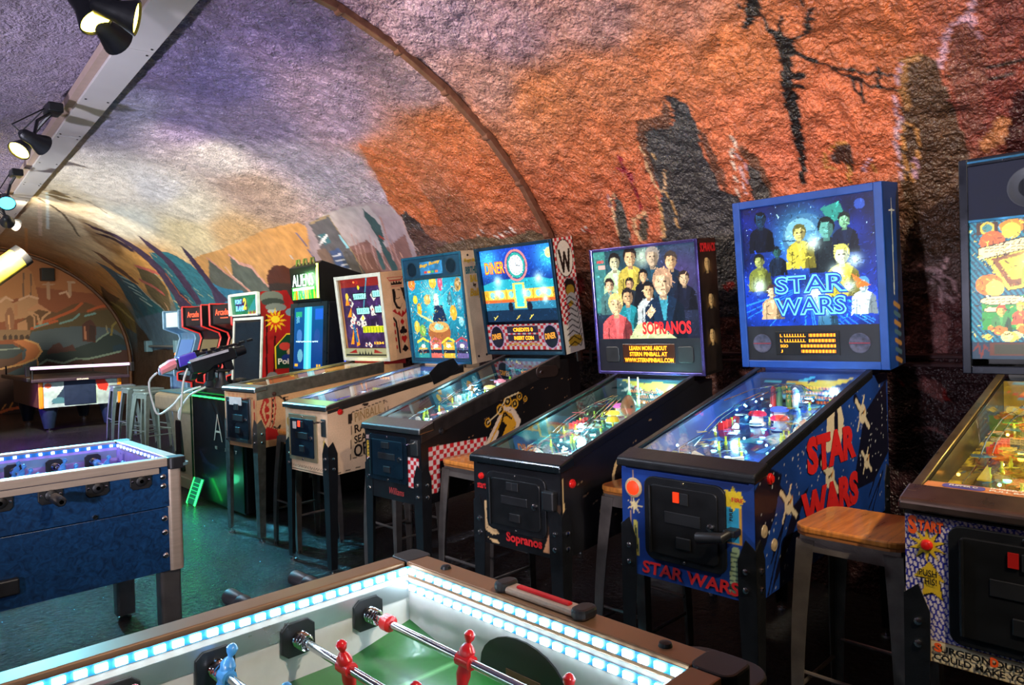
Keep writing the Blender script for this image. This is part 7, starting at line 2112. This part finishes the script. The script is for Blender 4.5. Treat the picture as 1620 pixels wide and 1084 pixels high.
def gun(label, x, y, z, col, tip, pink=False):
    g = thing('light_gun', label, 'light gun', (x, y, z), 0, 'light guns resting on the gun game deck')
    d = (Vector(tip) - Vector((x, y, z)))
    L_ = d.length
    g.rotation_euler = (0, -math.asin(d.z / L_), math.atan2(d.y, d.x))
    bm_ = pbr('gun_black', (16, 18, 26), .35, .2)
    g.scale = (1, 1.6, 1.45)
    MB().prism([(-.02, -.035), (-.02, .03), (.10, .05), (.34, .05), (.36, .03), (.36, -.02), (.16, -.03), (.10, -.05)], 'y', -.03, .03).build('receiver', bm_, g, bevel=.008)
    MB().cyl((.34, 0, .012), (L_, 0, .012), .030, .026, 10).build('barrel', bm_, g, True)
    for i in range(6):
        bx('top_rail', bm_, g, .14 + .07 * i, .18 + .07 * i, -.012, .012, .05, .064)
    MB().prism([(.10, -.04), (.07, -.10), (.12, -.105), (.16, -.04)], 'y', -.018, .018).build('grip', bm_, g, bevel=.005)
    MB().prism([(.24, -.02), (.25, -.08), (.31, -.08), (.31, -.02)], 'y', -.02, .02).build('magazine', bm_, g, bevel=.004)
    if pink:
        MB().tube([(-.14, 0, -.02), (-.06, 0, .0), (.0, 0, .01)], [.026, .034, .028], 8).build('butt', pbr('pink_plastic', (226, 130, 140), .35, coat=.4), g, True)
        MB().prism([(.0, -.02), (.0, .04), (.14, .058), (.16, .0)], 'y', -.035, .035).build('shell', pbr('violet_plastic', (70, 50, 170), .3, coat=.4), g, bevel=.008)
    else:
        bx('side_stripe', pbr('pale_stripe', (170, 170, 180), .4), g, -.02, .30, -.032, -.030, .03, .045)
    return g
gun('black and violet light gun with a pink butt on the gun game deck', 2.16, 6.22, 1.19, None, (2.62, 6.16, 1.25), True)
gun('black light gun with a pale stripe nearest the pinball machines', 2.19, 5.98, 1.17, None, (2.62, 5.94, 1.28))
for y_, l in ((6.18, 'black stand holding the violet light gun'), (5.96, 'black stand holding the striped light gun')):
    g = thing('gun_stand', l, 'gun stand', (2.42, y_, .985), 0, 'gun stands on the deck')
    MB().lathe([(.07, 0), (.06, .03), (.035, .06), (.03, .13), (.045, .16)], (0, 0, 0), n=12).build('post', BLACKP, g, True)
    bx('cradle', BLACKP, g, -.06, .06, -.045, .045, .13, .155, bevel=.008)
cbm = pbr('white_cable', (196, 196, 190), .4)
for pts, l in (([(2.00, 6.23, 1.13), (1.95, 6.28, 1.05), (1.98, 6.30, .88), (2.01, 6.27, .78), (2.10, 6.22, .84), (2.18, 6.15, .95), (2.30, 6.10, .996)], 'white curled cable hanging from the violet gun'), ([(2.16, 6.00, 1.16), (2.13, 6.02, 1.05), (2.12, 6.05, .86), (2.12, 6.10, .74), (2.13, 6.14, .80), (2.19, 6.06, .93), (2.30, 6.0, .996)], 'white curled cable hanging from the striped gun')):
    fine = []
    V_ = [Vector(p) for p in pts]
    for i in range(len(V_) - 1):
        p0_, p1_, p2_, p3_ = V_[max(i - 1, 0)], V_[i], V_[i + 1], V_[min(i + 2, len(V_) - 1)]
        for t_ in (0, .25, .5, .75):
            fine.append(.5 * ((2 * p1_) + (p2_ - p0_) * t_ + (2 * p0_ - 5 * p1_ + 4 * p2_ - p3_) * t_ ** 2 + (3 * p1_ - p0_ - 3 * p2_ + p3_) * t_ ** 3))
    fine.append(V_[-1])
    tag(MB().tube(fine, .009, 8).build('gun_cable', cbm, None, True), l, 'cable', 'gun cables')

# ------------------------------------------------------------------ red sided shooting cabinet with white edging
pb = thing('shooting_arcade_machine', 'red sided shooting arcade machine with white edging and a dark screen', 'arcade machine', (3.08, 6.98, 0))
WEDGE = pbr('white_edging', (196, 206, 200), .35)
m = MB()
m.prism([(0, .0), (0, .96), (.04, 1.58), (.02, 1.62), (.0, 1.84), (.30, 1.86), (.44, 1.60), (.48, .0)], 'y', -.33, .33)
cb = m.build('cabinet', pbr('dark_cabinet', (26, 28, 32), .4), pb)
a = Art(.48, 1.86, .007, (150, 26, 26), 61)
a.mottle(.3, .2)
a.line((60, 10, 12), .02, (.06, 1.0), (.08, 1.6))
a.line((60, 10, 12), .02, (.14, 1.0), (.16, 1.4))
for x_, y_, rx_, ry_, c in ((.14, 1.78, .12, .07, (110, 116, 106)), (.15, 1.74, .12, .04, (60, 66, 62)), (.18, 1.69, .11, .04, (120, 126, 120)), (.14, 1.65, .05, .02, (170, 176, 170)), (.34, 1.64, .06, .04, (110, 140, 150))):
    a.ell(c, x_, y_, rx_, ry_)
a.star((226, 180, 30), .17, 1.56, .06, .12, 12)
a.star((206, 60, 20), .17, 1.56, .045, .09, 12, .2)
a.ell((236, 206, 40), .17, 1.57, .045, .035)
a.poly((16, 60, 40), (.16, 1.08), (.16, 1.30), (.28, 1.42), (.48, 1.42), (.48, 1.08))
a.line((226, 190, 40), .012, (.16, 1.08), (.16, 1.30), (.28, 1.42), (.46, 1.42))
for x_, y_, c in ((.26, 1.30, (190, 60, 50)), (.34, 1.24, (200, 150, 110)), (.28, 1.18, (30, 50, 120))):
    a.ell(c, x_, y_, .06, .04)
a.poly((30, 24, 40), (.02, .55), (.10, .98), (.36, .98), (.36, .55))
a.ell((120, 116, 116), .12, 1.0, .06, .05)
for i in range(5):
    a.line((150, 140, 160), .008, (.08 + .05 * i, .62), (.12 + .05 * i, .78), (.2 + .03 * i, .8), (.22 + .03 * i, .9))
a.ell((196, 170, 130), .2, .5, .12, .06)
a.clip((0, 0), (0, .96), (.04, 1.58), (.02, 1.62), (.0, 1.84), (.30, 1.86), (.44, 1.60), (.48, .0))
a.build('side_art', PRINT, cb, (0, -.332, 0), (1, 0, 0))
text('lettering', 'Point', pbr('white_print', (226, 220, 206), .5), cb, (.18, -.336, 1.12), *ST, .20, .06, bold=.03)
for d in ((-.012, .01, .315, .335, .96, 1.60), (-.012, .01, -.335, -.315, .96, 1.60)):
    q = MB().box(*d)
    q.v = [(v[0] + .062 * (v[2] - .96), v[1], v[2]) for v in q.v]
    q.build('edge_trim', WEDGE, cb, bevel=.004)
bx('edge_trim', WEDGE, cb, .026, .05, -.315, .315, 1.572, 1.60)
sc_ = bx('screen', pbr('dark_glass_screen', (14, 34, 46), .08, 0, .3, 4, coat=.8), cb, -.004, .03, -.28, .28, .98, 1.55)
sc_.rotation_euler = (0, 0, 0)
for v in sc_.data.vertices:
    v.co.x += .062 * (v.co.z - .96)
a = Art(.60, .21, .006, (40, 130, 90), 62)
a.mottle(.3, .05)
a.poly((50, 150, 150), (.35, .03), (.58, .18), (.6, .05))
for i in range(6):
    a.poly((190, 90, 80) if i % 2 else (200, 180, 60), (.36 + .04 * i, 0), (.39 + .04 * i, .05), (.41 + .04 * i, 0))
a.rect((60, 40, 90), .10, .36, .05, .17)
mq = a.build('marquee', artmat('dim_marquee', .8, .25), cb, (.012, .30, 1.62), (0, -1, 0), (-.07, 0, 1))
text('lettering', 'POINT', glow('blue_white_text', (110, 190, 250), 1.4), mq, (.000, .20, 1.735), *FT, .16, .05, bold=.04)
text('lettering', 'BLANK', glow('blue_white_text', (110, 190, 250), 1.4), mq, (.006, .20, 1.665), *FT, .20, .055, bold=.04)
text('lettering', '2', glow('olive_yellow_text', (206, 190, 60), 1.0), mq, (-.002, .01, 1.675), *FT, .08, .12, bold=.05)
for d in ((-.02, .02, .30, .335, 1.62, 1.84), (-.02, .02, -.335, -.31, 1.62, 1.84), (-.02, .02, -.31, .30, 1.815, 1.845), (-.0, .03, -.31, .30, 1.612, 1.632)):
    bx('marquee_frame', WEDGE, cb, *d, bevel=.006)
# beige gun pedestal in front
m = MB()
pr = [(-.78, .74), (-.78, .88), (-.72, .90), (-.1, .90), (-.1, .0), (-.58, .0), (-.62, .70)]
pdl = MB().prism(pr, 'y', -.30, .30).build('gun_pedestal', pbr('beige_laminate', (186, 180, 150), .4, 0, .1), pb, bevel=.02)
bx('pedestal_vent', BLACKP, pdl, -.622, -.56, .08, .24, .12, .62, bevel=.02)
bx('pedestal_foot', pbr('beige_laminate', (186, 180, 150), .4, 0, .1), pdl, -.66, -.1, -.31, .31, .0, .10, bevel=.008)
bx('deck', pbr('blue_deck', (90, 150, 160), .3), pdl, -.74, -.12, -.27, .27, .90, .915, bevel=.004)

# ------------------------------------------------------------------ pair of black cabinets with red edging and a pale one behind
def arcade(label, x, y, edge, body, glowc, word, front):
    c = thing('arcade_cabinet', label, 'arcade cabinet', (x, y, 0), 0, 'upright arcade cabinets by the far wall')
    pr_ = [(.10, .0), (.10, .86), (-.06, .90), (-.06, .98), (.14, 1.04), (.24, 1.40), (.22, 1.46), (.02, 1.54), (.02, 1.78), (.62, 1.78), (.66, .0)]
    for y_ in (-.31, .285):
        s_ = MB().prism(pr_, 'y', y_, y_ + .025).build('side_panel', body, c)
        e = MB()
        pts = [Vector((p[0], y_ + .0125, p[1])) for p in pr_]
        fine = []
        for a_, b_ in zip(pts, pts[1:]):
            fine += [a_, a_.lerp(b_, .06), a_.lerp(b_, .94)]
        e.tube(fine + [pts[-1]], .014, 6).build('edging', edge, s_, True)
    pr2 = [(.12, .0), (.12, .86), (-.03, .91), (-.03, .96), (.15, 1.05), (.26, 1.40), (.24, 1.48), (.05, 1.55), (.05, 1.77), (.60, 1.77), (.64, .0)]
    bd2 = MB().prism(pr2, 'y', -.285, .285).build('body', body, c)
    q = MB().add([(.048, .27, 1.56), (.048, -.27, 1.56), (.048, -.27, 1.76), (.048, .27, 1.76)], [(0, 1, 2, 3)]).build('marquee', front, bd2)
    if word:
        text('lettering', word, glow('orange_red_text', (255, 90, 60), 1.4), q, (.044, .20, 1.65), *FT, .36, .07, bold=.02)
        bx('lettering_rule', glow('orange_red_text', (255, 90, 60), 1.4), q, .043, .047, -.14, .06, 1.615, 1.625)
    q = [(.155, .24, 1.08), (.155, -.24, 1.08), (.24, -.24, 1.38), (.24, .24, 1.38)]
    MB().add([(p[0] - .006, p[1], p[2]) for p in q], [(0, 1, 2, 3)]).build('screen', glowc, bd2)
    dk = MB().prism([(-.05, .962), (-.05, .972), (.14, 1.045), (.14, 1.035)], 'y', -.28, .28).build('control_panel', pbr('teal_panel_far', (60, 110, 130), .35), bd2)
    for y_ in (-.16, .12):
        MB().cyl((.03, y_, 1.0), (.02, y_, 1.07), .006, n=6).build('joystick', BLACKM, dk)
        ball('joystick_knob', RED, dk, (.02, y_, 1.08), .02)
        for k in range(3):
            MB().lathe([(.014, 0), (.012, .012)], (.06 + .02 * (k % 2), y_ - .06 - .04 * k, 1.01 + .007 * (k % 2)), n=8).build('button', YEL, dk, True)
    return c
REDE = glow('red_edging', (220, 50, 44), .5)
DKS = glow('dim_amber_screen', (120, 110, 80), .35)
arcade('black upright arcade cabinet with red edging nearest the red sided gun cabinet', 3.18, 7.86, REDE, BLK, DKS, 'Arcade', BLACKP)
arcade('black upright arcade cabinet with red edging between its twin and the pale blue cabinet', 3.18, 8.70, REDE, BLK, DKS, 'Arcade', BLACKP)
arcade('pale blue upright arcade cabinet farthest along the row, beside the black ones', 3.50, 10.34, pbr('pale_blue_edge', (120, 160, 190), .4), pbr('pale_blue_body', (90, 130, 160), .4, 0, .2), glow('blue_screen', (90, 130, 190), .6), None, glow('pale_marquee', (190, 210, 200), .8))

# ------------------------------------------------------------------ spot lamps on the trunking
LAMPG = glow('warm_lamp_face', (255, 224, 80), 14)
def spot_cluster(label, base, heads):
    """base (u,v,z) on the trunking; heads index SPOTS"""
    b = T(*base)
    t = thing('spot_lamp', label, 'spot lamp', b, 0, 'black spot lamps on the ceiling trunking')
    bx('mount', BLACKM, t, -.05, .05, -.09, .09, -.05, .02, bevel=.01)
    for h in heads:
        pw, colr, hd, aim, ang = SPOTS[h]
        H_ = T(*hd) - b
        D_ = (T(*aim) - T(*hd)).normalized()
        back = H_ - D_ * .16
        hd_ = MB().lathe([(.022, -.17), (.040, -.15), (.046, -.07), (.075, .0), (.078, .012), (.072, .014)], H_, D_, 20)
        hd_.f = hd_.f[:-1]
        can = hd_.build('lamp_head', BLACKM, t, True)
        MB().lathe([(.070, 0), (.040, .004), (.001, .005)], H_ + D_ * .002, D_, 20).build('lamp_face', LAMPG if colr[0] > .5 else glow('teal_lamp_face', (60, 190, 230), 6), can, True)
        m = MB()
        mid = back.lerp(Vector((0, 0, -.02)), .5) + Vector((0, .02, .01))
        m.tube([H_ - D_ * .07, mid, Vector((0, 0, -.03))], .012, 6).build('bracket', BLACKM, t, True)
        m = MB()
        m.tube([back, back + Vector((-.05, .03, .06)), Vector((-.04, .05, .0))], .005, 5).build('cable', BLACKM, t, True)
        lamp('SPOT', 'lamp_light', H_ + D_ * .03, pw, colr, H_ + D_, .045, ang, .7, t)
    return t
spot_cluster('cluster of glowing black spot lamps on the trunking at the top edge', (.90, 3.58, 3.15), (2, 3, 9))
spot_cluster('pair of glowing spot lamps halfway along the trunking', (.88, 6.22, 3.15), (4, 5))
spot_cluster('spot lamps farthest along the trunking near the end wall', (.88, 10.4, 3.15), (6, 7))
spot_cluster('dark spot lamp with a teal beam hanging third along the trunking', (.90, 8.8, 3.15), (8,))
spot_cluster('unseen spot lamps added on the trunking behind the viewer', (1.12, -.65, 3.17), (0, 1, 10))  # cluster added out of view to light the near wall

# unseen wash lamps, added along the left wall to brighten vault and floor
for i, (pw, colr, hd, aim, ang) in enumerate(ADDED_WASH):
    H_ = T(*hd)
    t = thing('added_wash_lamp', ('added lilac wash lamp low on the left wall beside the viewer', 'added violet wash lamp on the left wall by the blue table', 'added white wash lamp far along the left wall', 'added purple wash lamp on the left wall by the air hockey table')[i], 'wash lamp', H_, 0, 'wash lamps added on the left wall')
    D_ = (T(*aim) - H_).normalized()
    h_ = MB().lathe([(.05, -.16), (.09, -.12), (.10, 0.0), (.102, .02), (.095, .022)], (0, 0, 0), D_, 18)
    h_.f = h_.f[:-1]
    can = h_.build('lamp_head', BLACKM, t, True)
    MB().lathe([(.092, 0), (.001, .003)], D_ * .004, D_, 18).build('lamp_face', glow('wash_face_%d' % i, tuple(int(255 * c ** .45) for c in colr), 6), can, True)
    MB().tube([-D_ * .08, -D_ * .08 + T(-.08, 0, .06), T(-.16, 0, .05)], .012, 6).build('wall_bracket', BLACKM, t, True)
    lamp('SPOT', 'added_wash_light', D_ * .05, pw, colr, D_ * 2, .09, ang, .8, t)

# ------------------------------------------------------------------ small things at the far end
sp = thing('wall_speaker', 'small black loudspeaker high on the painted end wall', 'speaker', T(2.18, 16.93, 2.62))
bx('box', pbr('navy_speaker', (24, 40, 54), .4), sp, -.11, .11, -.10, .10, 0, .25, bevel=.008)
bx('grille', BLACKP, sp, -.10, .10, -.106, -.10, .01, .24, bevel=.004)
tl = thing('tube_projector', 'pale yellow tubular projector with a dark lens end at the left edge', 'projector', T(.95, 11.0, 2.36))
A_, B_ = Vector((-.22, .1, -.22)), Vector((.18, .1, .13))
MB().cyl(A_, B_, .14, .14, 18).build('tube', pbr('pale_yellow_metal', (140, 130, 50), .3, .3), tl, True)
MB().cyl(B_, B_ + (B_ - A_).normalized() * .09, .145, .145, 18).build('lens_end', BLACKM, tl, True)
MB().cyl((-.1, 0, .1), (-.1, 0, .80), .012, n=8).build('hanger', BLACKM, tl)
cd = thing('far_conduit', 'thin horizontal pipe with junction boxes low on the far wall', 'pipe', T(3.55, 13.0, 0))
pp = []
for v_ in np.arange(11.3, 15.4, .4):
    u_, _, _, _ = profile(np.array(1.25), 1, .06)
    pp.append(T(float(u_), v_, 1.25) - cd.location)
MB().tube(pp, .022, 8).build('pipe', pbr('grey_pipe', (110, 120, 126), .4, .4), cd, True)
for p in (pp[1], pp[5], pp[-1]):
    bx('junction_box', pbr('blue_grey_box', (90, 130, 150), .4), cd, p.x - .06, p.x + .06, p.y - .07, p.y + .07, 1.14, 1.36, bevel=.01)
u_, _, _, _ = profile(np.array(1.2), 1, .10)
el = thing('indicator_lamp', 'small orange lamp glowing on the far wall below the pipe', 'lamp', T(float(u_), 13.1, 1.12))
MB().lathe([(.05, 0), (.05, .03), (.03, .07), (.01, .08)], (0, 0, 0), (-1, 0, 0), 12).build('lens', glow('orange_lens', (255, 110, 40), 4), el, True)
MB().lathe([(.055, -.10), (.055, .0)], (0, 0, 0), (-1, 0, 0), 12).build('housing', BLACKM, el, True)
